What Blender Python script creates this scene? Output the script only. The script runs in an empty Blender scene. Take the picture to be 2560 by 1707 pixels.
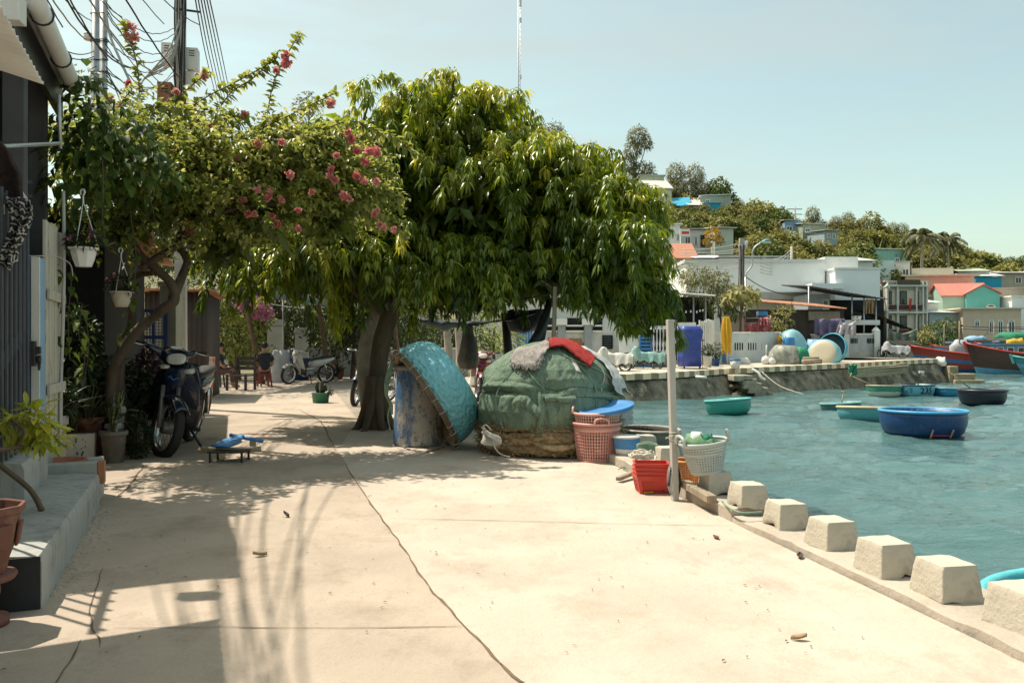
import bpy, math, random
import numpy as np
from mathutils import Vector, Matrix, Euler
R = math.radians; PI = math.pi
rng = random.Random(11); nr = np.random.RandomState(5)
SC = bpy.context.scene; COL = SC.collection
F = 1991.11; H = 1.1; CX = 1280; CY = 866          # focal length in photo pixels, eye height, horizon
def P(px, py, d): return Vector(((px-CX)/F*d, d, H-(py-CY)/F*d))
def G(px, py, z=0.0): return P(px, py, (H-z)*F/(py-CY))
SUN = Vector((-.46, .27, 1.0)).normalized()
V = Vector
def T(x, y, z): return Matrix.Translation((x, y, z))
def RX(a): return Matrix.Rotation(R(a), 4, 'X')
def RY(a): return Matrix.Rotation(R(a), 4, 'Y')
def RZ(a): return Matrix.Rotation(R(a), 4, 'Z')
def SCL(x, y, z): return Matrix.Diagonal((x, y, z, 1))
def lerp(a, b, t): return a+(b-a)*t
def interp(x, xs, ys): return float(np.interp(x, xs, ys))

# ------------------------------------------------------------------ things
def tag(o, label=None, cat=None, group=None, kind=None):
    if label: o['label'] = label
    if cat: o['category'] = cat
    if group: o['group'] = group
    if kind: o['kind'] = kind
    return o
def thing(name, label, cat, loc=(0, 0, 0), rz=0, group=None):
    o = bpy.data.objects.new(name, None); COL.objects.link(o)
    o.empty_display_size = .2
    o.location = loc; o.rotation_euler = (0, 0, R(rz))
    return tag(o, label, cat, group)
def wmat(o):
    return Matrix.LocRotScale(o.location, o.rotation_euler, o.scale)
def copy_tree(o, parent=None):
    c = o.copy(); COL.objects.link(c); c.parent = parent
    for ch in list(o.children): copy_tree(ch, c)
    return c
def dup(o, loc, rz=0, label=None, group=None, scale=None):
    c = copy_tree(o); c.location = loc; c.rotation_euler = (0, 0, R(rz))
    if scale is not None: c.scale = scale if hasattr(scale, '__len__') else (scale,)*3
    if label: c['label'] = label
    if group: c['group'] = group
    return c

# ------------------------------------------------------------------ mesh collector
class MB:
    def __init__(s): s.v = []; s.f = []; s.m = []; s.sm = []
    def add(s, vs, fs, mi=0, sm=False, M=None):
        b = len(s.v)
        s.v += [tuple(M @ V(p)) for p in vs] if M is not None else [tuple(p) for p in vs]
        for f in fs:
            s.f.append(tuple(i+b for i in f)); s.m.append(mi); s.sm.append(sm)
        return s
    def box(s, c, d, M=None, mi=0, rz=0, top=(1, 1), sh=(0, 0)):
        x, y, z = d[0]/2, d[1]/2, d[2]/2; a, b = top
        vs = [(-x, -y, -z), (x, -y, -z), (x, y, -z), (-x, y, -z), (-x*a+sh[0], -y*b+sh[1], z), (x*a+sh[0], -y*b+sh[1], z), (x*a+sh[0], y*b+sh[1], z), (-x*a+sh[0], y*b+sh[1], z)]
        Q = T(*c) @ RZ(rz)
        if M is not None: Q = M @ Q
        return s.add(vs, [(0, 3, 2, 1), (4, 5, 6, 7), (0, 1, 5, 4), (1, 2, 6, 5), (2, 3, 7, 6), (3, 0, 4, 7)], mi, False, Q)
    def bar(s, a, b, w, h=None, mi=0, up=(0, 0, 1)):
        a, b = V(a), V(b); h = h or w; d = (b-a)
        L = d.length
        if L < 1e-6: return s
        z = d/L; u = V(up)
        if abs(z.dot(u)) > .95: u = V((0, 1, 0)) if abs(z.y) < .9 else V((1, 0, 0))
        x = u.cross(z).normalized(); y = z.cross(x)
        vs = []
        for e in (a, b):
            for (i, j) in ((-1, -1), (1, -1), (1, 1), (-1, 1)): vs.append(e+x*(i*w/2)+y*(j*h/2))
        return s.add(vs, [(3, 2, 1, 0), (4, 5, 6, 7), (0, 1, 5, 4), (1, 2, 6, 5), (2, 3, 7, 6), (3, 0, 4, 7)], mi)
    def tube(s, pts, r, n=8, mi=0, cap=True, closed=False, M=None, flat=1.0):
        pts = [V(p) for p in pts]; k = len(pts)
        rs = r if hasattr(r, '__len__') else [r]*k
        vs = []; fs = []
        up = V((0, 0, 1)); prev = None
        for i, p in enumerate(pts):
            if closed: t = pts[(i+1) % k]-pts[i-1]
            else: t = pts[min(i+1, k-1)]-pts[max(i-1, 0)]
            if t.length < 1e-9: t = V((0, 0, 1))
            t.normalize()
            if prev is None:
                u = up if abs(t.z) < .9 else V((1, 0, 0))
                x = u.cross(t).normalized()
            else:
                x = prev-t*prev.dot(t)
                x = x.normalized() if x.length > 1e-6 else V((1, 0, 0))
            prev = x; y = t.cross(x)
            for j in range(n):
                a = 2*PI*j/n
                vs.append(p+(x*math.cos(a)+y*math.sin(a)*flat)*rs[i])
        rows = k if closed else k-1
        for i in range(rows):
            for j in range(n):
                a = i*n+j; b = i*n+(j+1) % n; c = ((i+1) % k)*n
                fs.append((a, b, c+(j+1) % n, c+j))
        if cap and not closed:
            fs.append(tuple(range(n-1, -1, -1))); fs.append(tuple((k-1)*n+j for j in range(n)))
        return s.add(vs, fs, mi, True, M)
    def lathe(s, prof, n=24, M=None, mi=0, sm=True, mis=None, arc=None):
        vs = []; fs = []; ids = []
        full = arc is None
        cols = n if full else n+1
        a0, a1 = (0, 2*PI) if full else arc
        for (r, z) in prof:
            if r <= 1e-6: ids.append([len(vs)]*cols); vs.append((0, 0, z))
            else:
                ids.append(list(range(len(vs), len(vs)+cols)))
                for j in range(cols):
                    a = a0+(a1-a0)*j/n
                    vs.append((r*math.cos(a), r*math.sin(a), z))
        for i in range(len(prof)-1):
            fs = []
            for j in range(n):
                k = (j+1) % cols
                q = [ids[i][j], ids[i][k], ids[i+1][k], ids[i+1][j]]
                q2 = []
                for t in q:
                    if t not in q2: q2.append(t)
                if len(q2) > 2: fs.append(tuple(q2))
            m_ = mis[i] if mis else mi
            if i == 0: s.add(vs, fs, m_, sm, M); base = len(s.v)-len(vs)
            else:
                for f in fs: s.f.append(tuple(t+base for t in f)); s.m.append(m_); s.sm.append(sm)
        return s
    def loft(s, rings, mi=0, sm=True, cap=True, M=None):
        n = len(rings[0]); vs = [p for r_ in rings for p in r_]; fs = []
        for i in range(len(rings)-1):
            for j in range(n): fs.append((i*n+j, i*n+(j+1) % n, (i+1)*n+(j+1) % n, (i+1)*n+j))
        if cap: fs.append(tuple(range(n-1, -1, -1))); fs.append(tuple((len(rings)-1)*n+j for j in range(n)))
        return s.add(vs, fs, mi, sm, M)
    def prism(s, poly, a, b, M=None, mi=0):
        """polygon (x,z) extruded along y from a to b"""
        n = len(poly)
        vs = [(p[0], a, p[1]) for p in poly]+[(p[0], b, p[1]) for p in poly]
        fs = [tuple(range(n)), tuple(range(2*n-1, n-1, -1))]+[(i, i+n, (i+1) % n+n, (i+1) % n) for i in range(n)]
        return s.add(vs, fs, mi, False, M)
    def grid(s, fn, nu, nv, mi=0, sm=True, M=None, thick=0, closed_u=False):
        vs = [V(fn(i/nu, j/nv)) for j in range(nv+1) for i in range(nu+1)]
        w = nu+1
        fs = [(j*w+i, j*w+i+1, (j+1)*w+i+1, (j+1)*w+i) for j in range(nv) for i in range(nu)]
        if thick:
            nrm = [V((0, 0, 0)) for _ in vs]
            for f in fs:
                q = (vs[f[1]]-vs[f[0]]).cross(vs[f[3]]-vs[f[0]])
                for i in f: nrm[i] += q
            k = len(vs)
            vs = vs+[p-(n_.normalized() if n_.length > 0 else V((0, 0, 1)))*thick for p, n_ in zip(vs, nrm)]
            f2 = [tuple(i+k for i in reversed(f)) for f in fs]
            ed = [j*w for j in range(nv+1)], [j*w+nu for j in range(nv+1)], list(range(w)), [nv*w+i for i in range(w)]
            for e, flip in zip(ed, (0, 1, 1, 0)):
                for a, b in zip(e[:-1], e[1:]): f2.append((a, b, b+k, a+k) if not flip else (b, a, a+k, b+k))
            fs = fs+f2
        return s.add(vs, fs, mi, sm, M)
    def build(s, name, mats, parent=None, world=False, loc=None, rz=0, bevel=0, seg=2, subs=0):
        me = bpy.data.meshes.new(name)
        vs = s.v
        if world:
            r = parent
            while r is not None and r.parent is not None: r = r.parent
            if r is not None:
                Mi = wmat(r).inverted(); vs = [tuple(Mi @ V(p)) for p in vs]
            elif loc is not None:
                L = V(loc); vs = [tuple(V(p)-L) for p in vs]
        me.from_pydata(vs, [], s.f)
        ms = mats if isinstance(mats, (list, tuple)) else [mats]
        for m in ms: me.materials.append(m)
        me.polygons.foreach_set('material_index', s.m)
        me.polygons.foreach_set('use_smooth', s.sm)
        me.update()
        o = bpy.data.objects.new(name, me); COL.objects.link(o)
        if parent: o.parent = parent
        else:
            if loc is not None: o.location = loc
            o.rotation_euler = (0, 0, R(rz))
        if bevel:
            b = o.modifiers.new('bevel', 'BEVEL'); b.width = bevel; b.segments = seg; b.limit_method = 'ANGLE'; b.angle_limit = R(40)
            b.harden_normals = False
        if subs:
            b = o.modifiers.new('subd', 'SUBSURF'); b.levels = subs; b.render_levels = subs
        return o
def ring(c, x, y, rx, ry, n=12, p=2.0):
    """super-ellipse ring about c in the plane of x,y"""
    c, x, y = V(c), V(x), V(y); o = []
    for j in range(n):
        a = 2*PI*j/n; ca, sa = math.cos(a), math.sin(a)
        o.append(c+x*(rx*math.copysign(abs(ca)**(2/p), ca))+y*(ry*math.copysign(abs(sa)**(2/p), sa)))
    return o
def smooth(pts, n=6):
    """Catmull-Rom through pts"""
    pts = [V(p) for p in pts]; o = []
    for i in range(len(pts)-1):
        p0 = pts[max(i-1, 0)]; p1 = pts[i]; p2 = pts[i+1]; p3 = pts[min(i+2, len(pts)-1)]
        for k in range(n):
            t = k/n; t2 = t*t; t3 = t2*t
            o.append(.5*((2*p1)+(p2-p0)*t+(2*p0-5*p1+4*p2-p3)*t2+(3*p1-p0-3*p2+p3)*t3))
    o.append(pts[-1]); return o
def sag(a, b, s, n=14):
    a, b = V(a), V(b)
    return [a.lerp(b, i/n)-V((0, 0, s*4*(i/n)*(1-i/n))) for i in range(n+1)]
def hsh(*k):
    x = 0.0
    for i, q in enumerate(k): x += q*(12.9898+i*65.233)
    x = math.sin(x)*43758.5453; return x-math.floor(x)
def vn(x, y, z=0.0):
    """value noise -1..1"""
    xi, yi, zi = math.floor(x), math.floor(y), math.floor(z); r = 0
    fx, fy, fz = x-xi, y-yi, z-zi
    fx, fy, fz = [t*t*(3-2*t) for t in (fx, fy, fz)]
    for a in (0, 1):
        for b in (0, 1):
            for c in (0, 1):
                r += hsh(xi+a, yi+b, zi+c)*(fx if a else 1-fx)*(fy if b else 1-fy)*(fz if c else 1-fz)
    return r*2-1

# ------------------------------------------------------------------ materials
MATS = {}
def newmat(name):
    m = bpy.data.materials.new(name); m.use_nodes = True
    nt = m.node_tree; nt.nodes.clear(); MATS[name] = m
    out = nt.nodes.new('ShaderNodeOutputMaterial')
    return m, nt, out
def N(nt, typ, **kw):
    n = nt.nodes.new('ShaderNode'+typ)
    for k, v in kw.items():
        if k in n.inputs.keys() if hasattr(n.inputs, 'keys') else False: n.inputs[k].default_value = v
        else: setattr(n, k, v)
    return n
def noise(nt, co, scale, detail=5, rough=.6, dist=0):
    n = nt.nodes.new('ShaderNodeTexNoise'); n.inputs['Scale'].default_value = scale
    n.inputs['Detail'].default_value = detail; n.inputs['Roughness'].default_value = rough; n.inputs['Distortion'].default_value = dist
    nt.links.new(co, n.inputs['Vector']); return n.outputs['Fac']
def ramp(nt, fac, p0, p1, c0=(0, 0, 0, 1), c1=(1, 1, 1, 1)):
    n = nt.nodes.new('ShaderNodeValToRGB'); e = n.color_ramp.elements
    e[0].position = p0; e[1].position = p1; e[0].color = c0; e[1].color = c1
    nt.links.new(fac, n.inputs[0]); return n.outputs[0]
def mixc(nt, fac, a, b, mode='MIX'):
    n = nt.nodes.new('ShaderNodeMix'); n.data_type = 'RGBA'; n.blend_type = mode
    for v, i in ((fac, 0), (a, 6), (b, 7)):
        if isinstance(v, (int, float)): n.inputs[i].default_value = v
        elif isinstance(v, (tuple, list)): n.inputs[i].default_value = (*v[:3], 1)
        else: nt.links.new(v, n.inputs[i])
    return n.outputs[2]
def coords(nt, kind='Object', sc=(1, 1, 1)):
    if kind == 'World': o = nt.nodes.new('ShaderNodeNewGeometry').outputs['Position']
    else: o = nt.nodes.new('ShaderNodeTexCoord').outputs[kind]
    if sc != (1, 1, 1):
        mp = nt.nodes.new('ShaderNodeMapping'); mp.inputs['Scale'].default_value = sc
        nt.links.new(o, mp.inputs['Vector']); o = mp.outputs['Vector']
    return o
def mat(name, col, rough=.6, var=.18, scale=6, bump=.15, bscale=40, metal=0, spec=.4, worn=None, co='Object', sc=(1, 1, 1), coat=0, trans=0, streak=None, ssc=(14, 14, .7)):
    """noise-varied principled paint; worn = (colour, from, to, scale) patches; streak = (colour, amount)"""
    m, nt, out = newmat(name)
    b = nt.nodes.new('ShaderNodeBsdfPrincipled'); nt.links.new(b.outputs[0], out.inputs[0])
    c = coords(nt, co, sc)
    f = noise(nt, c, scale)
    lo = tuple(x*(1-var) for x in col); hi = tuple(min(1, x*(1+var)) for x in col)
    cc = ramp(nt, f, .3, .7, (*lo, 1), (*hi, 1))
    if worn:
        ws = worn if isinstance(worn, list) else [worn]
        for w in ws:
            wf = ramp(nt, noise(nt, c, w[3], 8, .68), w[1], w[2])
            cc = mixc(nt, wf, cc, w[0])
    if streak:
        c2 = coords(nt, co, ssc)
        sf = ramp(nt, noise(nt, c2, 1.3, 6, .6), .48, .75)
        ml = nt.nodes.new('ShaderNodeMath'); ml.operation = 'MULTIPLY'; nt.links.new(sf, ml.inputs[0]); ml.inputs[1].default_value = streak[1]
        cc = mixc(nt, ml.outputs[0], cc, streak[0])
    nt.links.new(cc, b.inputs['Base Color'])
    b.inputs['Roughness'].default_value = rough; b.inputs['Metallic'].default_value = metal
    b.inputs['Specular IOR Level'].default_value = spec; b.inputs['Coat Weight'].default_value = coat
    if trans:
        tr = nt.nodes.new('ShaderNodeBsdfTranslucent'); nt.links.new(cc, tr.inputs[0])
        mx = nt.nodes.new('ShaderNodeMixShader'); mx.inputs[0].default_value = trans
        nt.links.new(b.outputs[0], mx.inputs[1]); nt.links.new(tr.outputs[0], mx.inputs[2]); nt.links.new(mx.outputs[0], out.inputs[0])
    if bump:
        bp = nt.nodes.new('ShaderNodeBump'); bp.inputs['Strength'].default_value = bump; bp.inputs['Distance'].default_value = .01
        nt.links.new(noise(nt, c, bscale, 6, .6), bp.inputs['Height']); nt.links.new(bp.outputs[0], b.inputs['Normal'])
    return m
def leafmat(name, dark, mid, light, trans=.3, rough=.42, spec=.35):
    """leaf colour runs dark..mid..light by the per-leaf attribute tint"""
    m, nt, out = newmat(name)
    at = nt.nodes.new('ShaderNodeAttribute'); at.attribute_name = 'tint'
    rp = nt.nodes.new('ShaderNodeValToRGB'); e = rp.color_ramp.elements
    e[0].color = (*dark, 1); e[1].color = (*light, 1); x = e.new(.5); x.color = (*mid, 1)
    nt.links.new(at.outputs['Fac'], rp.inputs[0])
    b = nt.nodes.new('ShaderNodeBsdfPrincipled'); nt.links.new(rp.outputs[0], b.inputs['Base Color'])
    b.inputs['Roughness'].default_value = rough; b.inputs['Specular IOR Level'].default_value = spec
    tr = nt.nodes.new('ShaderNodeBsdfTranslucent')
    hs = nt.nodes.new('ShaderNodeHueSaturation'); hs.inputs['Hue'].default_value = .485; hs.inputs['Value'].default_value = 1.5; hs.inputs['Saturation'].default_value = 1.1
    nt.links.new(rp.outputs[0], hs.inputs['Color']); nt.links.new(hs.outputs[0], tr.inputs[0])
    mx = nt.nodes.new('ShaderNodeMixShader'); mx.inputs[0].default_value = trans
    nt.links.new(b.outputs[0], mx.inputs[1]); nt.links.new(tr.outputs[0], mx.inputs[2]); nt.links.new(mx.outputs[0], out.inputs[0])
    return m

# ------------------------------------------------------------------ foliage in numpy
def nrmz(a): return a/np.maximum(np.linalg.norm(a, axis=1, keepdims=True), 1e-9)
def leaf_mesh(name, pos, dr, up, L, W, tint, m, parent=None, fine=True, droop=.25, fold=.25, shape=.45):
    """one mesh of many separate leaves: pos/dr/up (n,3), L/W/tint (n,)"""
    pos = np.asarray(pos, float); n = len(pos); dr = nrmz(np.asarray(dr, float))
    up = np.asarray(up, float); side = nrmz(np.cross(dr, up)+1e-6); nm = np.cross(side, dr)
    L = np.broadcast_to(L, (n,))[:, None]; W = np.broadcast_to(W, (n,))[:, None]
    dn = np.array([[0, 0, -1.0]])
    if fine:
        c1 = pos+dr*L*shape*.75+nm*L*.03; c2 = pos+dr*L*.72+dn*L*droop*.35; tip = pos+dr*L+dn*L*droop
        vs = np.stack([pos, c1-side*W*.5+nm*W*fold, c1, c1+side*W*.5+nm*W*fold, c2-side*W*.34+nm*W*fold*.7, c2, c2+side*W*.34+nm*W*fold*.7, tip], 1)
        tr = np.array([(0, 1, 2), (0, 2, 3), (1, 4, 5), (1, 5, 2), (2, 5, 6), (2, 6, 3), (4, 7, 5), (5, 7, 6)])
    else:
        c = pos+dr*L*.45
        vs = np.stack([pos, c-side*W*.5+nm*W*fold, c+side*W*.5+nm*W*fold, pos+dr*L+dn*L*droop], 1)
        tr = np.array([(0, 1, 3), (0, 3, 2)])
    k = vs.shape[1]; vs = vs.reshape(-1, 3)
    fs = (tr[None]+(np.arange(n)*k)[:, None, None]).reshape(-1, 3)
    if parent is not None:
        r = parent
        while r.parent is not None: r = r.parent
        Mi = np.array(wmat(r).inverted()); vs = vs@Mi[:3, :3].T+Mi[:3, 3]
    me = bpy.data.meshes.new(name)
    me.vertices.add(len(vs)); me.vertices.foreach_set('co', vs.astype(np.float32).ravel())
    nf = len(fs); me.loops.add(nf*3); me.loops.foreach_set('vertex_index', fs.astype(np.int32).ravel())
    me.polygons.add(nf); me.polygons.foreach_set('loop_start', np.arange(0, nf*3, 3, dtype=np.int32))
    me.polygons.foreach_set('loop_total', np.full(nf, 3, np.int32))
    me.update(calc_edges=True)
    at = me.attributes.new('tint', 'FLOAT', 'POINT')
    at.data.foreach_set('value', np.repeat(np.broadcast_to(tint, (n,)), k).astype(np.float32))
    me.materials.append(m); me.validate()
    o = bpy.data.objects.new(name, me); COL.objects.link(o)
    if parent is not None: o.parent = parent
    return o
def rand_dirs(n):
    v = nr.normal(size=(n, 3)); return nrmz(v)
# ------------------------------------------------------------------ shared materials
def M_(name, *a, **k): return mat(name, *a, **k)
m_conc = M_('aged_concrete', (.40, .375, .33), .85, .2, 3, .35, 60, worn=[((.22, .20, .17), .55, .75, 2.2)])
m_block = M_('cast_concrete', (.50, .45, .365), .88, .14, 5, .6, 55, worn=[((.27, .235, .19), .52, .72, 5), ((.14, .125, .105), .64, .74, 13), ((.58, .53, .44), .6, .75, 8)])
m_step = M_('step_concrete', (.40, .40, .37), .85, .2, 3, .3, 50, worn=[((.2, .2, .185), .5, .72, 3)], streak=((.15, .16, .16), .5))
m_tar = M_('black_bitumen', (.025, .025, .027), .7, .3, 6, .3, 40, worn=((.2, .17, .12), .66, .72, 4))
m_white = M_('white_paint', (.78, .77, .73), .6, .06, 3, .1, 30)
m_whitedirty = M_('dirty_white_paint', (.66, .65, .6), .7, .12, 3, .15, 30, worn=((.4, .38, .33), .6, .8, 3))
m_cream = M_('cream_paint', (.62, .55, .44), .7, .1, 2, .1, 30)
m_grey = M_('grey_paint', (.33, .35, .36), .65, .12, 2, .15, 30)
m_ltgrey = M_('pale_grey_paint', (.64, .65, .63), .7, .1, 1.5, .1, 30, worn=((.3, .3, .29), .62, .85, 1.2))
m_dark = M_('dark_and_shade', (.018, .018, .02), .9, .3, 3, 0)  # near-black for dark panels and for shade put into interiors and openings
m_darkwood = M_('dark_wood', (.06, .045, .035), .8, .35, 5, .4, 30, sc=(1, 1, .2))
m_wood = M_('weathered_wood', (.30, .24, .17), .8, .3, 6, .4, 40, sc=(4, 4, .6))
m_bamboo = M_('bamboo', (.36, .29, .19), .6, .3, 9, .25, 40)
m_bark = M_('brown_bark', (.115, .082, .054), .9, .35, 7, .8, 22, sc=(1, 1, .35))
m_darkbark = M_('dark_twisted_bark', (.105, .078, .055), .9, .4, 8, .9, 26, sc=(1, 1, .4))
m_palebark = M_('pale_bark', (.36, .32, .26), .9, .25, 5, .6, 20)
m_metal = M_('galvanised_steel', (.45, .46, .46), .45, .15, 8, .1, 40, metal=.8, worn=((.25, .12, .06), .66, .74, 5))
m_chrome = M_('bright_metal', (.6, .6, .6), .22, .1, 8, 0, metal=1)
m_blackmetal = M_('black_metal', (.03, .03, .032), .4, .3, 8, .1, 40)
m_gate = M_('grey_gate_paint', (.085, .095, .11), .5, .15, 8, .1, 40)
m_rubber = M_('black_rubber', (.022, .021, .02), .75, .25, 12, .3, 60)
m_cable = M_('cable_black', (.03, .03, .03), .6, .2, 8, 0)
m_cablegrey = M_('cable_grey', (.42, .42, .40), .6, .1, 8, 0)
m_terra = M_('terracotta', (.33, .115, .065), .75, .2, 5, .25, 40, worn=((.2, .14, .10), .58, .75, 4))
m_terrad = M_('dusty_terracotta', (.17, .072, .052), .8, .2, 5, .3, 40, worn=((.30, .2, .15), .58, .75, 5))
m_soil = M_('soil', (.06, .045, .03), .95, .4, 12, .8, 30)
m_brick = M_('orange_brick', (.42, .19, .10), .85, .2, 8, .4, 40)
m_blue = M_('blue_paint', (.06, .22, .48), .5, .15, 4, .1, 30)
m_ltblue = M_('pale_blue_paint', (.24, .40, .56), .55, .12, 3, .1, 30)
m_teal = M_('teal_paint', (.10, .40, .38), .5, .15, 3, .1, 30)
m_red = M_('red_plastic', (.58, .055, .035), .4, .12, 5, .05, 30)
m_pink = M_('pink_plastic', (.66, .32, .27), .45, .12, 5, .05, 30)
m_greyplastic = M_('grey_plastic', (.44, .47, .45), .45, .1, 5, .05, 30)
m_whiteplastic = M_('white_plastic', (.74, .73, .70), .45, .05, 5, .03, 30)
m_orange = M_('orange_plastic', (.48, .20, .06), .5, .15, 5, .05, 30)
m_yellow = M_('yellow_cloth', (.78, .48, .05), .75, .12, 5, .15, 30, trans=.25)
m_bluetarp = M_('blue_tarpaulin', (.045, .07, .30), .45, .2, 4, .15, 20)
m_bluebin = M_('blue_bin_plastic', (.03, .07, .20), .45, .15, 4, .05, 20)
m_rope = M_('pale_rope', (.55, .50, .42), .9, .25, 20, .6, 90)
m_ropegreen = M_('green_rope', (.20, .30, .22), .85, .3, 20, .5, 90)
m_coir = M_('frayed_coir_rope', (.46, .34, .20), .95, .4, 9, 1.0, 60)
m_netgreen = M_('green_netting', (.20, .28, .20), .85, .25, 7, .9, 90, worn=((.33, .40, .31), .45, .7, 4))
m_porchgrey = M_('shaded_grey_post', (.085, .085, .085), .7, .2, 3, .15, 30)  # grey darkened; the porch shade is put into the post colour
def net_mat():
    m, nt, out = newmat('draped_green_netting'); b = nt.nodes.new('ShaderNodeBsdfPrincipled'); nt.links.new(b.outputs[0], out.inputs[0]); c = coords(nt, 'Object'); c2 = coords(nt, 'Object', (9, 9, 2.2))
    cc = ramp(nt, noise(nt, c, 3.5, 7, .7), .32, .68, (.10, .165, .11, 1), (.20, .275, .195, 1))
    wr = noise(nt, c2, 1.6, 7, .68, 1.2); cc = mixc(nt, ramp(nt, wr, .36, .5, (.75, .75, .75, 1), (0, 0, 0, 1)), cc, (.05, .09, .06))
    v = nt.nodes.new('ShaderNodeTexVoronoi'); v.feature = 'DISTANCE_TO_EDGE'; v.inputs['Scale'].default_value = 85; nt.links.new(c, v.inputs['Vector'])
    cc = mixc(nt, ramp(nt, v.outputs['Distance'], .02, .12, (.55, .55, .55, 1), (0, 0, 0, 1)), cc, (.29, .36, .28)); nt.links.new(cc, b.inputs['Base Color']); b.inputs['Roughness'].default_value = .85; b.inputs['Specular IOR Level'].default_value = .2
    b1 = nt.nodes.new('ShaderNodeBump'); b1.inputs['Strength'].default_value = 1; b1.inputs['Distance'].default_value = .03; nt.links.new(wr, b1.inputs['Height'])
    b2 = nt.nodes.new('ShaderNodeBump'); b2.inputs['Strength'].default_value = .6; b2.inputs['Distance'].default_value = .004; nt.links.new(noise(nt, c, 110, 3), b2.inputs['Height']); nt.links.new(b1.outputs[0], b2.inputs['Normal']); nt.links.new(b2.outputs[0], b.inputs['Normal']); return m
m_netcover = net_mat()
m_netlight = M_('bright_green_net', (.04, .26, .15), .75, .3, 12, .5, 90, trans=.2)
m_cloth = M_('pale_cloth', (.58, .56, .51), .85, .12, 4, .3, 30)
m_darktarp = M_('dark_tarpaulin', (.03, .033, .04), .7, .25, 4, .3, 20)
m_greytarp = M_('grey_tarpaulin', (.40, .40, .42), .6, .15, 4, .2, 20)
m_purpletarp = M_('purple_tarpaulin', (.13, .11, .20), .65, .2, 4, .2, 20)
m_rust = M_('rusty_roof_sheet', (.36, .16, .09), .8, .3, 3, .3, 30, worn=((.5, .35, .26), .55, .75, 2))
m_tin = M_('tin_roof_sheet', (.55, .53, .50), .5, .15, 2, .1, 30, worn=((.35, .28, .22), .6, .8, 2))
m_tile = M_('red_roof_tile', (.42, .18, .11), .7, .15, 4, .2, 30)
m_glass = mat('dark_window_glass', (.035, .045, .05), .1, .3, 1, 0, spec=.6)
m_lens = mat('clear_headlight_lens', (.62, .60, .53), .08, .2, 12, .3, 30, spec=.7)
m_amber = mat('amber_lens', (.55, .2, .03), .15, .1, 8, 0, spec=.6)
m_redlens = mat('red_lens', (.45, .03, .02), .15, .1, 8, 0, spec=.6)
m_bikeblack = mat('black_bike_plastic', (.012, .014, .02), .25, .3, 5, .02, 20, spec=.45, coat=.3)
m_bikeblue = mat('midnight_bike_paint', (.010, .016, .035), .2, .3, 5, 0, spec=.5, coat=.5)
m_bikewhite = mat('white_bike_paint', (.5, .49, .45), .25, .08, 5, 0, spec=.5, coat=.4)
m_bikered = mat('maroon_bike_paint', (.16, .02, .02), .25, .2, 5, 0, spec=.5, coat=.4)
m_seatvinyl = mat('black_seat_vinyl', (.03, .03, .03), .5, .2, 10, .15, 60)
m_engine = mat('engine_alloy', (.22, .21, .2), .5, .3, 9, .2, 40, metal=.6)
m_emblem = mat('blue_emblem', (.05, .16, .55), .3, .05, 5, 0)
m_skin = mat('skin', (.36, .2, .13), .6, .08, 10, .05, 60)
m_hair = mat('black_hair', (.012, .010, .009), .55, .3, 20, .3, 60)
m_shirt = mat('dark_shirt', (.025, .027, .035), .9, .25, 8, .2, 40)
m_trouser = mat('maroon_trousers', (.11, .05, .05), .9, .25, 8, .2, 40)
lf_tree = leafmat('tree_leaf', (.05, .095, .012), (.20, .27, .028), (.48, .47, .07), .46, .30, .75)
lf_boug = leafmat('bougainvillea_leaf', (.055, .09, .02), (.215, .255, .055), (.50, .48, .17), .42, .40, .45)
lf_vine = leafmat('vine_leaf', (.025, .05, .014), (.08, .125, .024), (.22, .26, .06), .35, .5, .2)
lf_flower = leafmat('pink_bract', (.54, .17, .16), (.66, .34, .30), (.60, .40, .26), .35, .6, .2)
lf_magenta = leafmat('magenta_bract', (.36, .12, .22), (.52, .24, .34), (.62, .38, .45), .35, .6, .2)
lf_yel = leafmat('lime_leaf', (.12, .17, .02), (.36, .40, .05), (.72, .66, .12), .35, .35, .4)
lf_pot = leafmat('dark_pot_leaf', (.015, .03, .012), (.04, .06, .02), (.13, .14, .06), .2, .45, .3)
lf_purple = leafmat('purple_leaf', (.03, .012, .018), (.06, .02, .03), (.12, .05, .06), .2, .45, .3)
lf_hill = leafmat('hill_leaf', (.105, .115, .035), (.24, .235, .075), (.40, .36, .15), .2, .6, .2)
lf_dark = leafmat('dark_hill_leaf', (.05, .075, .024), (.12, .155, .045), (.22, .25, .085), .15, .6, .2)
lf_shade = leafmat('shaded_garden_leaf', (.018, .032, .010), (.042, .065, .02), (.09, .115, .035), .2, .5, .3)  # darker leaf copy; shade of the lane put into the colour
lf_euc = leafmat('grey_green_leaf', (.12, .12, .05), (.225, .22, .10), (.35, .33, .18), .2, .6, .2)
lf_palm = leafmat('palm_leaf', (.05, .065, .028), (.14, .145, .06), (.3, .27, .14), .15, .5, .3)
lf_gold = leafmat('golden_leaf', (.2, .12, .01), (.42, .26, .02), (.6, .42, .05), .2, .6, .2)
lf_banana = leafmat('banana_leaf', (.10, .115, .03), (.23, .235, .065), (.40, .37, .15), .25, .5, .3)

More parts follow.
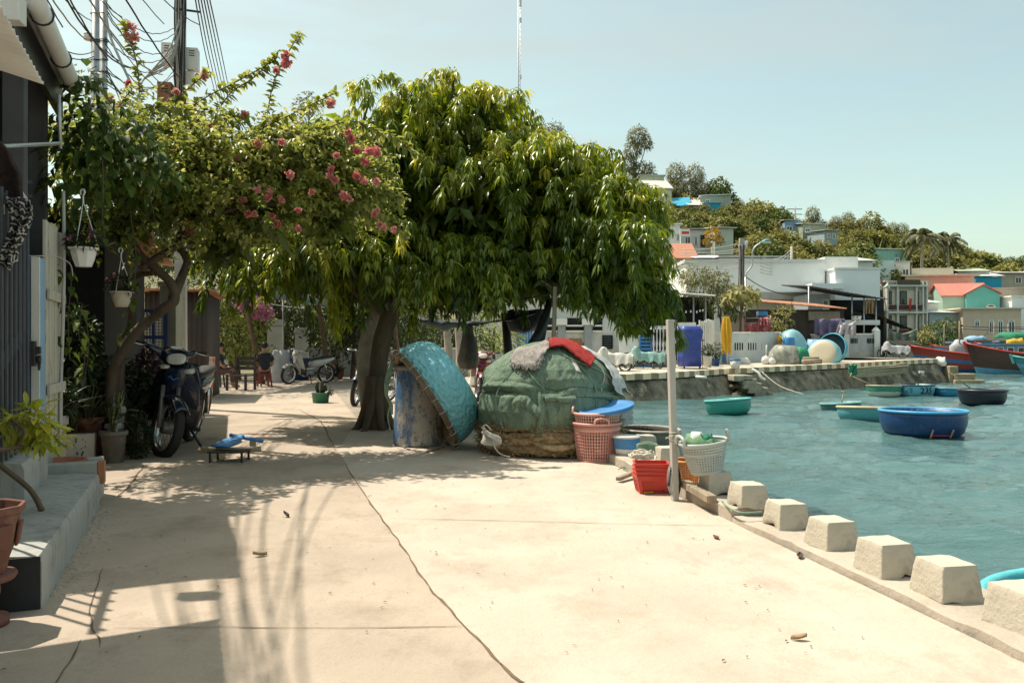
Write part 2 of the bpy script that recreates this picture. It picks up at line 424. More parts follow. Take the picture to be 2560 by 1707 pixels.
# world, sun, camera
def setup_world():
    w = bpy.data.worlds.new('World'); SC.world = w; w.use_nodes = True
    nt = w.node_tree; nt.nodes.clear()
    out = nt.nodes.new('ShaderNodeOutputWorld'); bg = nt.nodes.new('ShaderNodeBackground')
    sky = nt.nodes.new('ShaderNodeTexSky'); sky.sky_type = 'NISHITA'; sky.sun_disc = False
    sky.sun_elevation = math.asin(SUN.z); sky.sun_rotation = math.atan2(SUN.x, SUN.y)
    sky.altitude = 0; sky.air_density = 1.0; sky.dust_density = 2.2; sky.ozone_density = 1.0
    tint = nt.nodes.new('ShaderNodeMix'); tint.data_type = 'RGBA'; tint.blend_type = 'MULTIPLY'; tint.inputs[0].default_value = 1
    tint.inputs[7].default_value = (1.04, 1.07, .77, 1)
    nt.links.new(sky.outputs[0], tint.inputs[6])
    # thin high cirrus
    tc = nt.nodes.new('ShaderNodeTexCoord'); mp = nt.nodes.new('ShaderNodeMapping'); mp.inputs['Scale'].default_value = (1.2, 1.2, 7)
    mp.inputs['Rotation'].default_value = (0, R(8), 0)
    nt.links.new(tc.outputs['Generated'], mp.inputs[0])
    fac = ramp(nt, noise(nt, mp.outputs[0], 1.6, 7, .6), .40, .68, (.16, .16, .16, 1), (.62, .62, .62, 1))
    cl = mixc(nt, fac, tint.outputs[2], (2.85, 3.05, 2.85))
    nt.links.new(cl, bg.inputs[0]); bg.inputs[1].default_value = .13
    nt.links.new(bg.outputs[0], out.inputs[0])
    sd = bpy.data.lights.new('sun', 'SUN'); sd.energy = 3.5; sd.angle = R(.53); sd.color = (1, .92, .79)
    so = bpy.data.objects.new('sun', sd); COL.objects.link(so)
    so.rotation_euler = SUN.to_track_quat('Z', 'Y').to_euler(); so.location = (-6, 3, 14)
    cd = bpy.data.cameras.new('camera'); co = bpy.data.objects.new('camera', cd); COL.objects.link(co)
    cd.sensor_width = 36; cd.lens = 28; cd.shift_y = 12.5/2560; cd.clip_end = 3000; cd.clip_start = .05
    co.location = (0, 0, H); co.rotation_euler = (R(90), 0, 0); SC.camera = co
    vs = SC.view_settings; vs.view_transform = 'Standard'; vs.look = 'None'; vs.gamma = 1; vs.exposure = 0.84
    SC.display_settings.display_device = 'sRGB'
    SC.render.engine = 'CYCLES'; SC.cycles.use_denoising = True; SC.cycles.max_bounces = 6
    SC.cycles.diffuse_bounces = 3; SC.cycles.glossy_bounces = 3; SC.cycles.transparent_max_bounces = 6; SC.cycles.transmission_bounces = 3
    SC.cycles.caustics_reflective = False; SC.cycles.caustics_refractive = False
setup_world()
# ================================================================== SETTING
def conc_ground(name, col, stain, rough=.9):
    m, nt, out = newmat(name)
    b = nt.nodes.new('ShaderNodeBsdfPrincipled'); nt.links.new(b.outputs[0], out.inputs[0])
    c = coords(nt, 'World'); cs = coords(nt, 'World', (1.25, 1.0, 1))
    cc = ramp(nt, noise(nt, c, 1.1, 7, .6), .3, .72, (*[x*.80 for x in col], 1), (*[min(1, x*1.10) for x in col], 1))
    cc = mixc(nt, ramp(nt, noise(nt, cs, 1.7, 9, .74), .50, .66, (0, 0, 0, 1), (.6, .6, .6, 1)), cc, stain)
    cc = mixc(nt, ramp(nt, noise(nt, c, 9, 7, .75), .6, .72, (0, 0, 0, 1), (.45, .45, .45, 1)), cc, tuple(x*.62 for x in col))
    cc = mixc(nt, ramp(nt, noise(nt, c, 55, 3, .6), .66, .74, (0, 0, 0, 1), (.5, .5, .5, 1)), cc, tuple(x*.45 for x in col))
    c5 = coords(nt, 'World', (1.6, .9, 1)); cc = mixc(nt, ramp(nt, noise(nt, c5, .9, 10, .78, .4), .56, .68, (0, 0, 0, 1), (.4, .4, .4, 1)), cc, tuple(x*.55 for x in col))
    cc = mixc(nt, ramp(nt, noise(nt, c, 140, 2, .5), .5, .8, (0, 0, 0, 1), (.35, .35, .35, 1)), cc, tuple(x*.6 for x in col))
    nt.links.new(cc, b.inputs['Base Color']); b.inputs['Roughness'].default_value = rough; b.inputs['Specular IOR Level'].default_value = .2
    bp = nt.nodes.new('ShaderNodeBump'); bp.inputs['Strength'].default_value = .7; bp.inputs['Distance'].default_value = .014
    nt.links.new(noise(nt, c, 22, 8, .7), bp.inputs['Height'])
    b2 = nt.nodes.new('ShaderNodeBump'); b2.inputs['Strength'].default_value = .3; b2.inputs['Distance'].default_value = .03
    nt.links.new(noise(nt, cs, 2.6, 5, .6), b2.inputs['Height']); nt.links.new(b2.outputs[0], bp.inputs['Normal'])
    nt.links.new(bp.outputs[0], b.inputs['Normal'])
    return m
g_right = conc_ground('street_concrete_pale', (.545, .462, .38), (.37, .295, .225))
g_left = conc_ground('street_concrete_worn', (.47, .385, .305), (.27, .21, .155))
g_ledge = conc_ground('ledge_concrete', (.49, .425, .35), (.33, .28, .22))

KX = lambda d: 1.383-.182*(d-4.98)                     # foot of the kerb
joint = [(s*1.0884, t*1.0884) for s, t in ((775, 1035), (792, 1070), (828, 1122), (884, 1200), (921, 1252), (958, 1300), (984, 1345), (1016, 1374), (1058, 1428), (1120, 1495), (1195, 1568))]
JP = [G(*joint[k]) for k in (0, 2, 4, 6, 8, 10)]
JL = [V((-3.9, 30, 0)), V((-2.6, 14, 0)), V((-2.05, 10, 0))]+JP+[V((.35, 2.0, 0)), V((1.3, 0, 0)), V((3.0, -4, 0))]
shore = [V((KX(-4), -4, 0)), V((KX(0), 0, 0)), V((KX(3), 3, 0)), V((KX(5), 5, 0)), V((KX(7), 7, 0)), V((KX(8.2), 8.2, 0)), V((1.25, 10, 0)), V((1.9, 14.5, 0)), V((2.7, 21, 0)), V((3.95, 29.3, 0))]
def poly_between(name, A, B, m, z=0, n=40):
    """surface between two polylines matched by y"""
    ys = sorted(set([p.y for p in A]+[p.y for p in B]+[float(t) for t in np.linspace(-4, 29.3, n)]))
    fx = lambda L: (lambda y: float(np.interp(y, [p.y for p in sorted(L, key=lambda q: q.y)], [p.x for p in sorted(L, key=lambda q: q.y)])))
    a, b = fx(A), fx(B); mb = MB()
    ys = [y for y in ys if -4 <= y <= 29.3]
    vs = []; fs = []
    for y in ys: vs += [(a(y), y, z), (b(y), y, z)]
    for i in range(len(ys)-1): fs.append((2*i, 2*i+1, 2*i+3, 2*i+2))
    mb.add(vs, fs); o = mb.build(name, m); return tag(o, kind='structure')
poly_between('street_right_slab', JL, shore, g_right)
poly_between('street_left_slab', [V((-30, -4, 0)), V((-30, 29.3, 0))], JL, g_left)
# expansion joints and cracks: thin dark ragged strips a few mm proud of the slab
m_crack = M_('crack_dirt', (.16, .115, .075), .95, .4, 9, .3, 60)
def crack(pts, w, jag=.012, z=.004):
    mb = MB(); pts = smooth(pts, 10); n = len(pts)
    vs = []; fs = []
    for i, p in enumerate(pts):
        t = (pts[min(i+1, n-1)]-pts[max(i-1, 0)]).normalized(); s = V((-t.y, t.x, 0))
        o = vn(p.x*9, p.y*9)*jag; ww = w*(.35+.65*abs(vn(p.x*7+5, p.y*7)))*min(1, 4*i/n+.2, 4*(n-i)/n+.2)
        vs += [p+s*(o+ww)+V((0, 0, z)), p+s*(o-ww)+V((0, 0, z))]
        if i: fs.append((2*i-2, 2*i-1, 2*i+1, 2*i))
    mb.add(vs, fs); tag(mb.build('street_crack', m_crack), kind='structure')
crack(JP+[V((.28, 2.2, 0))], .008, .007)
crack([G(280, 1571), G(600, 1569), G(900, 1570), G(1190, 1565)], .004, .006)
crack([G(965, 1296), G(1300, 1303), G(1600, 1311), G(1838, 1314)], .0045, .006)
crack([G(255, 1620), G(222, 1530), G(240, 1480), G(255, 1420)], .006)
crack([G(296, 1242), G(330, 1205), G(358, 1165)], .012)
crack([G(745, 1023), G(790, 1046), G(806, 1060), G(840, 1127)], .014)
crack([G(205, 1600), G(150, 1690), G(120, 1760)], .005)
# ledge on the water side of the kerb: low near the camera, taller further on
def strip(name, d0, d1, v0, v1, z0, z1, m, n=40, jag=0.0):
    mb = MB(); vs = []; fs = []
    for i in range(n+1):
        d = lerp(d0, d1, i/n)
        j = jag*vn(d*6, 3)
        c = V((KX(d), d, 0)); u = V((.984, .179, 0))
        a = c+u*(v0+j); b = c+u*v1
        zt = z1+jag*.4*vn(d*9, 7)
        vs += [(a.x, a.y, z0), (a.x+.006, a.y, zt-.008), (a.x+.016, a.y, zt), (b.x, b.y, zt), (b.x, b.y, -1.5)]
    for i in range(n):
        for k in range(4): a = i*5+k; fs.append((a, a+5, a+6, a+1))
    fs += [tuple(range(5)), tuple(n*5+k for k in (4, 3, 2, 1, 0))]
    mb.add(vs, fs); return tag(mb.build(name, m), kind='structure')
strip('kerb_ledge', -3.5, 5.0, 0, .40, -.05, .042, g_ledge, 90, .014)
strip('kerb_ledge_raised', 5.006, 8.6, .0, .40, -.05, .082, g_ledge, 40, .01)
# quay wall below the shore line beyond the ledge
mb = MB(); vs = []; fs = []
for p in shore[5:]: vs += [(p.x, p.y, -.012), (p.x+.25, p.y-.02, -1.6)]
for i in range(len(shore[5:])-1): fs.append((2*i, 2*i+1, 2*i+3, 2*i+2))
mb.add(vs, fs); tag(mb.build('quay_wall', m_conc), kind='structure')

# concrete mooring blocks on the ledge
def block_mb(w0, w1, l0, l1, h, seed):
    mb = MB(); n = 6
    r_ = random.Random(seed)
    def pt(f, u, v):
        return None
    # six faces subdivided, dented
    def P3(x, y, z):   # unit -1..1, -1..1, 0..1
        w = lerp(w0, w1, z)/2; l = lerp(l0, l1, z)/2
        # rounded vertical edges and rim
        k = .06
        xx, yy = x, y
        mx = max(abs(x), abs(y))
        if abs(x) > 1-k and abs(y) > 1-k:
            a = (abs(x)-1+k)/k; b = (abs(y)-1+k)/k; s = max(a, b)/max(1e-6, math.hypot(a, b)); xx = math.copysign(1-k+a*s*k, x); yy = math.copysign(1-k+b*s*k, y)
        zz = z*h
        if z > .9: t = (z-.9)/.1; zz = h*(.9+.1*math.sin(t*PI/2) if mx < .98 else .9+.1*t); xx *= 1-.03*t; yy *= 1-.03*t
        q = V((xx*w, yy*l, zz))
        e = .003*vn(q.x*40+seed, q.y*40, q.z*40)+.0025*vn(q.x*90+seed, q.y*90, q.z*90)
        c = vn(q.x*17+seed*3, q.y*17, q.z*17)
        if z < .3 and c > .25: e -= (c-.25)*.035*(1-z/.3)
        if mx > .9 and c > .45: e -= (c-.45)*.02
        d = V((q.x, q.y, (q.z-h*.5))).normalized()
        return q+d*e
    cs = [-1, -.95, -.9, -.5, 0, .5, .9, .95, 1]; zs = [0, .12, .25, .5, .75, .9, .95, 1]
    per = [(x, -1) for x in cs]+[(1, y) for y in cs[1:]]+[(x, 1) for x in reversed(cs[:-1])]+[(-1, y) for y in reversed(cs[1:-1])]
    k = len(per); vs = [P3(x, y, z) for z in zs for x, y in per]
    fs = [(j*k+i, j*k+(i+1) % k, (j+1)*k+(i+1) % k, (j+1)*k+i) for j in range(len(zs)-1) for i in range(k)]
    mb.add(vs, fs, 0, True)
    top = [[P3(x*.999, y*.999, 1) for x in cs] for y in cs]
    vs = [p for r in top for p in r]; m_ = len(cs)
    mb.add(vs, [(j*m_+i, j*m_+i+1, (j+1)*m_+i+1, (j+1)*m_+i) for j in range(m_-1) for i in range(m_-1)], 0, True)
    return mb
bl = [  # px,py of the front lower inner corner, z, label
    (2563, 1594, .042, 'pale concrete block cut by the edge of the photo, beside the turquoise boat rim', 2.0),
    (2358, 1510, .042, 'broad smooth concrete block directly in front of the turquoise boat rim', 1),
    (2201, 1448, .042, 'concrete block with dark vertical streaks and a chipped, holed foot', 2),
    (2065, 1379, .042, 'clean plain concrete block with sharp pale edges, between two chipped blocks', 3),
    (1950, 1327, .042, 'concrete block with a cracked, mottled top where the low kerb begins', 4),
    (1853, 1274, .082, 'smooth concrete block with a green rope around its foot', 5),
    (1772, 1239, .082, 'concrete block carrying the grey plastic basket', 6),
    (1650, 1165, .082, 'concrete block behind the red baskets beside the white rope coil', 7),
    (1598, 1128, .082, 'small chipped concrete block between the blue bucket and the rope coil', 8)]
for px, py, z, lab, sd in bl:
    c = G(px, py, z); wob = hsh(sd, 2)
    hh = .145+.01*hsh(sd, 1)
    ctr = c+V((.984, .179, 0))*.098+V((-.179, .984, 0))*.108
    o = block_mb(.196, .162, .218, .178, hh, sd).build('mooring_block', m_block, loc=(ctr.x, ctr.y, z-.002), rz=10.3+(wob-.5)*5)
    tag(o, lab, 'concrete block', 'concrete mooring blocks along the quay edge')

# ------------------------------------------------------------------ water
def water_mat():
    m, nt, out = newmat('harbour_water')
    b = nt.nodes.new('ShaderNodeBsdfPrincipled'); nt.links.new(b.outputs[0], out.inputs[0])
    c = coords(nt, 'World', (1, 1, 1))
    cc = ramp(nt, noise(nt, c, .22, 4, .5), .3, .7, (.052, .112, .112, 1), (.080, .162, .158, 1))
    nt.links.new(cc, b.inputs['Base Color']); b.inputs['Roughness'].default_value = .06; b.inputs['IOR'].default_value = 1.33
    b.inputs['Specular IOR Level'].default_value = .5
    c2 = coords(nt, 'World', (1.0, 1.5, 1))
    b1 = nt.nodes.new('ShaderNodeBump'); b1.inputs['Strength'].default_value = 1; b1.inputs['Distance'].default_value = .035
    nt.links.new(noise(nt, c2, 2.3, 3, .55, .6), b1.inputs['Height'])
    b2 = nt.nodes.new('ShaderNodeBump'); b2.inputs['Strength'].default_value = 1; b2.inputs['Distance'].default_value = .016
    nt.links.new(noise(nt, c2, 8, 4, .6, .8), b2.inputs['Height']); nt.links.new(b1.outputs[0], b2.inputs['Normal'])
    nt.links.new(b2.outputs[0], b.inputs['Normal'])
    return m
ZW = -.98
def make_water():
    ds = np.concatenate([np.geomspace(2.0, 60, 330), np.geomspace(62, 900, 40)]); as_ = np.linspace(-.02, .95, 300)
    as_ = np.concatenate([as_, np.linspace(1.0, 3.5, 14)])
    D, A = np.meshgrid(ds, as_, indexing='ij'); X = A*D; Y = D
    Z = np.zeros_like(X); r_ = np.random.RandomState(3)
    for i in range(34):
        lam = .35*1.12**i if i < 20 else r_.uniform(.5, 3.5); th = r_.normal(.4, .75); k = 2*PI/lam
        amp = .0056*lam**.8
        ph = k*(X*math.sin(th)+Y*math.cos(th))+r_.uniform(0, 6.28)
        fade = np.clip(lam/(np.gradient(D, axis=0)*3.0+1e-6), 0, 1)
        Z += amp*fade*(np.sin(ph)+.25*np.sin(2*ph))
    vs = np.stack([X, Y, Z+ZW], -1).reshape(-1, 3); n, m_ = X.shape
    i, j = np.meshgrid(np.arange(n-1), np.arange(m_-1), indexing='ij'); a = (i*m_+j).ravel()
    fs = np.stack([a, a+1, a+m_+1, a+m_], 1)
    me = bpy.data.meshes.new('water'); me.from_pydata(vs.tolist(), [], fs.tolist())
    me.polygons.foreach_set('use_smooth', np.ones(len(fs), bool)); me.materials.append(water_mat())
    o = bpy.data.objects.new('water', me); COL.objects.link(o); tag(o, kind='structure')
make_water()

# ------------------------------------------------------------------ far seawall
toe = [P(px, CY+(H-ZW)*F/d, d) for px, d in ((1490, 29.5), (1560, 30), (1700, 31.4), (1830, 34.3), (1912, 35.6), (1990, 37), (2120, 39.3), (2264, 43.3), (2371, 46))]
toe = smooth(toe, 4)
toe += [toe[-1]+V((.2, .9, 0)), toe[-1]+V((-.6, 3, 0)), toe[-1]+V((-2.5, 8, 0))]
def nor(L, i):
    t = L[min(i+1, len(L)-1)]-L[max(i-1, 0)]; t.z = 0; t.normalize(); return V((t.y, -t.x, 0))
top_z = lambda p: interp(p.x, (4, 25), (0.0, .36))
wall_top = []
mb = MB(); vs = []; fs = []
for i, p in enumerate(toe):
    n_ = nor(toe, i); z = top_z(p); t = p-n_*.5; wall_top.append(V((t.x, t.y, z)))
    e = .02*vn(p.x*1.3, p.y)
    for o_, zz in ((.5, -1.5), (0, ZW), (-.30, -.42), (-.36+e, -.33), (-.47, -.30+z*.5), (-.49, z-.27)):
        q = p+n_*o_; vs.append((q.x, q.y, zz))
for i in range(len(toe)-1):
    for k in range(5): a = i*6+k; fs.append((a, a+6, a+7, a+1))
mb.add(vs, fs, 0, False)
m_sea = M_('seawall_concrete', (.27, .23, .165), .9, .25, 1.2, .7, 12, worn=[((.06, .052, .038), .44, .62, .9), ((.42, .36, .25), .58, .66, 1.5)], streak=((.045, .04, .03), .85), ssc=(2.4, 2.4, .22))
tag(mb.build('seawall', m_sea), kind='structure')
# painted kerb of the far quay: alternate whitewashed and bare lengths
L = [0]
for a, b in zip(wall_top[:-1], wall_top[1:]): L.append(L[-1]+(b-a).length)
def along(s):
    s = max(0, min(s, L[-1]-1e-4)); i = max(0, np.searchsorted(L, s)-1); t = (s-L[i])/max(1e-6, L[i+1]-L[i])
    return wall_top[i].lerp(wall_top[i+1], t), nor(wall_top, i)
mb = MB(); s = 0; k = 0
m_kw = M_('whitewashed_kerb', (.86, .69, .49), .85, .15, 4, .2, 30, worn=((.4, .34, .25), .6, .75, 5)); m_kg = M_('bare_kerb', (.33, .265, .18), .9, .2, 4, .3, 30)
while s < L[-1]-.3:
    a, na = along(s); b, nb = along(s+.40)
    vs = []
    for q, n_ in ((a, na), (b, nb)):
        vs += [q+n_*.025+V((0, 0, -.21)), q+n_*.025+V((0, 0, .03)), q-n_*.30+V((0, 0, .03)), q-n_*.30+V((0, 0, -.28))]
    mb.add(vs, [(0, 4, 5, 1), (1, 5, 6, 2), (2, 6, 7, 3), (0, 1, 2, 3), (7, 6, 5, 4)], k % 2)
    s += .40; k += 1
tag(mb.build('kerb_far_quay', [m_kw, m_kg]), kind='structure')
# pavement behind it
mb = MB(); vs = []; fs = []
for i, p in enumerate(wall_top):
    n_ = nor(wall_top, i)
    vs += [p-n_*.28+V((0, 0, 0)), p-n_*9+V((0, 0, .15))]
for i in range(len(wall_top)-1): fs.append((2*i, 2*i+2, 2*i+3, 2*i+1))
mb.add(vs, fs); tag(mb.build('pavement_far_quay', conc_ground('quay_pavement', (.50, .45, .37), (.34, .3, .25))), kind='structure')

# ------------------------------------------------------------------ terrain
SKY = ([-600, 0, 700, 1200, 1560, 1640, 1700, 1760, 1850, 1900, 1950, 2000, 2050, 2100, 2150, 2200, 2250, 2300, 2400, 2450, 2500, 2560, 2700, 3200, 4200],
       [560, 540, 500, 455, 452, 480, 478, 485, 497, 512, 532, 548, 556, 552, 548, 562, 575, 592, 606, 622, 640, 634, 645, 700, 790])
def sstep(t): t = min(1, max(0, t)); return t*t*(3-2*t)
def tz(x, y):
    px = CX+F*x/y
    rid = H-(interp(px, *SKY)+72-CY)/F*142
    k = sstep((px-2040)/260); y0 = lerp(64, 99, k)
    z = lerp(-.03, 1.15, k)+rid*sstep((y-y0)/(150-y0))**1.15
    z += .35*vn(x*.13, y*.13)*sstep((y-y0-6)/20)
    if px > 2185 and y < 96: z = -3
    if y < 40: z = -.03
    if y > 150: z -= (y-150)*.16
    return z
def make_terrain():
    pxs = sorted(set([float(t) for t in np.linspace(-1600, 3600, 130)]+[2184.9, 2185.1]))
    ys = [29.31, 34, 38, 42, 46, 50, 55, 60, 65, 70, 76, 82, 88, 95.9, 96.1, 103, 110, 118, 126, 134, 142, 150, 160, 175, 200, 240, 330]
    vs = []; fs = []
    for y in ys:
        for px in pxs:
            x = (px-CX)/F*y
            z = tz(x, y)
            if px > 1450 and y < 52:
                # keep land behind the far quay edge
                xe = interp(y, [w.y for w in wall_top[:-2]], [w.x for w in wall_top[:-2]])
                z = -.06 if x < xe-3.5 else -3
            vs.append((x, y, z))
    m_ = len(pxs)
    for j in range(len(ys)-1):
        for i in range(m_-1): a = j*m_+i; fs.append((a, a+1, a+m_+1, a+m_))
    mb = MB(); mb.add(vs, fs, 0, True)
    m = M_('hill_ground', (.16, .14, .075), .95, .35, .25, .5, 2, worn=[((.09, .11, .04), .45, .6, .12), ((.32, .26, .17), .62, .75, .3)], co='World')
    tag(mb.build('hill_terrain', m), kind='structure')
make_terrain()
# far promenade wall of the town shore
mb = MB()
mb.box(((2185+3300)/2/F*96-CX/F*96, 96.2, .05), ((3300-2185)/F*96, .5, 2.4))
tag(mb.build('town_promenade', m_conc), kind='structure')
# ================================================================== THE BIG STREET TREE
def in_lobes(p, lobes, k):
    m = np.zeros(len(p), bool)
    for c, r in lobes: m |= (((p-c)/(r*k))**2).sum(1) < 1
    return m
def rosettes(cen, axis, n, L, W, tint, down=.8, spread=.75, jit=.25):
    """whorls of hanging leaves: cen (k,3), axis (k,3)"""
    k = len(cen); pos = np.repeat(cen, n, 0); ax = nrmz(np.repeat(axis, n, 0))
    rd = rand_dirs(k*n); rd -= ax*(rd*ax).sum(1, keepdims=True); rd = nrmz(rd)
    dr = nrmz(rd*spread+ax*.35+np.array([[0, 0, -down]])+nr.normal(scale=jit, size=(k*n, 3)))
    pos = pos+rd*.012
    up = nrmz(rd*.6+np.array([[0, 0, 1.0]])+nr.normal(scale=.35, size=(k*n, 3)))
    return pos, dr, up, L*nr.uniform(.5, 1.3, k*n), W*nr.uniform(.6, 1.25, k*n), np.clip(np.repeat(tint, n)+nr.normal(scale=.09, size=k*n), 0, 1)
def strands(lobes, per_m2, hang=(.25, .7), step=.11, n_leaf=12, L=.138, W=.031, zmid=3.0, tint0=.45, cull=.93, lift=.12):
    P_, A_, T_ = [], [], []
    for c, r in lobes:
        area = 4*PI*((r[0]*r[1])**1.6/3+(r[0]*r[2])**1.6/3+(r[1]*r[2])**1.6/3)**(1/1.6)
        n = int(area*per_m2); u = rand_dirs(n); u = u[u[:, 2] > -.55]
        s = c+u*r*nr.uniform(.86, 1.05, (len(u), 1)); nn = nrmz(u/r)
        ok = ~in_lobes(s, [(c2, r2) for c2, r2 in lobes if c2 is not c], cull); s, nn = s[ok], nn[ok]
        for p, q in zip(s, nn):
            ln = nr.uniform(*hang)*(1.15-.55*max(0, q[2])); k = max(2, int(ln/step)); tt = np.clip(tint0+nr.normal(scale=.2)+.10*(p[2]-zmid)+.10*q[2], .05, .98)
            out = q*np.array([1, 1, .3]); pp = p-q*.18; vel = out*.09+np.array([0, 0, lift*max(.25, 1-abs(q[2]))])
            for i in range(k):
                P_.append(pp.copy()); A_.append(vel/np.linalg.norm(vel)); T_.append(tt+(.10 if i == k-1 else 0)-.02*i)
                pp = pp+vel; vel = vel*.72+np.array([nr.normal(scale=.012), nr.normal(scale=.012), -.055])
                vel = vel/np.linalg.norm(vel)*step
    return rosettes(np.array(P_), np.array(A_), n_leaf, L, W, np.array(T_))
def lobe(px, py, d, rx, rz, ry=None): return (np.array(P(px, py, d)), np.array([rx, ry or rx, rz]))
tree_lobes = [
    lobe(1120, 300, 11.2, 1.1, .65, 1.0), lobe(1135, 205, 10.6, .24, .30), lobe(925, 245, 10.6, .26, .34), lobe(885, 232, 10.6, .2, .24), lobe(945, 205, 10.6, .16, .2), lobe(1080, 235, 10.7, .2, .2), lobe(1255, 255, 10.8, .3, .22),
    lobe(830, 400, 11.2, 1.05, .7, 1.0), lobe(1300, 420, 11.1, 1.06, .66, 1.1), lobe(1455, 510, 11.1, 1.0, .55, 1.0), lobe(1530, 610, 10.6, .6, .55, .9),
    lobe(1050, 470, 11.0, 1.26, .84, .9), lobe(1330, 600, 11.0, 1.12, .72, .85), lobe(1120, 640, 11.0, 1.26, .64, .85), lobe(880, 600, 10.5, 1.03, .6, .9),
    lobe(700, 480, 10.9, .9, .8, 1.0), lobe(640, 640, 10.6, .6, .42, .9), lobe(1490, 690, 11.0, .79, .40, .75), lobe(1610, 740, 10.4, .22, .36, .35), lobe(750, 660, 10.2, .7, .38, .8),
    lobe(1230, 490, 10.9, 1.3, .85, .95), lobe(1480, 600, 10.9, .95, .6, .9), lobe(1010, 350, 11.1, 1.0, .7, .9), lobe(1380, 660, 10.7, .9, .42, .8), lobe(1150, 700, 10.7, 1.0, .35, .8), lobe(960, 640, 10.5, .9, .45, .8), lobe(1535, 700, 10.8, .55, .48, .7), lobe(1510, 540, 11.0, .68, .5, .8), lobe(1575, 650, 10.9, .42, .45, .6), lobe(1400, 420, 11.2, .8, .45, .9),
    lobe(800, 700, 11.2, .9, .25, .7), lobe(1000, 728, 11.7, 1.0, .22, .7), lobe(640, 690, 10.9, .5, .25, .5), lobe(1180, 735, 11.6, .9, .2, .7),
    lobe(1000, 560, 12.2, 2.0, .9, .9), lobe(1400, 600, 12.0, 1.2, .7, .8), lobe(1290, 690, 11.1, .87, .38, .75), lobe(1010, 690, 10.6, .8, .3, .8)]
def add_limb(mb, pts, r0, r1, n=8, k=5, mi=0):
    pp = smooth(pts, k); m_ = len(pp)
    mb.tube(pp, [lerp(r0, r1, (i/(m_-1))**.8)*(1+.06*vn(i*.9, r0*50)) for i in range(m_)], n, mi)
def street_tree():
    base = G(940, 1072)
    t = thing('street_tree', 'broad shade tree with drooping glossy leaves over the quay street', 'tree', base)
    mb = MB()
    tr = [base+V((0, 0, -.05)), base+V((.0, 0, .25)), P(942, 960, 10.75), P(955, 850, 10.8), P(985, 770, 10.8), P(1030, 700, 10.7), P(1060, 600, 10.6)]
    mb.tube(smooth(tr, 5), [.21, .17, .145, .138, .13, .126, .124, .122, .121, .12, .12, .12, .12, .12, .12, .12, .12, .12, .124, .122, .12, .118, .115, .11, .105, .1, .095, .09, .085, .08, .07][:31], 14)
    # buttress roots
    for a, l, r_ in ((200, .34, .09), (250, .38, .1), (300, .3, .09), (160, .3, .08), (340, .35, .09), (40, .3, .08)):
        u = V((math.cos(R(a)), math.sin(R(a)), 0))
        mb.tube(smooth([base+u*l+V((0, 0, -.04)), base+u*l*.7+V((0, 0, .05)), base+u*.13+V((0, 0, .32)), base+u*.06+V((0, 0, .7))], 4), [.03+r_*.5*i/12 for i in range(13)], 8)
    mb.build('trunk', m_bark, t, world=True)
    mb = MB(); add_limb(mb, [base+V((-.1, .42, -.05)), P(915, 960, 11.1), P(912, 880, 11.1), P(930, 800, 11.1), P(965, 740, 11.0), P(960, 640, 11)], .13, .07, 10)
    mb.build('trunk', m_palebark, t, world=True)
    for pts, a, b in (([P(975, 790, 10.8), P(860, 700, 10.8), P(760, 600, 10.9), P(690, 480, 11)], .085, .03), ([P(1020, 720, 10.8), P(1150, 690, 11.2), P(1320, 640, 11.4), P(1500, 590, 11.4)], .08, .025),
                      ([P(1050, 650, 10.6), P(1080, 480, 10.7), P(1120, 320, 10.8), P(1135, 190, 10.6)], .08, .014), ([P(1050, 660, 10.6), P(1180, 520, 11.2), P(1300, 430, 11.4), P(1430, 460, 11.5)], .07, .02),
                      ([P(1000, 740, 10.75), P(900, 620, 11.0), P(860, 480, 11.2), P(925, 250, 10.6)], .06, .012), ([P(1020, 710, 10.7), P(1080, 690, 10.9), P(1200, 640, 11.1)], .06, .02), ([P(1040, 690, 10.7), P(1150, 600, 11.5), P(1300, 560, 12.2)], .06, .02)):
        mb = MB(); add_limb(mb, pts, a, b, 7); mb.build('limb', m_bark, t, world=True)
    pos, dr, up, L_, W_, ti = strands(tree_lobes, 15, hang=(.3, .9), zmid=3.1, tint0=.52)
    # hanging tip over the post and the low fringes
    P_, A_, T_ = [], [], []
    for px, py, d, k, dx in ((1675, 800, 10.3, 4, 12), (1705, 850, 10.2, 3, 14), (1722, 875, 10.2, 2, 14), (1660, 800, 10.3, 5, 6), (1560, 800, 10.4, 6, 4), (1535, 820, 10.4, 6, 2), (1590, 850, 10.4, 6, 3), (1560, 840, 10.4, 6, 1), (1600, 790, 10.4, 6, 4), (1510, 790, 10.4, 4, 0), (1580, 760, 10.3, 6, 5), (1640, 770, 10.3, 5, 8), (1460, 780, 10.4, 5, 1), (1400, 770, 10.4, 5, 0)):
        for i in range(k):
            for _ in range(2):
                P_.append(np.array(P(px-dx*(k-i)*1.2, py-20*(k-i), d+.4))+nr.normal(scale=.045, size=3)); A_.append([.3, -.2, -.5]); T_.append(.45+.1*nr.rand())
    e = rosettes(np.array(P_), np.array(A_), 10, .16, .036, np.array(T_))
    pos, dr, up, L_, W_, ti = [np.concatenate(x) for x in zip((pos, dr, up, L_, W_, ti), e)]
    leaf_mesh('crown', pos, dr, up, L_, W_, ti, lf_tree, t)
    # coarse dark leaves added inside to block light and darken the core
    Q = []
    for c, r in tree_lobes:
        if r[0] < .35: continue
        n = int(260*r[0]*r[1]*r[2]/.4)+20; Q.append(c+rand_dirs(n)*r*(nr.uniform(.1, .8, (n, 1)))**.5*.88)
    Q = np.concatenate(Q); n = len(Q)
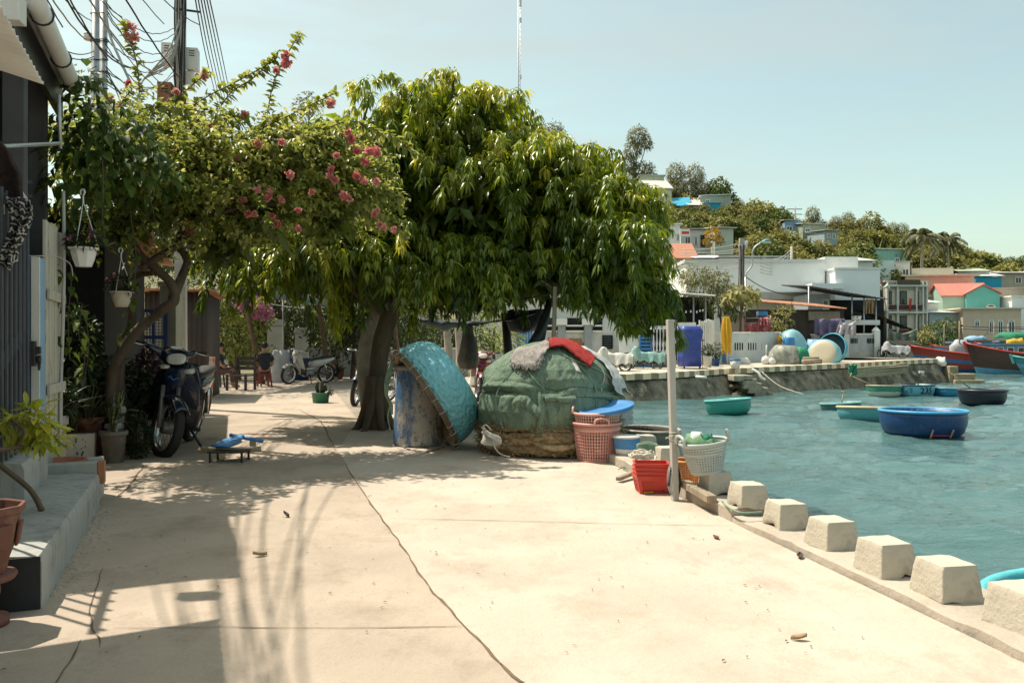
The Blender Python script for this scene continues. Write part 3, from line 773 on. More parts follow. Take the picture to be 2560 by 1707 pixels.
    leaf_mesh('inner_shade_foliage', Q, rand_dirs(n)+np.array([[0, 0, -.6]]), rand_dirs(n), .26*nr.uniform(.7, 1.3, n), .12, np.clip(nr.normal(.15, .1, n), 0, 1), lf_tree, t, fine=False)
    return t
street_tree()

# ================================================================== BOUGAINVILLEA AND CLIMBERS BY THE HOUSE
def spray(pts, d_leaf, L, W, tint, n_per=3):
    """leafy shoot: leaves in two ranks along a path"""
    pts = smooth(pts, 8); P_, D_, U_, T_ = [], [], [], []
    acc = 0
    for a, b in zip(pts[:-1], pts[1:]):
        t = (b-a); l = t.length; t.normalize(); acc += l
        while acc > d_leaf:
            acc -= d_leaf
            for _ in range(n_per):
                r_ = V(rand_dirs(1)[0]); r_ = (r_-t*r_.dot(t)).normalized()
                P_.append(a+t*rng.uniform(0, l)); D_.append(r_*.8+t*.45+V((0, 0, -.25))); U_.append(V((0, 0, 1))+r_*.3); T_.append(tint+rng.gauss(0, .12))
    k = len(P_)
    return [np.array([tuple(x) for x in q]) for q in (P_, D_, U_)]+[L*nr.uniform(.6, 1.2, k), W*nr.uniform(.7, 1.2, k), np.clip(np.array(T_), 0, 1)]
def cat(ls): return [np.concatenate(x) for x in zip(*ls)]
boug_lobes = [lobe(360, 470, 7.5, .5, .35, .4), lobe(300, 560, 7.8, .35, .25, .4), lobe(320, 380, 7.9, .68, .36, .7), lobe(520, 440, 8.0, .8, .36, .8), lobe(700, 430, 8.2, .75, .36, .7), lobe(840, 450, 8.5, .5, .40, .5), lobe(430, 520, 7.8, .6, .36, .7), lobe(640, 540, 8.1, .8, .34, .7),
              lobe(260, 440, 7.6, .55, .45, .6), lobe(830, 555, 8.5, .45, .24, .5), lobe(560, 620, 8.2, .45, .16, .5), lobe(470, 370, 8.1, .5, .2, .5)]
shoots = [  # long arching shoots against the sky (photo pixels, metres away)
    [(345, 330, 8), (348, 230, 8), (340, 150, 8), (305, 55, 8)], [(640, 400, 8), (665, 300, 8), (690, 190, 8), (752, 80, 8)], [(520, 330, 8), (570, 240, 8), (640, 190, 8), (700, 125, 8)],
    [(440, 330, 8), (490, 260, 8), (600, 200, 8), (690, 150, 8)], [(400, 300, 8), (450, 240, 8), (522, 180, 8)], [(560, 400, 8), (640, 330, 8), (720, 290, 8.2), (842, 232, 8.4)], [(700, 420, 8.2), (800, 340, 8.4), (900, 360, 8.6)],
    [(420, 400, 7.8), (500, 330, 8), (600, 285, 8)], [(300, 340, 7.8), (275, 300, 7.8), (268, 245, 7.8)], [(520, 400, 8), (560, 330, 8), (625, 290, 8)], [(380, 360, 8), (430, 290, 8), (445, 232, 8)], [(590, 380, 8), (640, 330, 8), (700, 300, 8.1)], [(350, 400, 7.9), (360, 320, 7.9), (385, 265, 7.9)], [(600, 430, 8), (690, 380, 8), (800, 400, 8.2), (950, 410, 8.4)], [(560, 500, 8), (650, 440, 8), (760, 430, 8.2), (900, 450, 8.5)],
    [(700, 560, 8.1), (820, 520, 8.3), (950, 540, 8.5), (1020, 590, 8.5)], [(330, 340, 7.9), (300, 270, 7.9), (330, 225, 7.9)], [(480, 470, 7.8), (560, 420, 7.9), (640, 350, 8), (705, 355, 8)]]
flowers = [(330, 95, .2, .55), (326, 65, .12, .5), (321, 208, .06, 0), (297, 268, .08, .2), (275, 243, .04, .4), (440, 228, .06, .6), (509, 190, .09, .55), (612, 288, .08, .5), (523, 318, .08, .1), (716, 158, .13, .15), (714, 140, .08, .05), (690, 175, .05, .4),
           (826, 258, .13, .55), (878, 348, .09, .1), (870, 330, .06, .3), (892, 378, .07, .1), (940, 380, .09, .1), (913, 405, .08, .0), (920, 378, .06, .3), (892, 440, .06, 0), (940, 455, .07, .3), (837, 450, .05, .2), (860, 488, .07, .2), (872, 497, .04, .4),
           (645, 358, .05, .6), (705, 355, .06, .5), (723, 437, .07, .5), (646, 362, .04, .5), (475, 575, .09, 0), (474, 555, .06, .1), (678, 540, .07, .1), (694, 560, .06, .0), (605, 500, .06, .2), (745, 572, .04, .3), (520, 462, .05, .3), (607, 498, .05, .4),
           (705, 500, .04, .2), (620, 535, .05, .2), (530, 420, .04, .3), (595, 395, .03, .4), (780, 480, .04, .3), (985, 575, .03, .5)]
flowers += [(rng.uniform(380, 960), rng.uniform(350, 570), rng.uniform(.025, .05), rng.uniform(.1, .8)) for _ in range(26)]
for _i in range(40):   # more arching shoots over the top and front of the shrub
    _x = rng.uniform(200, 900); _y = interp(_x, (200, 330, 520, 700, 900), (345, 345, 370, 385, 430))+rng.uniform(0, 150); _l = rng.uniform(70, 190); _d = 7.9+(_x-300)*.0008
    shoots.append([(_x, _y, _d), (_x+_l*.45, _y-_l*.42, _d-.1), (_x+_l, _y-_l*rng.uniform(.35, .65), _d-.2), (_x+_l*1.45, _y-_l*rng.uniform(.1, .45), _d-.25)])
def bougainvillea():
    base = G(268, 1005)+V((.05, 0, .0)); base = V((-4.05, 8.0, 0))
    t = thing('bougainvillea', 'large bougainvillea with pink flower clusters and a twisted trunk arching over the street', 'bush', base)
    Q = lambda px, py, d=7.9: P(px, py, d)
    mb = MB(); add_limb(mb, [base+V((0, 0, -.05)), Q(278, 960), Q(300, 890), Q(340, 830), Q(405, 775), Q(437, 748), Q(425, 705), Q(380, 665), Q(345, 630), Q(322, 575), Q(310, 520)], .062, .034, 10, 6)
    mb.build('trunk', m_darkbark, t, world=True)
    for pts, a, b in (([Q(355, 672), Q(400, 640), Q(450, 610), Q(470, 560), Q(540, 500)], .045, .02), ([Q(432, 745), Q(455, 690, 8.1), Q(468, 650, 8.1), Q(445, 610, 8.1), Q(470, 585, 8.1)], .05, .035), ([base+V((.08, .1, -.05)), Q(300, 900, 8.1), Q(330, 810, 8.1), Q(330, 700, 8.1), Q(400, 680, 8.1)], .06, .03),
                      ([Q(320, 560), Q(340, 470), Q(420, 400), Q(560, 360)], .04, .012), ([Q(470, 560), Q(600, 520), Q(760, 500, 8.2), Q(880, 450, 8.5)], .03, .01), ([Q(322, 575), Q(280, 520), Q(260, 430)], .03, .012)):
        mb = MB(); add_limb(mb, pts, a, b, 7); mb.build('branch', m_darkbark, t, world=True)
    parts = []; stems = MB()
    for c, r in boug_lobes:
        n = int(190*(r[0]*r[2]+r[0]*r[1]+r[1]*r[2])); u = rand_dirs(n); u[:, 2] = np.abs(u[:, 2])*np.where(nr.rand(n) < .8, 1, -1)
        for v in u:
            p = c+v*r*nr.uniform(.55, 1.0); o = v*np.array([1, 1, .5])+np.array([.35, -.05, .2])+nr.normal(scale=.35, size=3); o /= np.linalg.norm(o); l = nr.uniform(.22, .5)
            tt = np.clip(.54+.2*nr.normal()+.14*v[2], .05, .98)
            parts.append(spray([V(p), V(p+o*l*.5+np.array([0, 0, .03])), V(p+o*l+np.array([0, 0, -.07]))], .030, .062, .038, tt, 1))
    for s in shoots:
        pts = [P(*q) for q in s]; parts.append(spray(pts, .026, .092, .056, .55, 2)); stems.tube(smooth(pts, 5), .006, 5)
        k = len(pts)
        parts.append(spray(pts[-2:], .045, .07, .04, .85, 1))
    stems.build('shoot', m_bark, t, world=True)
    leaf_mesh('foliage', *cat(parts), lf_boug, t, droop=.15)
    # inner shade leaves
    Qs = np.concatenate([c+rand_dirs(90)*r*.6*nr.uniform(.1, 1, (90, 1)) for c, r in boug_lobes]); n = len(Qs)
    leaf_mesh('inner_shade_foliage', Qs, rand_dirs(n), rand_dirs(n), .2, .12, np.clip(nr.normal(.2, .1, n), 0, 1), lf_boug, t, fine=False)
    for i, (px, py, r_, tn) in enumerate(flowers):
        dd = 8.0 if px < 620 else 7.75; c = np.array(P(px, py, dd if py < 300 else dd-.28)); r_ *= .62; n = int(16+r_*520)
        cc = c+rand_dirs(n)*r_*.5*nr.uniform(.2, 1, (n, 1))**.6; d_ = rand_dirs(n)
        leaf_mesh('flower_cluster', cc, d_, rand_dirs(n), .04, .034, np.clip(nr.normal(tn, .18, n), 0, 1), lf_flower, t, droop=.0)
bougainvillea()

def climber():
    t = thing('climbing_vine', 'broad-leaved climbing vine trailing from the porch gutter with hanging tendrils', 'vine', (-3.3, 6.3, 0))
    lb = [lobe(235, 330, 6.4, .28, .36, .3), lobe(215, 250, 6.2, .12, .25, .2), lobe(280, 400, 6.6, .36, .30, .35), lobe(190, 420, 6.3, .22, .4, .3), lobe(330, 350, 6.8, .25, .25, .3), lobe(360, 440, 6.8, .3, .25, .3)]
    parts = []; mb = MB()
    for c, r in lb:
        n = int(520*(r[0]*r[2]+r[0]*r[1]+r[1]*r[2])); u = rand_dirs(n); p = c+u*r*nr.uniform(.6, 1.05, (n, 1))
        parts.append([p, u*.5+np.array([[.1, -.35, -.7]])+nr.normal(scale=.3, size=(n, 3)), u+np.array([[0, -.5, .6]]), .105*nr.uniform(.6, 1.25, n), .068*nr.uniform(.7, 1.2, n), np.clip(nr.normal(.36, .15, n), 0, 1)])
    tend = [[(256, 400, 6.2), (258, 470, 6.2), (256, 540, 6.2), (262, 600, 6.2), (275, 632, 6.2)], [(370, 470, 6.6), (385, 540, 6.6), (400, 600, 6.6)], [(180, 500, 6.1), (172, 600, 6.1), (178, 700, 6.1), (170, 800, 6.1), (175, 900, 6.1)],
            [(140, 620, 5.9), (138, 700, 5.9), (132, 780, 5.9), (140, 880, 5.9)], [(205, 760, 6.4), (196, 830, 6.4), (212, 890, 6.4), (200, 960, 6.4)], [(330, 420, 6.8), (325, 520, 6.8), (340, 640, 6.8), (330, 740, 6.8), (300, 850, 6.8)], [(215, 800, 6.5), (222, 870, 6.5), (212, 940, 6.5)]]
    for s in tend:
        pts = [P(*q) for q in s]; mb.tube(smooth(pts, 6), .004, 5); parts.append(spray(pts, .055, .095, .06, .42, 1))
    mb.build('stem', m_bark, t, world=True)
    leaf_mesh('foliage', *cat(parts), lf_vine, t, droop=.2)
climber()
# ================================================================== THE HOUSE ON THE STREET, ITS STEPS AND GATE
HO = V((-1.97, 3.34, 0)); HR = 22.05
HM = T(*HO) @ RZ(HR)
def HL(x, y, z): return HM @ V((x, y, z))
t = thing('concrete_steps', 'grey concrete entrance steps with a black painted near end, below the barred gate', 'steps', HO, HR)
def slab(name, x0, x1, y0, y1, z0, z1, m, parent, chip=.008):
    mb = MB(); nx, ny, nz = 8, max(4, int((y1-y0)*14)), 6
    def f(u, v, w): 
        p = V((lerp(x0, x1, u), lerp(y0, y1, v), lerp(z0, z1, w)))
        q = p.copy(); e = chip*vn(p.x*9, p.y*9, p.z*9)+chip*.6*vn(p.x*25, p.y*25, p.z*25); q += V((e*.5, e*.4, e*.6 if w > .5 else 0))
        if u > .99 and w > .99: q += V((-.014, 0, -.012))
        return q
    mb.grid(lambda a, b: f(a, b, 1), nx, ny); mb.grid(lambda a, b: f(1, a, b), ny, nz); mb.grid(lambda a, b: f(a, 0, b), nx, nz); mb.grid(lambda a, b: f(1-a, 1, b), nx, nz)
    return mb.build(name, m, parent)
slab('lower_step', -1.3, 0, 0.012, 2.3, -.02, .235, m_step, t)
mb = MB(); mb.box((-.65, .006, .11), (1.285, .012, .22)); mb.build('black_end', m_tar, t)
slab('upper_step', -1.4, -.285, 1.32, 2.12, .2, .455, m_step, t)
slab('landing', -1.4, -.34, 2.13, 3.0, -.02, .44, m_step, t)
# rough mortar splash along the foot
mb = MB()
for i in range(260):
    y = rng.uniform(.15, 2.25); x = abs(rng.gauss(0, .07))+.0; r_ = rng.uniform(.003, .015)
    mb.lathe([(0, r_*.5), (r_*.6, r_*.3), (r_, .05*r_), (r_, -.01)], 7, T(x, y, 0) @ RZ(rng.uniform(0, 360)) @ SCL(1.2, 1.7, .7))
tag(mb.build('mortar_splash', g_left, loc=HO, rz=HR), kind='stuff')
# brick-edged planter at the far end of the steps
t = thing('step_planter', 'low concrete planter with an orange brick corner at the end of the steps', 'planter', HL(-.25, 2.6, 0), HR)
mb = MB(); mb.box((-.02, -.2, .15), (.5, .09, .30)); mb.box((-.02, .2, .14), (.5, .09, .28)); mb.box((-.24, 0, .145), (.06, .31, .29)); mb.box((.19, 0, .12), (.09, .31, .24)); mb.build('wall', m_step, t, bevel=.008)
mb = MB(); mb.box((.253, -.2, .225), (.045, .095, .155)); mb.build('brick', m_brick, t, bevel=.005)
t = thing('clay_pan', 'shallow terracotta pan set in the brick-edged planter', 'pot', HL(-.27, 2.6, .17), HR)
MB().lathe([(0, .0), (.11, 0), (.15, .115), (.165, .12), (.16, .13), (.145, .125), (.10, .03), (0, .03)], 24).build('bowl', m_terra, t)
MB().lathe([(0, .075), (.126, .07)], 20).build('soil', m_soil, t)

# --- the porch itself
def corrugate(mb, x0, x1, y0, y1, z0, z1, pitch, amp, th=.004, mi=0, along='y'):
    """sheet from (x0,z0) to (x1,z1) whose waves run in y"""
    n = max(4, int((y1-y0)/pitch*8))
    mb.grid(lambda u, v: (lerp(x0, x1, v), lerp(y0, y1, u), lerp(z0, z1, v)+amp*math.sin(u*(y1-y0)/pitch*2*PI)), n, 4, mi, True, thick=th)
t = thing('porch_house', 'dark open-fronted porch house with grey posts, white gutter and corrugated roof sheets', 'house', HL(-1.2, 1.5, 0), HR)
def W(mb, name, m, par=None, **k): return mb.build(name, m, par or t, world=True, **k)
mb = MB(); mb.box((-1.75, .4, 1.75), (.15, 7.0, 3.7), M=HM); mb.box((-1.75, 3.56, 1.65), (2.2, .12, 3.3), M=HM); mb.box((-1.75, 6.0, 1.7), (.15, 5.0, 3.5), M=HM); W(mb, 'wall', m_dark)  # walls coloured near-black for the shade inside the porch
mb = MB(); corrugate(mb, -.28, -2.4, 1.57, 3.55, 3.2, 3.55, .076, .009); 
for q in range(len(mb.v)): mb.v[q] = tuple(HM @ V(mb.v[q]))
ro = W(mb, 'roof', m_tin)
mb = MB(); mb.box((-.40, 2.56, 3.07), (.04, 1.96, .22), M=HM); mb.box((-1.3, 1.62, 3.25), (2.0, .05, .12), M=HM); mb.box((-1.3, 3.5, 3.25), (2.0, .05, .12), M=HM); mb.box((-.9, 2.56, 3.17), (.05, 1.9, .06), M=HM); W(mb, 'fascia', m_blackmetal)
mb = MB(); mb.tube([HL(-.27, y, 3.14) for y in np.linspace(1.52, 3.3, 12)], .058, 14); gt = W(mb, 'gutter', m_whiteplastic)
mb = MB()
for y in (1.8, 2.6, 3.22): MB().tube([HL(-.27+.064*math.cos(a), y, 3.14+.064*math.sin(a)) for a in np.linspace(0, 2*PI, 14)], .007, 5).build('strap', m_blackmetal, gt, world=True)
mb = MB(); corrugate(mb, -.082, -1.7, -2.4, .60, 2.37, 2.78, .076, .010)
for q in range(len(mb.v)): mb.v[q] = tuple(HM @ V(mb.v[q]))
W(mb, 'awning_sheet', m_whitedirty)
mb = MB(); mb.box((-.30, -1.0, 2.385), (.05, 2.8, .05), M=HM); mb.box((-1.3, -1.0, 2.62), (.05, 2.8, .05), M=HM); W(mb, 'awning_beam', m_blackmetal)
for c, w in ((HL(-.5, 2.3, 0), .13), (HL(-.52, 3.3, 0), .12)):
    mb = MB(); mb.box((0, 0, 1.6), (w, w, 3.1), M=T(*c) @ RZ(HR)); W(mb, 'post', m_porchgrey, bevel=.008)
mb = MB(); mb.box((-.95, 2.9, 2.3), (.9, .03, .025), M=HM); mb.box((-.95, 2.9, 2.2), (.9, .03, .02), M=HM); mb.box((-.95, 2.9, 2.05), (.9, .03, .16), M=HM); W(mb, 'louvre', m_gate)
mb = MB(); mb.tube([P(-60, 369, 4.4), P(150, 359, 5.15)], .012, 8); mb.tube([P(147, 238, 5.17), P(151, 372, 5.17)], .012, 8); W(mb, 'awning_bar', m_metal)
mb = MB(); mb.tube(smooth([HL(-.45, 1.6, 3.05), HL(-.42, 1.75, 2.86), HL(-.40, 1.9, 2.9), HL(-.40, 2.0, 3.05)], 6), .006, 5); mb.tube(smooth([HL(-.45, 1.6, 3.08), HL(-.4, 1.8, 2.8), HL(-.40, 2.05, 3.1)], 6), .005, 5); W(mb, 'cable_loop', m_cablegrey)
mb = MB(); mb.box(tuple(P(20, 25, 4.3)), (.15, .1, .14), rz=10); W(mb, 'junction_box', m_whitedirty, bevel=.006)

# --- gate
t = thing('barred_gate', 'dark grey vertical-bar metal gate standing on the concrete steps', 'gate', HL(-.37, 1.2, .455), HR)
L_ = lambda: T(-.0, 0, 0)
for i in range(13):
    y = -.75+i*.125
    mb = MB(); mb.box((0, y, .76), (.015, .018, 1.50)); mb.build('bar', m_gate, t, bevel=.003)
mb = MB()
for z in (.06, 1.47): mb.box((-.027, 0.02, z), (.03, 1.62, .04))
mb.bar((-.03, .75, .72), (-.03, -.2, .45), .035, .05); mb.box((-.027, .80, .765), (.035, .05, 1.53)); mb.build('frame', m_gate, t)
mb = MB(); mb.box((.02, .80, .60), (.03, .085, .16)); mb.box((.045, .82, .62), (.03, .05, .05)); mb.lathe([(.0, 0), (.03, 0), (.03, .02), (0, .02)], 12, T(.04, .83, .56) @ RY(90)); mb.tube([V((.05, .83+.03*math.cos(a), .53+.035*math.sin(a))) for a in np.linspace(PI, 2*PI, 8)], .006, 6)
mb.build('latch', m_blackmetal, t, bevel=.004)
t = thing('blue_gatepost', 'pale blue painted post beside the barred gate', 'post', HL(-.36, 2.22, .44), HR)
MB().box((0, 0, .62), (.07, .15, 1.24)).build('shaft', m_ltblue, t, bevel=.006); MB().box((.006, -.095, .62), (.045, .035, 1.24)).build('edge_strip', m_whitedirty, t)
t = thing('plank_shutter', 'tall shutter of cream peeling wooden planks with crossbars', 'shutter', HL(-.35, 2.80, .44), HR)
m_peel = M_('peeling_cream_paint', (.50, .47, .39), .8, .12, 6, .4, 30, worn=[((.22, .17, .11), .58, .68, 9)], sc=(1, 1, .35))
for i in range(6):
    MB().box((.004*(i % 2), -.32+i*.128, .78), (.022, .112, 1.5+.05*vn(i, 2))).build('plank', m_peel, t, bevel=.004)
for z in (.36, 1.02): MB().box((.026, 0, z), (.022, .76, .07)).build('crossbar', m_peel, t, bevel=.004)
mb = MB(); mb.tube(smooth([P(158, 478, 5.95), P(160, 620, 5.95), P(158, 780, 5.95), P(152, 960, 5.95), P(150, 1062, 5.95), V((-3.37, 5.95, 0))], 5), .013, 8)
tag(mb.build('grey_conduit', m_cablegrey, loc=V((-3.37, 5.95, 0)), world=True), 'grey plastic conduit pipe rising beside the plank shutter', 'pipe')
# wire stretched between the shutter and gate
mb = MB(); mb.tube(smooth([P(66, 640, 5.2), P(100, 640, 5.4), P(140, 640, 5.6), P(175, 660, 5.9), P(182, 690, 5.95)], 5), .004, 5)
tag(mb.build('tie_wire', m_cablegrey, loc=P(100, 640, 5.4), world=True), 'thin grey wire tied between the gate post and the conduit', 'wire')

# cloths on the gate
def patt():
    m, nt, out = newmat('black_white_swirl_cloth'); b = nt.nodes.new('ShaderNodeBsdfPrincipled'); nt.links.new(b.outputs[0], out.inputs[0])
    w = nt.nodes.new('ShaderNodeTexWave'); w.wave_type = 'RINGS'; w.inputs['Scale'].default_value = 9; w.inputs['Distortion'].default_value = 9; w.inputs['Detail'].default_value = 1.5; w.inputs['Detail Scale'].default_value = 3
    nt.links.new(coords(nt, 'Object'), w.inputs['Vector']); c = ramp(nt, w.outputs['Fac'], .72, .82, (.02, .02, .022, 1), (.42, .40, .37, 1)); nt.links.new(c, b.inputs['Base Color']); b.inputs['Roughness'].default_value = .95
    return m
mb = MB(); o0 = P(42, 495, 4.35)
mb.grid(lambda u, v: (-.07+.15*u+.03*math.sin(v*5)-.05*v*(u-.5), -.02+.03*math.sin(u*16+v*2), .0-.36*v*(.75+.35*math.sin(u*3.0+.3))-.02*abs(u-.5)), 26, 22, thick=.004)
tag(mb.build('swirl_cloth', patt(), loc=o0), 'black cloth with white swirls hung over the gate', 'cloth')
m_rug = M_('brown_pile', (.035, .02, .014), .95, .5, 25, 1.0, 70)
mb = MB(); mb.grid(lambda u, v: (-.14+.22*u+.03*v, .03*math.sin(u*4)+.05*u, .28-.30*v-.24*u*u+.02*vn(u*9, v*9)), 18, 18, thick=.025)
tag(mb.build('brown_mat', m_rug, loc=P(10, 455, 4.4)), 'dark brown shaggy mat draped at the porch edge', 'mat')
mb = MB(); mb.grid(lambda u, v: (-.12+.2*u, .0+.12*v, .05-.09*v+.05*u), 6, 5, thick=.006); tag(mb.build('tin_scrap', m_whitedirty, loc=P(14, 512, 4.45)), 'bent pale sheet below the brown shaggy mat', 'sheet')

# ------------------------------------------------------------------ pots and plants
def bush_leaves(c, r, n, L, W_, tint, out=.8, down=.1):
    u = rand_dirs(n); p = np.array(c)+u*np.array(r)*nr.uniform(.45, 1.0, (n, 1))
    return [p, u*out+np.array([[0, 0, -down]])+nr.normal(scale=.4, size=(n, 3)), u+np.array([[0, 0, .7]]), L*nr.uniform(.6, 1.25, n), W_*nr.uniform(.7, 1.2, n), np.clip(nr.normal(tint, .16, n), 0, 1)]
def blades(mb, c, n, h, w, lean=.5, seed=1, mi=0, arch=1.0):
    r_ = random.Random(seed)
    for i in range(n):
        a = r_.uniform(0, 2*PI); l = h*r_.uniform(.55, 1.1); k = lean*r_.uniform(.2, 1.2); u = V((math.cos(a), math.sin(a), 0)); s = V((-u.y, u.x, 0)); vs = []; fs = []
        for j in range(7):
            q = j/6; p = V(c)+u*(k*l*(q+arch*q*q*.6))+V((0, 0, l*(q-arch*k*.55*q*q*q))); ww = w*(1-q**1.8)*(.55+.9*q if q < .5 else 1)
            vs += [p-s*ww+V((0, 0, ww*.5)), p, p+s*ww+V((0, 0, ww*.5))]
            if j: b = 3*j; fs += [(b-3, b-2, b+1, b), (b-2, b-1, b+2, b+1)]
        mb.add(vs, fs, mi, True)
def pot(name, label, loc, r0, r1, h, m, n=24, lip=.012, facets=False, cat='potted plant', group=None, fill=.85):
    t = thing(name, label, cat, loc, 0, group)
    MB().lathe([(0, 0), (r0, 0), (lerp(r0, r1, .85), h*.86), (r1+lip, h*.87), (r1+lip, h), (r1-.004, h), (lerp(r0, r1, .7), h*.6), (0, h*.55)], n, sm=not facets).build('pot', m, t)
    MB().lathe([(0, h*fill+.01), (r1*.97, h*fill)], n).build('soil', m_soil, t)
    return t
m_blade = M_('grassy_leaf', (.075, .08, .035), .55, .5, 9, 0, trans=.2); m_bladed = M_('dark_blade', (.03, .04, .02), .5, .4, 9, 0, trans=.15)
def snake():
    m, nt, out = newmat('snake_plant_leaf'); b = nt.nodes.new('ShaderNodeBsdfPrincipled'); nt.links.new(b.outputs[0], out.inputs[0])
    c = ramp(nt, noise(nt, coords(nt, 'Object', (6, 6, 26)), 1.2, 3), .42, .6, (.04, .055, .025, 1), (.22, .22, .10, 1)); nt.links.new(c, b.inputs['Base Color']); b.inputs['Roughness'].default_value = .4
    return m
m_snake = snake()
# big terracotta pot on its pedestal in the corner of the photo
pc = V((-2.09, 3.14, 0))
t = thing('pedestal_pot', 'large dusty terracotta pot on a turned pedestal in front of the steps', 'pot', pc); t.scale = (.94, .94, .87)
mb = MB(); mb.lathe([(0, 0), (.10, 0), (.10, .035), (.062, .055), (.055, .10), (.068, .15), (.066, .19), (.12, .205), (.13, .225), (.125, .235), (0, .235)], 28); mb.build('pedestal', m_terrad, t)
mb = MB(); mb.lathe([(0, .236), (.092, .236), (.098, .27), (.10, .29), (.128, .37), (.146, .50), (.15, .505), (.163, .51), (.165, .545), (.148, .545), (.135, .48), (0, .46)], 8, sm=False); mb.build('pot', m_terrad, t, bevel=.006)
MB().lathe([(0, .50), (.142, .495)], 8).build('soil', m_soil, t)
mb = MB()
for k in range(8):
    a = 2*PI*(k+.5)/8; mb.box((.1265*math.cos(a), .1265*math.sin(a), .41), (.012, .055, .11), rz=math.degrees(a), top=(1, 1.25), sh=(.017, 0))
mb.build('relief_panel', m_terrad, t, bevel=.004)
# lime-leaved branch hanging in from a pot out of frame
t = thing('lime_shrub', 'sunlit lime green shrub with pointed leaves on a bent woody stem by the gate', 'shrub', HL(-.15, 1.02, .235))
mb = MB(); st = [HL(-.15, 1.0, .235), HL(-.20, .95, .36), P(-20, 1140, 3.95), P(40, 1118, 4.1), P(92, 1120, 4.25), P(90, 1090, 4.3), P(85, 1050, 4.3)]
mb.tube(smooth(st, 6), [.016-.0003*i for i in range(37)], 7); mb.tube(smooth([P(40, 1118, 4.1), P(60, 1080, 4.1), P(30, 1050, 4.1)], 5), .007, 6); mb.build('stem', m_bark, t, world=True)
ls = []
for px, py, k in ((88, 1050, 34), (60, 1065, 30), (115, 1075, 26), (30, 1070, 20), (105, 1100, 18), (135, 1105, 10), (70, 1035, 16), (5, 1060, 14), (95, 1030, 12)):
    c = np.array(P(px, py, 4.22)); u = rand_dirs(k)
    ls.append([c+u*.05, u+np.array([[.15, -.2, -.35]]), u*.4+np.array([[0, -.2, 1.0]]), .085*nr.uniform(.6, 1.35, k), .036*nr.uniform(.8, 1.2, k), np.clip(nr.normal(.55, .2, k), 0, 1)])
leaf_mesh('foliage', *cat(ls), lf_yel, t, droop=.1)
# the cluster of pots at the far end of the steps
t = thing('cement_planter', 'whitewashed cracked cement planter holding grassy plants', 'planter', G(190, 1158), 22)
mb = MB(); mb.box((0, .13, .14), (.31, .30, .28), top=(1.06, 1.04)); mb.build('box', M_('cracked_whitewash', (.52, .47, .41), .9, .15, 5, .5, 25, worn=[((.26, .12, .07), .57, .66, 9), ((.2, .18, .15), .6, .75, 4)]), t, bevel=.02)
MB().box((0, .13, .285), (.28, .27, .01)).build('soil', m_soil, t)
mb = MB(); blades(mb, (-.06, .12, .28), 34, .42, .009, .8, 3); blades(mb, (.08, .1, .28), 30, .40, .008, .9, 4); mb.build('grass', m_blade, t)
mb = MB(); blades(mb, (-.22, .22, .25), 26, .5, .022, .6, 8); blades(mb, (.25, .3, .25), 24, .5, .02, .7, 9); blades(mb, (-.45, .3, .2), 22, .55, .024, .6, 10); mb.build('broad_grass', m_bladed, t)
tr = []
for k in range(2):
    q = V((.02+.08*k, -.03, .27)); pts = [G(190, 1158)+V(q), G(190, 1158)+q+V((.01, -.03, -.06)), G(190, 1158)+q+V((.03*vn(k, 1), -.04, -.2))]; tr.append(spray(pts, .03, .035, .02, .5, 1))
leaf_mesh('trailing_leaves', *cat(tr), lf_pot, t)
t = pot('potted_plant', 'terracotta pot of strappy grass beside the cement planter', G(232, 1140)+V((0, .25, 0)), .10, .14, .30, m_terra)
mb = MB(); blades(mb, (0, 0, .28), 44, .42, .008, .9, 12); mb.build('grass', m_blade, t)
t = pot('potted_plant', 'weathered tall grey cement pot with a striped snake plant', G(268, 1160)+V((0, .12, 0)), .085, .115, .30, M_('mossy_pot', (.17, .155, .13), .9, .25, 5, .5, 30, worn=((.3, .27, .22), .55, .7, 5)))
mb = MB(); blades(mb, (0, 0, .27), 19, .40, .024, .3, 5, arch=.1); mb.build('snake_leaf', m_snake, t)
t = pot('potted_plant', 'terracotta pot with dark foliage behind the broken cement stump', G(287, 1120)+V((0, .1, 0)), .09, .12, .32, m_terra)
leaf_mesh('foliage', *bush_leaves(V(t.location)+V((0, 0, .5)), (.22, .2, .22), 420, .09, .04, .35), lf_pot, t)
for px, d, r_, h_, n_, bh, m_, ml, lab in ((128, 6.35, .11, .55, 40, .46, m_conc, m_bladed, 'tall cement pot of dark arching blades close to the plank shutter'), (222, 7.7, .12, .42, 46, .44, m_terrad, m_blade, 'dusty clay pot of grassy leaves behind the cement planter'), (318, 8.2, .11, .34, 36, .5, m_terra, m_bladed, 'clay pot of dark sword leaves beside the feathery bush'), (285, 8.0, .10, .5, 26, .42, m_whitedirty, m_snake, 'dirty white pot of striped upright leaves under the twisted trunk')):
    c = P(px, 1000, d); t = pot('potted_plant', lab, V((c.x, d, 0)), r_*.8, r_, h_, m_); mb = MB(); blades(mb, (0, 0, h_*.85), n_, bh, .016, .7 if ml is not m_snake else .3, int(px)); mb.build('leaf_blade', ml, t)
mb = MB()
for k in range(7): mb.box((.03*vn(k, 4), .02*vn(k, 6), .035+.05*k), (.15-.012*k+.03*vn(k, 1), .13, .05), rz=20*vn(k, 9))
tag(mb.build('broken_stump', m_conc, loc=G(285, 1152), bevel=.012), 'crumbling cement stump at the foot of the potted plants', 'cement stump')
t = thing('feathery_bush', 'dense dark feathery bush beside the parked motorbike wheel', 'bush', G(333, 1150)+V((0, .1, 0)))
bl_ = bush_leaves(V(t.location)+V((0, 0, .22)), (.13, .13, .23), 2600, .045, .009, .22, 1.0, -.2); leaf_mesh('foliage', *bl_, lf_pot, t, fine=False, droop=0)
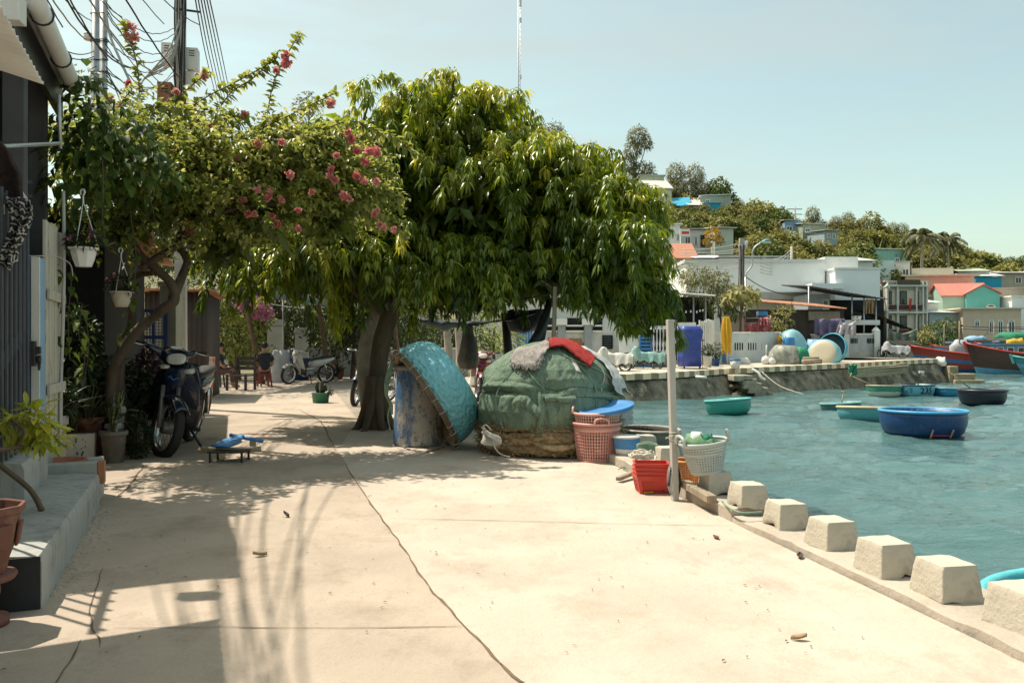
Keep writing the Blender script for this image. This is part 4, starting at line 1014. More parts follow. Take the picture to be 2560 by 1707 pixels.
MB().tube([(0, 0, 0), (0, 0, .3)], .02, 6).build('stem', m_bark, t)
t = thing('purple_shrub', 'dark purple leaved shrub behind the parked motorbike', 'shrub', V((-4.15, 9.0, 0)))
leaf_mesh('foliage', *bush_leaves(P(368, 930, 9.0), (.17, .2, .26), 700, .075, .03, .4), lf_purple, t); MB().tube([(0, 0, 0), (.02, 0, .7)], .012, 6).build('stem', m_bark, t)
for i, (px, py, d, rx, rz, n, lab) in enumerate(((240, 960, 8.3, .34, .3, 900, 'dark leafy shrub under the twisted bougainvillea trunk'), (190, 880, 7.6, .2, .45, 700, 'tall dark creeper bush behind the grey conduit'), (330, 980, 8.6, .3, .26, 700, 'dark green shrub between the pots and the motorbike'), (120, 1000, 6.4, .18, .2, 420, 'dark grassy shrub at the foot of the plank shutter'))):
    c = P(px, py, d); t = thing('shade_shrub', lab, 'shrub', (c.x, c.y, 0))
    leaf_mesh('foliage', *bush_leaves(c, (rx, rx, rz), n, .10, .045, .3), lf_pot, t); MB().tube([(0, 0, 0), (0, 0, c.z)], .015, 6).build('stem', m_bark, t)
# hanging pots
for px, y0, y1, yh, d, r_, lab, fac, m in ((209, 620, 667, 474, 6.0, .098, 'white octagonal hanging flower pot with a wire hook under the vine', True, m_whiteplastic), (304, 729, 767, 620, 6.9, .088, 'cream hanging flower pot further along the street, below the white one', False, m_cream)):
    b = P(px, y1, d); h = (y1-y0)*d/F; t = thing('hanging_pot', lab, 'flower pot', b)
    MB().lathe([(0, 0), (r_*.58, 0), (r_*.8, h*.4), (r_*.98, h*.9), (r_*1.12, h*.92), (r_*1.12, h), (r_*1.0, h), (r_*.7, h*.5), (0, h*.45)], 8 if fac else 20, sm=not fac).build('pot', m, t)
    MB().lathe([(0, h*.85), (r_*.97, h*.84)], 16).build('soil', m_soil, t)
    hk = P(px-1, yh, d)-b; mb = MB()
    for k in range(3): a = 2*PI*k/3+.5; mb.tube([(r_*1.05*math.cos(a), r_*1.05*math.sin(a), h), hk-V((0, 0, .09))], .0035, 5)
    mb.tube(smooth([hk-V((0, 0, .10)), hk-V((0, 0, .05)), hk+V((.012, 0, -.02)), hk+V((0, 0, 0)), hk+V((-.02, 0, -.01)), hk+V((-.018, 0, -.04))], 5), .006, 6); mb.build('hanger', m_whiteplastic, t)
    c = b+V((0, 0, h+.06)); leaf_mesh('foliage', *bush_leaves(c, (.12, .12, .09), 420, .05, .012, .35), lf_pot, t, fine=False)
    for _k in range(5):
        u = rand_dirs(1)[0]; u[2] = abs(u[2]); cc = np.array(c)+u*np.array([.12, .12, .09])+nr.normal(scale=.006, size=(8, 3)); leaf_mesh('bloom', cc, rand_dirs(8), rand_dirs(8), .026, .024, .2, lf_magenta, t)
for px, py, d in ((232, 668, 6.4), (262, 700, 6.8)): pass
# ------------------------------------------------------------------ the next house along the street (mostly in shade)
t = thing('shaded_house', 'dark low house behind the bougainvillea and potted plants', 'house', (-5.4, 10.5, 0))
mb = MB(); a, b = V((-4.45, 8.7, 0)), V((-6.0, 13.0, 0)); n_ = V((-1, -.36, 0)).normalized()
vs = [a, b, b+n_*4, a+n_*4]; vs = vs+[v+V((0, 0, 2.5)) for v in vs]
mb.add(vs, [(0, 1, 5, 4), (1, 2, 6, 5), (2, 3, 7, 6), (3, 0, 4, 7), (4, 5, 6, 7)]); W(mb, 'wall', m_dark)  # near-black wall colour carries the shade under the canopy
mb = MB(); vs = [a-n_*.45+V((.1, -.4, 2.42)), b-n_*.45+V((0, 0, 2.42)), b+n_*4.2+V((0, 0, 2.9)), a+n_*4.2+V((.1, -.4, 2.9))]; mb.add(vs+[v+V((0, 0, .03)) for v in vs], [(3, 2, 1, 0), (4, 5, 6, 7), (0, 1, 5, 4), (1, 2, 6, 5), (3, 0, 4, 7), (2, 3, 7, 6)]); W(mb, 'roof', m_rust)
c = P(384, 890, 13.0); t = thing('lattice_gate', 'blue framed gate with white lattice between the dark house and the concrete column', 'gate', (c.x, 13.0, 0), 10)
mb = MB()
for x in (-.19, .0, .19): mb.box((x, 0, .85), (.045, .045, 1.7))
for z in (.1, .6, 1.25, 1.68): mb.box((0, 0, z), (.42, .04, .05))
mb.build('frame', M_('navy_paint', (.04, .08, .26), .5, .1, 5, 0), t)
mb = MB()
for i in range(9): mb.box((-.18+i*.045, .03, .9), (.012, .01, 1.55))
for i in range(30): mb.box((0, .042, .15+i*.05), (.38, .01, .012))
mb.build('lattice', m_white, t)
c = P(428, 900, 13.2); t = thing('concrete_column', 'mossy pale grey-green concrete column by the lattice gate', 'column', (c.x, 13.2, 0))
MB().box((0, 0, 1.05), (.27, .27, 2.1)).build('shaft', M_('mossy_concrete', (.30, .30, .24), .9, .2, 2, .3, 25, streak=((.12, .13, .10), .6)), t, bevel=.01); MB().box((0, 0, 2.13), (.32, .32, .08)).build('cap', m_conc, t, bevel=.01)
c = P(462, 890, 16.2); t = thing('corrugated_shed', 'dark rusty corrugated metal shed at the shady bend of the street', 'shed', (c.x, 16.2, 0), 14)
mb = MB(); mb.grid(lambda u, v: (-.75+1.15*u, .012*math.sin(u*75), 2.2*v), 90, 2, thick=.004); mb.grid(lambda u, v: (.4, 2.5*u, 2.2*v), 4, 2, thick=.004); mb.grid(lambda u, v: (-.75, 2.5*u, 2.2*v), 4, 2, thick=.004); mb.build('wall', M_('dark_rust_sheet', (.055, .042, .036), .8, .35, 3, .2, 30, sc=(1, 1, .2)), t)
MB().box((-.17, 1.2, 2.24), (1.5, 2.9, .03)).build('roof', m_rust, t)
c = P(522, 893, 15.4); t = thing('painted_post', 'leaning post with peeling red and white paint by the dark shed', 'post', (c.x, 15.4, 0))
MB().box((0, 0, .45), (.10, .06, .9), sh=(.07, 0)).build('shaft', M_('peeling_red_paint', (.48, .42, .38), .8, .1, 4, .3, 30, worn=((.36, .10, .07), .45, .55, 7)), t, bevel=.008)
# ================================================================== BOATS, NETS, BASKETS ON THE QUAY
def bumpy(name, col, worn, sc=20, st=1.0):
    m, nt, out = newmat(name); b = nt.nodes.new('ShaderNodeBsdfPrincipled'); nt.links.new(b.outputs[0], out.inputs[0]); c = coords(nt, 'Object')
    cc = ramp(nt, noise(nt, c, 3, 5), .3, .7, (*[x*.85 for x in col], 1), (*[min(1, x*1.15) for x in col], 1))
    for w, a, e, s in worn: cc = mixc(nt, ramp(nt, noise(nt, c, s, 8, .7), a, e), cc, w)
    nt.links.new(cc, b.inputs['Base Color']); b.inputs['Roughness'].default_value = .42
    v = nt.nodes.new('ShaderNodeTexVoronoi'); v.feature = 'SMOOTH_F1'; v.inputs['Scale'].default_value = sc; nt.links.new(coords(nt, 'Object', (1, 1, 1.6)), v.inputs['Vector'])
    bp = nt.nodes.new('ShaderNodeBump'); bp.inputs['Strength'].default_value = st; bp.inputs['Distance'].default_value = .028; nt.links.new(v.outputs['Distance'], bp.inputs['Height']); nt.links.new(bp.outputs[0], b.inputs['Normal'])
    return m
m_turq = bumpy('turquoise_boat_resin', (.17, .45, .50), [((.38, .58, .58), .58, .68, 9), ((.28, .25, .17), .70, .74, 5)])
def hull(mb, R_, h, n=40, th=.03, flat=.55, mo=0, mi=1, wob=0):
    pr = [(0, 0), (flat*R_*.6, .002), (flat*R_, .012*h), (.78*R_, .10*h), (.92*R_, .30*h), (.985*R_, .58*h), (R_, .82*h), (.99*R_, h)]
    inn = [(.99*R_-th, h), (R_-th, .8*h), (.955*R_-th, .5*h), (.85*R_-th, .24*h), (.68*R_, .11*h+th), (0, .05*h+th)]
    mb.lathe(pr+inn, n, mis=[mo]*(len(pr)-1)+[mi]*len(inn)); return mb
def basket_boat(name, label, loc, R_, h, mo, mi, mr, rot=(0, 0, 0), rim=.028, thwart=True, group=None, cat='boat', elong=1.0):
    t = thing(name, label, cat, loc, 0, group); t.rotation_euler = Euler([R(a) for a in rot])
    mb = MB(); hull(mb, R_, h); mb.v = [(p[0], p[1]*elong, p[2]) for p in mb.v]; mb.build('hull', [mo, mi], t)
    MB().tube([(R_*math.cos(a), R_*elong*math.sin(a), h) for a in np.linspace(0, 2*PI, 48, endpoint=False)], rim, 8, closed=True).build('rim', mr, t)
    if thwart: MB().box((0, 0, h*.72), (R_*1.86, .2, .025)).build('thwart', m_wood, t)
    return t
# --- leaning turquoise basket boat
nb = V((.80, .27, .53)).normalized()
q = V((0, 0, 1)).rotation_difference(-nb)
t = thing('leaning_boat', 'turquoise basket boat tipped on its edge against the worn blue barrel', 'boat', (0, 0, 0)); t.rotation_mode = 'QUATERNION'; t.rotation_quaternion = q
Rb, hb = .60, .46
ctr = P(1060, 1000, 8.62); t.location = ctr-(q @ V((0, 0, hb)))
mb = MB(); hull(mb, Rb, hb, 56, flat=.3)
mb.v = [tuple(V(p)*(1+.012*vn(p[0]*5, p[1]*5, p[2]*5))) for p in mb.v]; hu = mb.build('hull', [m_turq, m_coir], t)
mb = MB()
for k, (dz, dr) in enumerate(((0, .008), (.022, .012), (-.02, .016))): mb.tube([((Rb+dr+.005*vn(a*3, k))*math.cos(a), (Rb+dr+.005*vn(a*3, k))*math.sin(a), hb+dz) for a in np.linspace(0, 2*PI, 60, endpoint=False)], .0095, 7, closed=True)
rm = mb.build('rim', M_('old_bamboo', (.20, .145, .09), .7, .35, 9, .3, 40), t)
for k in range(26):
    a = 2*PI*k/26+.05*vn(k, 3); c = V(((Rb+.01)*math.cos(a), (Rb+.01)*math.sin(a), hb)); u = V((math.cos(a), math.sin(a), 0))
    MB().tube([c+u*(.026*math.cos(b))+V((0, 0, .036*math.sin(b)))+V((-u.y, u.x, 0))*.01*vn(k, b) for b in np.linspace(0, 2*PI, 10, endpoint=False)], .004, 5, closed=True).build('lashing', m_rope, rm)
# --- barrel
def barrel_mat():
    m, nt, out = newmat('worn_blue_barrel'); b = nt.nodes.new('ShaderNodeBsdfPrincipled'); nt.links.new(b.outputs[0], out.inputs[0]); c = coords(nt, 'Object'); c2 = coords(nt, 'Object', (1, 1, .35))
    cc = ramp(nt, noise(nt, c, 4), .35, .65, (.05, .11, .24, 1), (.09, .22, .42, 1))
    cc = mixc(nt, ramp(nt, noise(nt, c2, 3.0, 9, .72), .43, .52), cc, (.46, .42, .36))
    cc = mixc(nt, ramp(nt, noise(nt, c, 22, 8, .75), .55, .60), cc, (.10, .15, .22))
    cc = mixc(nt, ramp(nt, noise(nt, c2, 6, 9, .78), .55, .66), cc, (.05, .06, .075))
    nt.links.new(cc, b.inputs['Base Color']); b.inputs['Roughness'].default_value = .65
    bp = nt.nodes.new('ShaderNodeBump'); bp.inputs['Strength'].default_value = .35; bp.inputs['Distance'].default_value = .005; nt.links.new(noise(nt, c, 40, 6), bp.inputs['Height']); nt.links.new(bp.outputs[0], b.inputs['Normal'])
    return m
bc = V((-1.055, 8.93, 0)); t = thing('blue_barrel', 'worn blue plastic barrel with bare beige patches under the turquoise boat', 'barrel', bc)
MB().lathe([(0, 0), (.255, 0), (.275, .02), (.277, .05), (.268, .3), (.262, .34), (.262, .36), (.25, .62), (.238, .84), (.228, .885), (.21, .89), (.205, .875), (0, .875)], 44).build('body', barrel_mat(), t)
MB().lathe([(.238, .84), (.247, .848), (.247, .875), (.236, .885)], 44).build('top_hoop', m_conc, t)
mb = MB()
for k in range(3): mb.tube(smooth([P(985-k*3, 905, 8.62), P(975-k*4, 940, 8.6), P(968-k*2, 985, 8.62), P(975+k*2, 1010, 8.65), P(980, 1035, 8.7)], 6), .013, 6)
mb.tube(smooth([P(978, 1010, 8.66), P(970, 1040, 8.66), P(976, 1075, 8.66)], 5), .008, 6)
tag(mb.build('green_hawser', m_ropegreen, loc=P(975, 960, 8.6), world=True), 'green mooring rope hanging from the boat rim over the barrel', 'rope')
# --- the tied net pile
NC = V((.405, 8.5, 0)); PZ = [.2, .3, .45, .6, .645, .69, .78, .87, .95, 1.03, 1.10, 1.145, 1.165]; PR = [.68, .75, .785, .755, .715, .715, .70, .645, .56, .46, .34, .19, 0.0]
def dome(a, z, off=0):
    r_ = interp(z, PZ, PR)
    k = min(1, (1.165-z)/.25)
    r_ += k*(.030*vn(math.cos(a)*2.2, math.sin(a)*2.2, z*3.5)+.014*vn(math.cos(a)*6, math.sin(a)*6, z*7+3)+.012*vn(a*9, z*5-a*2.0, 2)+.010*abs(vn(a*15+z*6, z*9, 7))+.007*vn(a*26-z*14, z*16, 4))
    if z < .66: r_ += .018*abs(vn(a*4.5+z*2, z*2.2))-.01
    if .55 < z < .75: r_ -= .02*max(0, 1-abs(z-.655)/.05)
    return NC+V((math.cos(a)*(r_+off), math.sin(a)*(r_+off), z+.012*vn(math.cos(a)*3, math.sin(a)*3, z*4)))
t = thing('net_pile', 'big heap of fishing gear under green netting, standing on coiled coir rope', 'net pile', NC)
mb = MB()
def dgrid(u, v):
    a = 2*PI*u; zl = .25+.05*vn(math.cos(a)*2.5, math.sin(a)*2.5, 4)+.03*vn(a*5, 1)
    if 4.2 < a < 4.75: zl -= .13*max(0, 1-abs(a-4.5)/.14)
    return dome(a, lerp(zl, 1.165, v**.9))
mb.grid(dgrid, 260, 96); W_ = mb.build('net_cover', m_netcover, t, world=True)
mb = MB()   # loose gathered fold along the tie line
for a0, a1, z0, w in ((3.5, 5.0, .66, .05), (4.6, 6.1, .60, .04), (4.2, 4.55, .52, .06)):
    mb.grid(lambda u, v: dome(lerp(a0, a1, u), z0+.05*math.sin(u*5)+w*(v-.5)*2, .015+.03*math.sin(v*PI)+.012*vn(u*12, v*4)), 40, 8)
mb.grid(lambda u, v: dome(4.52+.06*(u-.5)*(1+v)+.05*math.sin(v*4), .66-.5*v, .03+.025*math.sin(u*PI)), 8, 16)
mb.build('gathered_fold', m_netcover, t, world=True)
for pts, m in (([(4.0, .3), (3.9, .6), (4.05, .9), (4.5, 1.12)], m_ropegreen), ([(4.05, .98), (4.4, .8), (4.62, .67), (4.9, .60)], m_ropegreen), ([(4.75, 1.14), (5.2, .9), (5.35, .7), (5.3, .5)], m_ropegreen), ([(5.3, 1.08), (5.55, .85), (5.5, .65), (5.48, .45)], m_rope),
               ([(3.6, .72), (4.1, .66), (4.5, .645), (5.0, .64), (5.5, .63), (5.95, .62)], m_ropegreen), ([(4.8, 1.13), (5.0, 1.0), (5.5, .85), (5.9, .72)], m_ropegreen)):
    MB().tube(smooth([dome(a, z, .012) for a, z in pts], 8), .0065, 6).build('tie_rope', m, t, world=True)
MB().grid(lambda u, v: dome(lerp(5.08, 5.16, u), lerp(.86, 1.0, v)-.02*u, .006), 5, 8).build('pink_patch', m_cloth, t, world=True)
MB().grid(lambda u, v: dome(lerp(5.55, 5.72, u), lerp(.70, .74, v)+.03*(1-u), .006), 6, 4).build('tan_patch', m_wood, t, world=True)
for k in range(11):
    pts = []; zz = .05+.028*k; rr = .72-.012*abs(k-5)+.05*rng.uniform(-1, 1)
    for i in range(60):
        a = 2*PI*i/60; r_ = rr+.075*vn(math.cos(a)*2.4+k*7, math.sin(a)*2.4, k); pts.append(NC+V((r_*math.cos(a), r_*math.sin(a), max(.03, zz+.065*vn(math.cos(a)*2.6, math.sin(a)*2.6, k*3.3)))))
    MB().tube(pts, [.030+.008*vn(i*.7, k) for i in range(60)], 8, closed=True).build('rope_coil', m_coir, t, world=True)
mb = MB(); mb.lathe([(.60, 0.0), (.64, .12), (.66, .3), (0, .3)], 40, T(*NC)); mb.build('gap_shade_core', m_darkwood, t, world=True)  # dark filler standing in for the shade between the coils
# frayed fibres on the coils
n = 2600; a = nr.uniform(3.0, 6.4, n); z = nr.uniform(.03, .34, n); r_ = .755+nr.normal(scale=.02, size=n)
pos = np.stack([NC.x+r_*np.cos(a), NC.y+r_*np.sin(a), z], 1); tang = np.stack([-np.sin(a), np.cos(a), 0*a], 1)
lf_fray = leafmat('coir_fibre', (.20, .13, .06), (.36, .25, .13), (.5, .38, .22), .1, .9, .1)
leaf_mesh('fray', pos, tang*nr.choice([-1, 1], (n, 1))+nr.normal(scale=.5, size=(n, 3)), rand_dirs(n), .05, .007, nr.rand(n), lf_fray, t, fine=False)['kind'] = 'stuff'
mb = MB()
for k in range(5): mb.tube(smooth([P(1208+k*3, 1068+k*4, 7.9), P(1215+k*8, 1085+k*2, 7.78), P(1235+k*3, 1098+k*3, 7.76), P(1222-k*4, 1092+k*4, 7.8), P(1206+k*2, 1080+k*3, 7.85)], 5), .014, 7)
mb.tube(smooth([P(1230, 1095, 7.78), P(1238, 1120, 7.72), P(1252, 1135, 7.62), P(1275, 1142, 7.6)], 6), .007, 6); mb.tube(smooth([P(1205, 1070, 7.85), P(1215, 1062, 7.8), P(1228, 1075, 7.78)], 6), .008, 6)
tag(mb.build('white_rope_bunch', m_rope, loc=P(1220, 1090, 7.8), world=True), 'bunch of pale rope at the side of the net pile near the leaning boat', 'rope')
m_plasticsheet = M_('white_plastic_sheet', (.72, .71, .69), .4, .06, 5, .2, 15, trans=.3)
mb = MB(); mb.grid(lambda u, v: dome(lerp(5.75, 6.9, v)+.08*vn(u*3, v*4), lerp(1.10, .62+.09*vn(v*9, 2), u), .03+.10*u*u*(.6+.4*vn(v*5, u*3))+.015*vn(u*9, v*9)), 26, 24, thick=.004)
tag(mb.build('plastic_sheet', m_plasticsheet, loc=P(1520, 920, 8.6), world=True), 'white plastic sheet hanging over the water side of the net pile', 'plastic sheet')
def knit(name, col, dk=0):
    m = M_(name, col, .9, .2, 12, 0, worn=((.22, .17, .17), .57, .63, 42) if dk else None); nt = m.node_tree; b = [n for n in nt.nodes if n.type == 'BSDF_PRINCIPLED'][0]
    w = nt.nodes.new('ShaderNodeTexWave'); w.inputs['Scale'].default_value = 38; w.inputs['Distortion'].default_value = 2.5; nt.links.new(coords(nt, 'Object'), w.inputs['Vector'])
    bp = nt.nodes.new('ShaderNodeBump'); bp.inputs['Strength'].default_value = 1; bp.inputs['Distance'].default_value = .01; nt.links.new(w.outputs['Fac'], bp.inputs['Height']); nt.links.new(bp.outputs[0], b.inputs['Normal']); return m
def hit(px, py, off=.02):
    o = V((0, 0, H)); dr = P(px, py, 1.0)-o
    for k in range(260):
        d = 7.2+k*.01; p = o+dr*d; q = p-NC; z = p.z
        if z < 1.165 and math.hypot(q.x, q.y) < interp(z, PZ, PR)+.03:
            return p-dr*off+V((0, 0, off))
    return o+dr*8.5
def draped(top, bot, nu, nv, off=.02, amp=.006):
    tp = smooth([(x, y, 0) for x, y in top], 8); bp_ = smooth([(x, y, 0) for x, y in bot], 8)
    f = lambda L, u: L[min(len(L)-1, int(u*(len(L)-1)))].lerp(L[min(len(L)-1, int(u*(len(L)-1))+1)], u*(len(L)-1)-int(u*(len(L)-1)))
    def g(u, v):
        q = f(tp, u).lerp(f(bp_, u), v); return hit(q.x, q.y, off+amp*vn(u*14, v*7))
    return g
red = draped([(1371, 860), (1384, 852.5), (1408, 852.5), (1430, 862), (1455, 878), (1488, 902)], [(1373, 877), (1390, 875), (1410, 874), (1432, 891), (1455, 910), (1476, 924)], 40, 8, .028)
mb = MB(); mb.grid(red, 44, 8, thick=.016)
tag(mb.build('red_knit_mat', knit('red_knit', (.52, .035, .03)), loc=P(1430, 880, 8.1), world=True), 'red knitted mat draped over the top of the net pile', 'mat')
rag = draped([(1383, 853), (1362, 856), (1340, 867), (1312, 873), (1290, 881), (1273, 900)], [(1387, 863), (1368, 880), (1354, 898), (1343, 913), (1312, 918), (1276, 912)], 40, 8, .026, .012)
mb = MB(); mb.grid(rag, 44, 10, thick=.014)
for k in range(30):
    u = .35+.65*k/29; p = rag(u, 1.0); mb.tube(smooth([p, p+V((.006*vn(k, 2), -.012, -.02)), p+V((.02*vn(k, 1), -.016, -.045-.012*hsh(k)))], 4), .0075, 5)
m_rag = knit('grey_rag_weave', (.60, .54, .50), .55); tag(mb.build('rag_rug', m_rag, loc=P(1330, 880, 8.1), world=True), 'fringed grey woven rag rug on top of the net pile', 'rug')

# --- baskets
def lattice_basket(t, r0, r1, h, nv, nh, m, z0=0, bw=.010, squash=1.0, solid=((0, .06), (.86, 1.0)), rim=.014, handles=True, n_ring=48, slots=None):
    mb = MB()
    rr = lambda z: lerp(r0, r1, (z/h)**.8)
    def pt(a, z): return V((rr(z)*math.cos(a), rr(z)*math.sin(a)*squash, z0+z))
    for k in range(nv):
        a = 2*PI*k/nv
        for i in range(6):
            za, zb = h*i/6, h*(i+1)/6
            mb.bar(pt(a, za), pt(a, zb), bw, .004, up=(math.cos(a), math.sin(a), 0))
    for k in range(nh+1):
        z = h*k/nh
        mb.tube([pt(2*PI*i/n_ring, z) for i in range(n_ring)], .0045, 5, closed=True)
    for a0, b0 in solid:
        mb.grid(lambda u, v: pt(-2*PI*u, h*lerp(a0, b0, v)), n_ring, 2, thick=.004)
    mb.lathe([(0, .004), (r0*.98, .004)], n_ring, T(0, 0, z0) @ SCL(1, squash, 1))
    b = mb.build('body', m, t)
    MB().tube([V(((r1+.006)*math.cos(2*PI*i/n_ring), (r1+.006)*math.sin(2*PI*i/n_ring)*squash, z0+h)) for i in range(n_ring)], rim, 7, closed=True, flat=1).build('rim', m, t)
    if handles:
        for sg in handles:
            c = V(((r1+.012)*math.cos(sg), (r1+.012)*math.sin(sg)*squash, z0+h)); tn = V((-math.sin(sg), math.cos(sg), 0))
            MB().tube(smooth([c-tn*.07, c-tn*.06+V((0, 0, .045)), c-tn*.02+V((0, 0, .06)), c+tn*.02+V((0, 0, .06)), c+tn*.06+V((0, 0, .045)), c+tn*.07], 4), .011, 7).build('handle', m, t)
pb = V((.80, 7.80, 0)); pb = V((P(1492, 1165, 7.72).x, 7.72, 0))
t = thing('laundry_basket', 'pink lattice plastic basket, the lower outer one of the nested pair', 'basket', pb, 0, 'nested pink baskets'); lattice_basket(t, .185, .225, .36, 50, 12, m_pink, handles=(-PI/2+.1, PI/2), bw=.011, solid=((0, .05), (.80, .9)))
t = thing('laundry_basket', 'paler pink basket nested inside the other with a white handle sticking up', 'basket', pb+V((0.0, .0, .075)), 0, 'nested pink baskets'); lattice_basket(t, .17, .215, .38, 46, 12, M_('pale_pink_plastic', (.70, .40, .34), .45, .1, 5), handles=(PI-.15,), solid=((0, .05), (.97, 1.0)))
t = thing('basin_lid', 'round blue plastic lid lying tilted on the pink baskets', 'lid', pb+V((.10, .03, .475))); t.rotation_euler = (R(6), R(-9), 0)
MB().lathe([(0, .02), (.20, .022), (.235, .03), (.262, .045), (.268, .03), (.262, .006), (.25, 0), (.22, .006), (0, .004)], 40).build('disc', m_blue, t); MB().tube([V((.266*math.cos(a), .266*math.sin(a), .035)) for a in np.linspace(0, 2*PI, 44, endpoint=False)], .010, 7, closed=True).build('rim', m_blue, t)
gb = V((P(1765, 1180, 5.58).x, 5.56, .225)); t = thing('grey_basket', 'pale grey lattice plastic basket full of nets on the concrete block', 'basket', gb); t.rotation_euler = (R(3), R(-7), 0)
lattice_basket(t, .105, .158, .215, 44, 12, m_greyplastic, bw=.010, handles=(-.15, PI+.2), rim=.012, squash=.9, solid=((0, .07), (.62, .72), (.90, 1.0)))
t = thing('green_net_bundle', 'bundle of green net stuffed in the grey basket', 'net', gb+V((-.01, 0, .15)))
mb = MB(); mb.lathe([(0, 0), (.12, .02), (.135, .05), (.12, .10), (.07, .13), (0, .14)], 26); mb.v = [(p[0]+.02*vn(p[1]*20, p[2]*20, 3)-.01, p[1]*.85+.02*vn(p[0]*25, p[2]*20), p[2]*(.72-2.2*p[0])+.028*vn(p[0]*26, p[1]*26)) for p in mb.v]; mb.build('net', M_('pale_green_mesh', (.17, .30, .16), .8, .3, 14, .8, 130), t)
mb = MB(); mb.grid(lambda u, v: (-.09+.13*u, -.10+.07*v-.02*math.sin(u*3), .12-.08*(1-v)+.02*vn(u*8, v*8)), 14, 10, thick=.01); mb.build('loose_net', m_netlight, t)
mb = MB(); mb.lathe([(0, 0), (.05, .0), (.055, .04), (.035, .08), (0, .092)], 14); mb.v = [(p[0]+.012*vn(p[1]*40, p[2]*30), p[1]+.012*vn(p[0]*40, p[2]*30), p[2]+.008*vn(p[0]*50, p[1]*50)) for p in mb.v]
tag(mb.build('white_bag', m_whiteplastic, loc=gb+V((-.075, -.02, .20))), 'crumpled white plastic bag on the nets in the grey basket', 'bag')
rb = G(1634, 1236); rb.y += .11
for k in range(4):
    lb = ('lowest red plastic crate of the nested stack, with its mesh side showing', 'second red crate from the bottom of the nested stack', 'third red crate up the nested stack', 'topmost red crate, open and empty, on the nested stack')[k]
    t = thing('red_crate', lb, 'crate', rb+V((0, 0, .001+.030*k)), 4-3*k, 'nested red crates')
    mb = MB(); w0, w1, d0, d1, hh = .098, .122, .078, .096, .125
    cn = lambda z, sx, sy: V((sx*lerp(w0, w1, z), sy*lerp(d0, d1, z), z*hh))
    sides = [((-1, -1), (1, -1)), ((1, -1), (1, 1)), ((1, 1), (-1, 1)), ((-1, 1), (-1, -1))]
    for a, b in sides:
        for z0, z1 in ((0, .1), (.8, 1.0)):
            mb.grid(lambda u, v: cn(lerp(z0, z1, v), *a).lerp(cn(lerp(z0, z1, v), *b), u), 2, 1, thick=-.004, sm=False)
        for e0, e1 in ((0, .1), (.9, 1)): mb.grid(lambda u, v: cn(lerp(.1, .8, v), *a).lerp(cn(lerp(.1, .8, v), *b), lerp(e0, e1, u)), 1, 1, thick=-.004, sm=False)
        if k in (0, 3):
            for i in range(1, 15): mb.bar(cn(.1, *a).lerp(cn(.1, *b), .1+.8*i/15), cn(.8, *a).lerp(cn(.8, *b), .1+.8*i/15), .0055, .003)
            for i in range(1, 8): z = .1+.7*i/8; mb.bar(cn(z, *a).lerp(cn(z, *b), .1), cn(z, *a).lerp(cn(z, *b), .9), .0045, .003)
        else: mb.grid(lambda u, v: cn(lerp(.1, .8, v), *a).lerp(cn(lerp(.1, .8, v), *b), lerp(.1, .9, u)), 1, 1, thick=-.003, sm=False)
    mb.box((0, 0, .004), (w0*2, d0*2, .006)); mb.build('body', m_red, t)
    mb = MB()
    for a, b in sides: mb.bar(cn(1, *a)*1.03+V((0, 0, .002)), cn(1, *b)*1.03+V((0, 0, .002)), .014, .01)
    mb.build('rim', m_red, t)
# --- post and lumber
pp = G(1697, 1252); t = thing('quay_post', 'square whitewashed wooden post standing at the kerb beside the grey basket', 'post', pp)
mb = MB(); mb.box((-.022, .02, .64), (.045, .045, 1.30), rz=12, top=(1.05, 1.05), sh=(-.04, 0)); mb.build('shaft', M_('whitewashed_post', (.46, .44, .40), .8, .12, 4, .3, 40, worn=((.3, .26, .2), .6, .72, 6), sc=(1, 1, .25)), t, bevel=.004)
mb = MB()
for k in range(4): mb.tube([V((-.02+.042*math.cos(a), .02+.042*math.sin(a), .44+.014*k+.008*math.sin(a+k))) for a in np.linspace(0, 2*PI, 14, endpoint=False)], .006, 5, closed=True)
mb.tube(smooth([V((-.05, -.02, .45)), V((-.085, -.03, .455)), V((-.1, -.04, .45))], 4), .005, 5); mb.build('rope_lashing', m_rope, t)
a, b = G(1712, 1222, .1), G(1790, 1262, .1)
mb = MB(); mb.bar(P(1712, 1208, 5.75), P(1780, 1248, 5.22), .07, .05); tag(mb.build('timber_beam', m_wood, loc=P(1745, 1235, 5.5), world=True, bevel=.006), 'weathered timber beam with a dark cut end lying on the raised kerb', 'beam')
mb = MB(); mb.bar(G(1545, 1197, .03), G(1590, 1178, .05), .045, .03); tag(mb.build('wood_offcut', m_wood, loc=G(1565, 1190), world=True, bevel=.004), 'short wooden offcut lying beside the red crates', 'offcut')
mb = MB(); mb.bar(G(1068, 1128, .012), G(1110, 1117, .012), .02, .014); tag(mb.build('stick', m_wood, loc=G(1090, 1122), world=True), 'small stick on the ground under the leaning boat', 'stick')
ob = V((P(1722, 1200, 5.95).x, 5.98, .082)); t = thing('orange_basket', 'small orange-brown lattice basket tucked behind the whitewashed post', 'basket', ob); lattice_basket(t, .08, .11, .16, 34, 9, m_orange, handles=None, bw=.008)
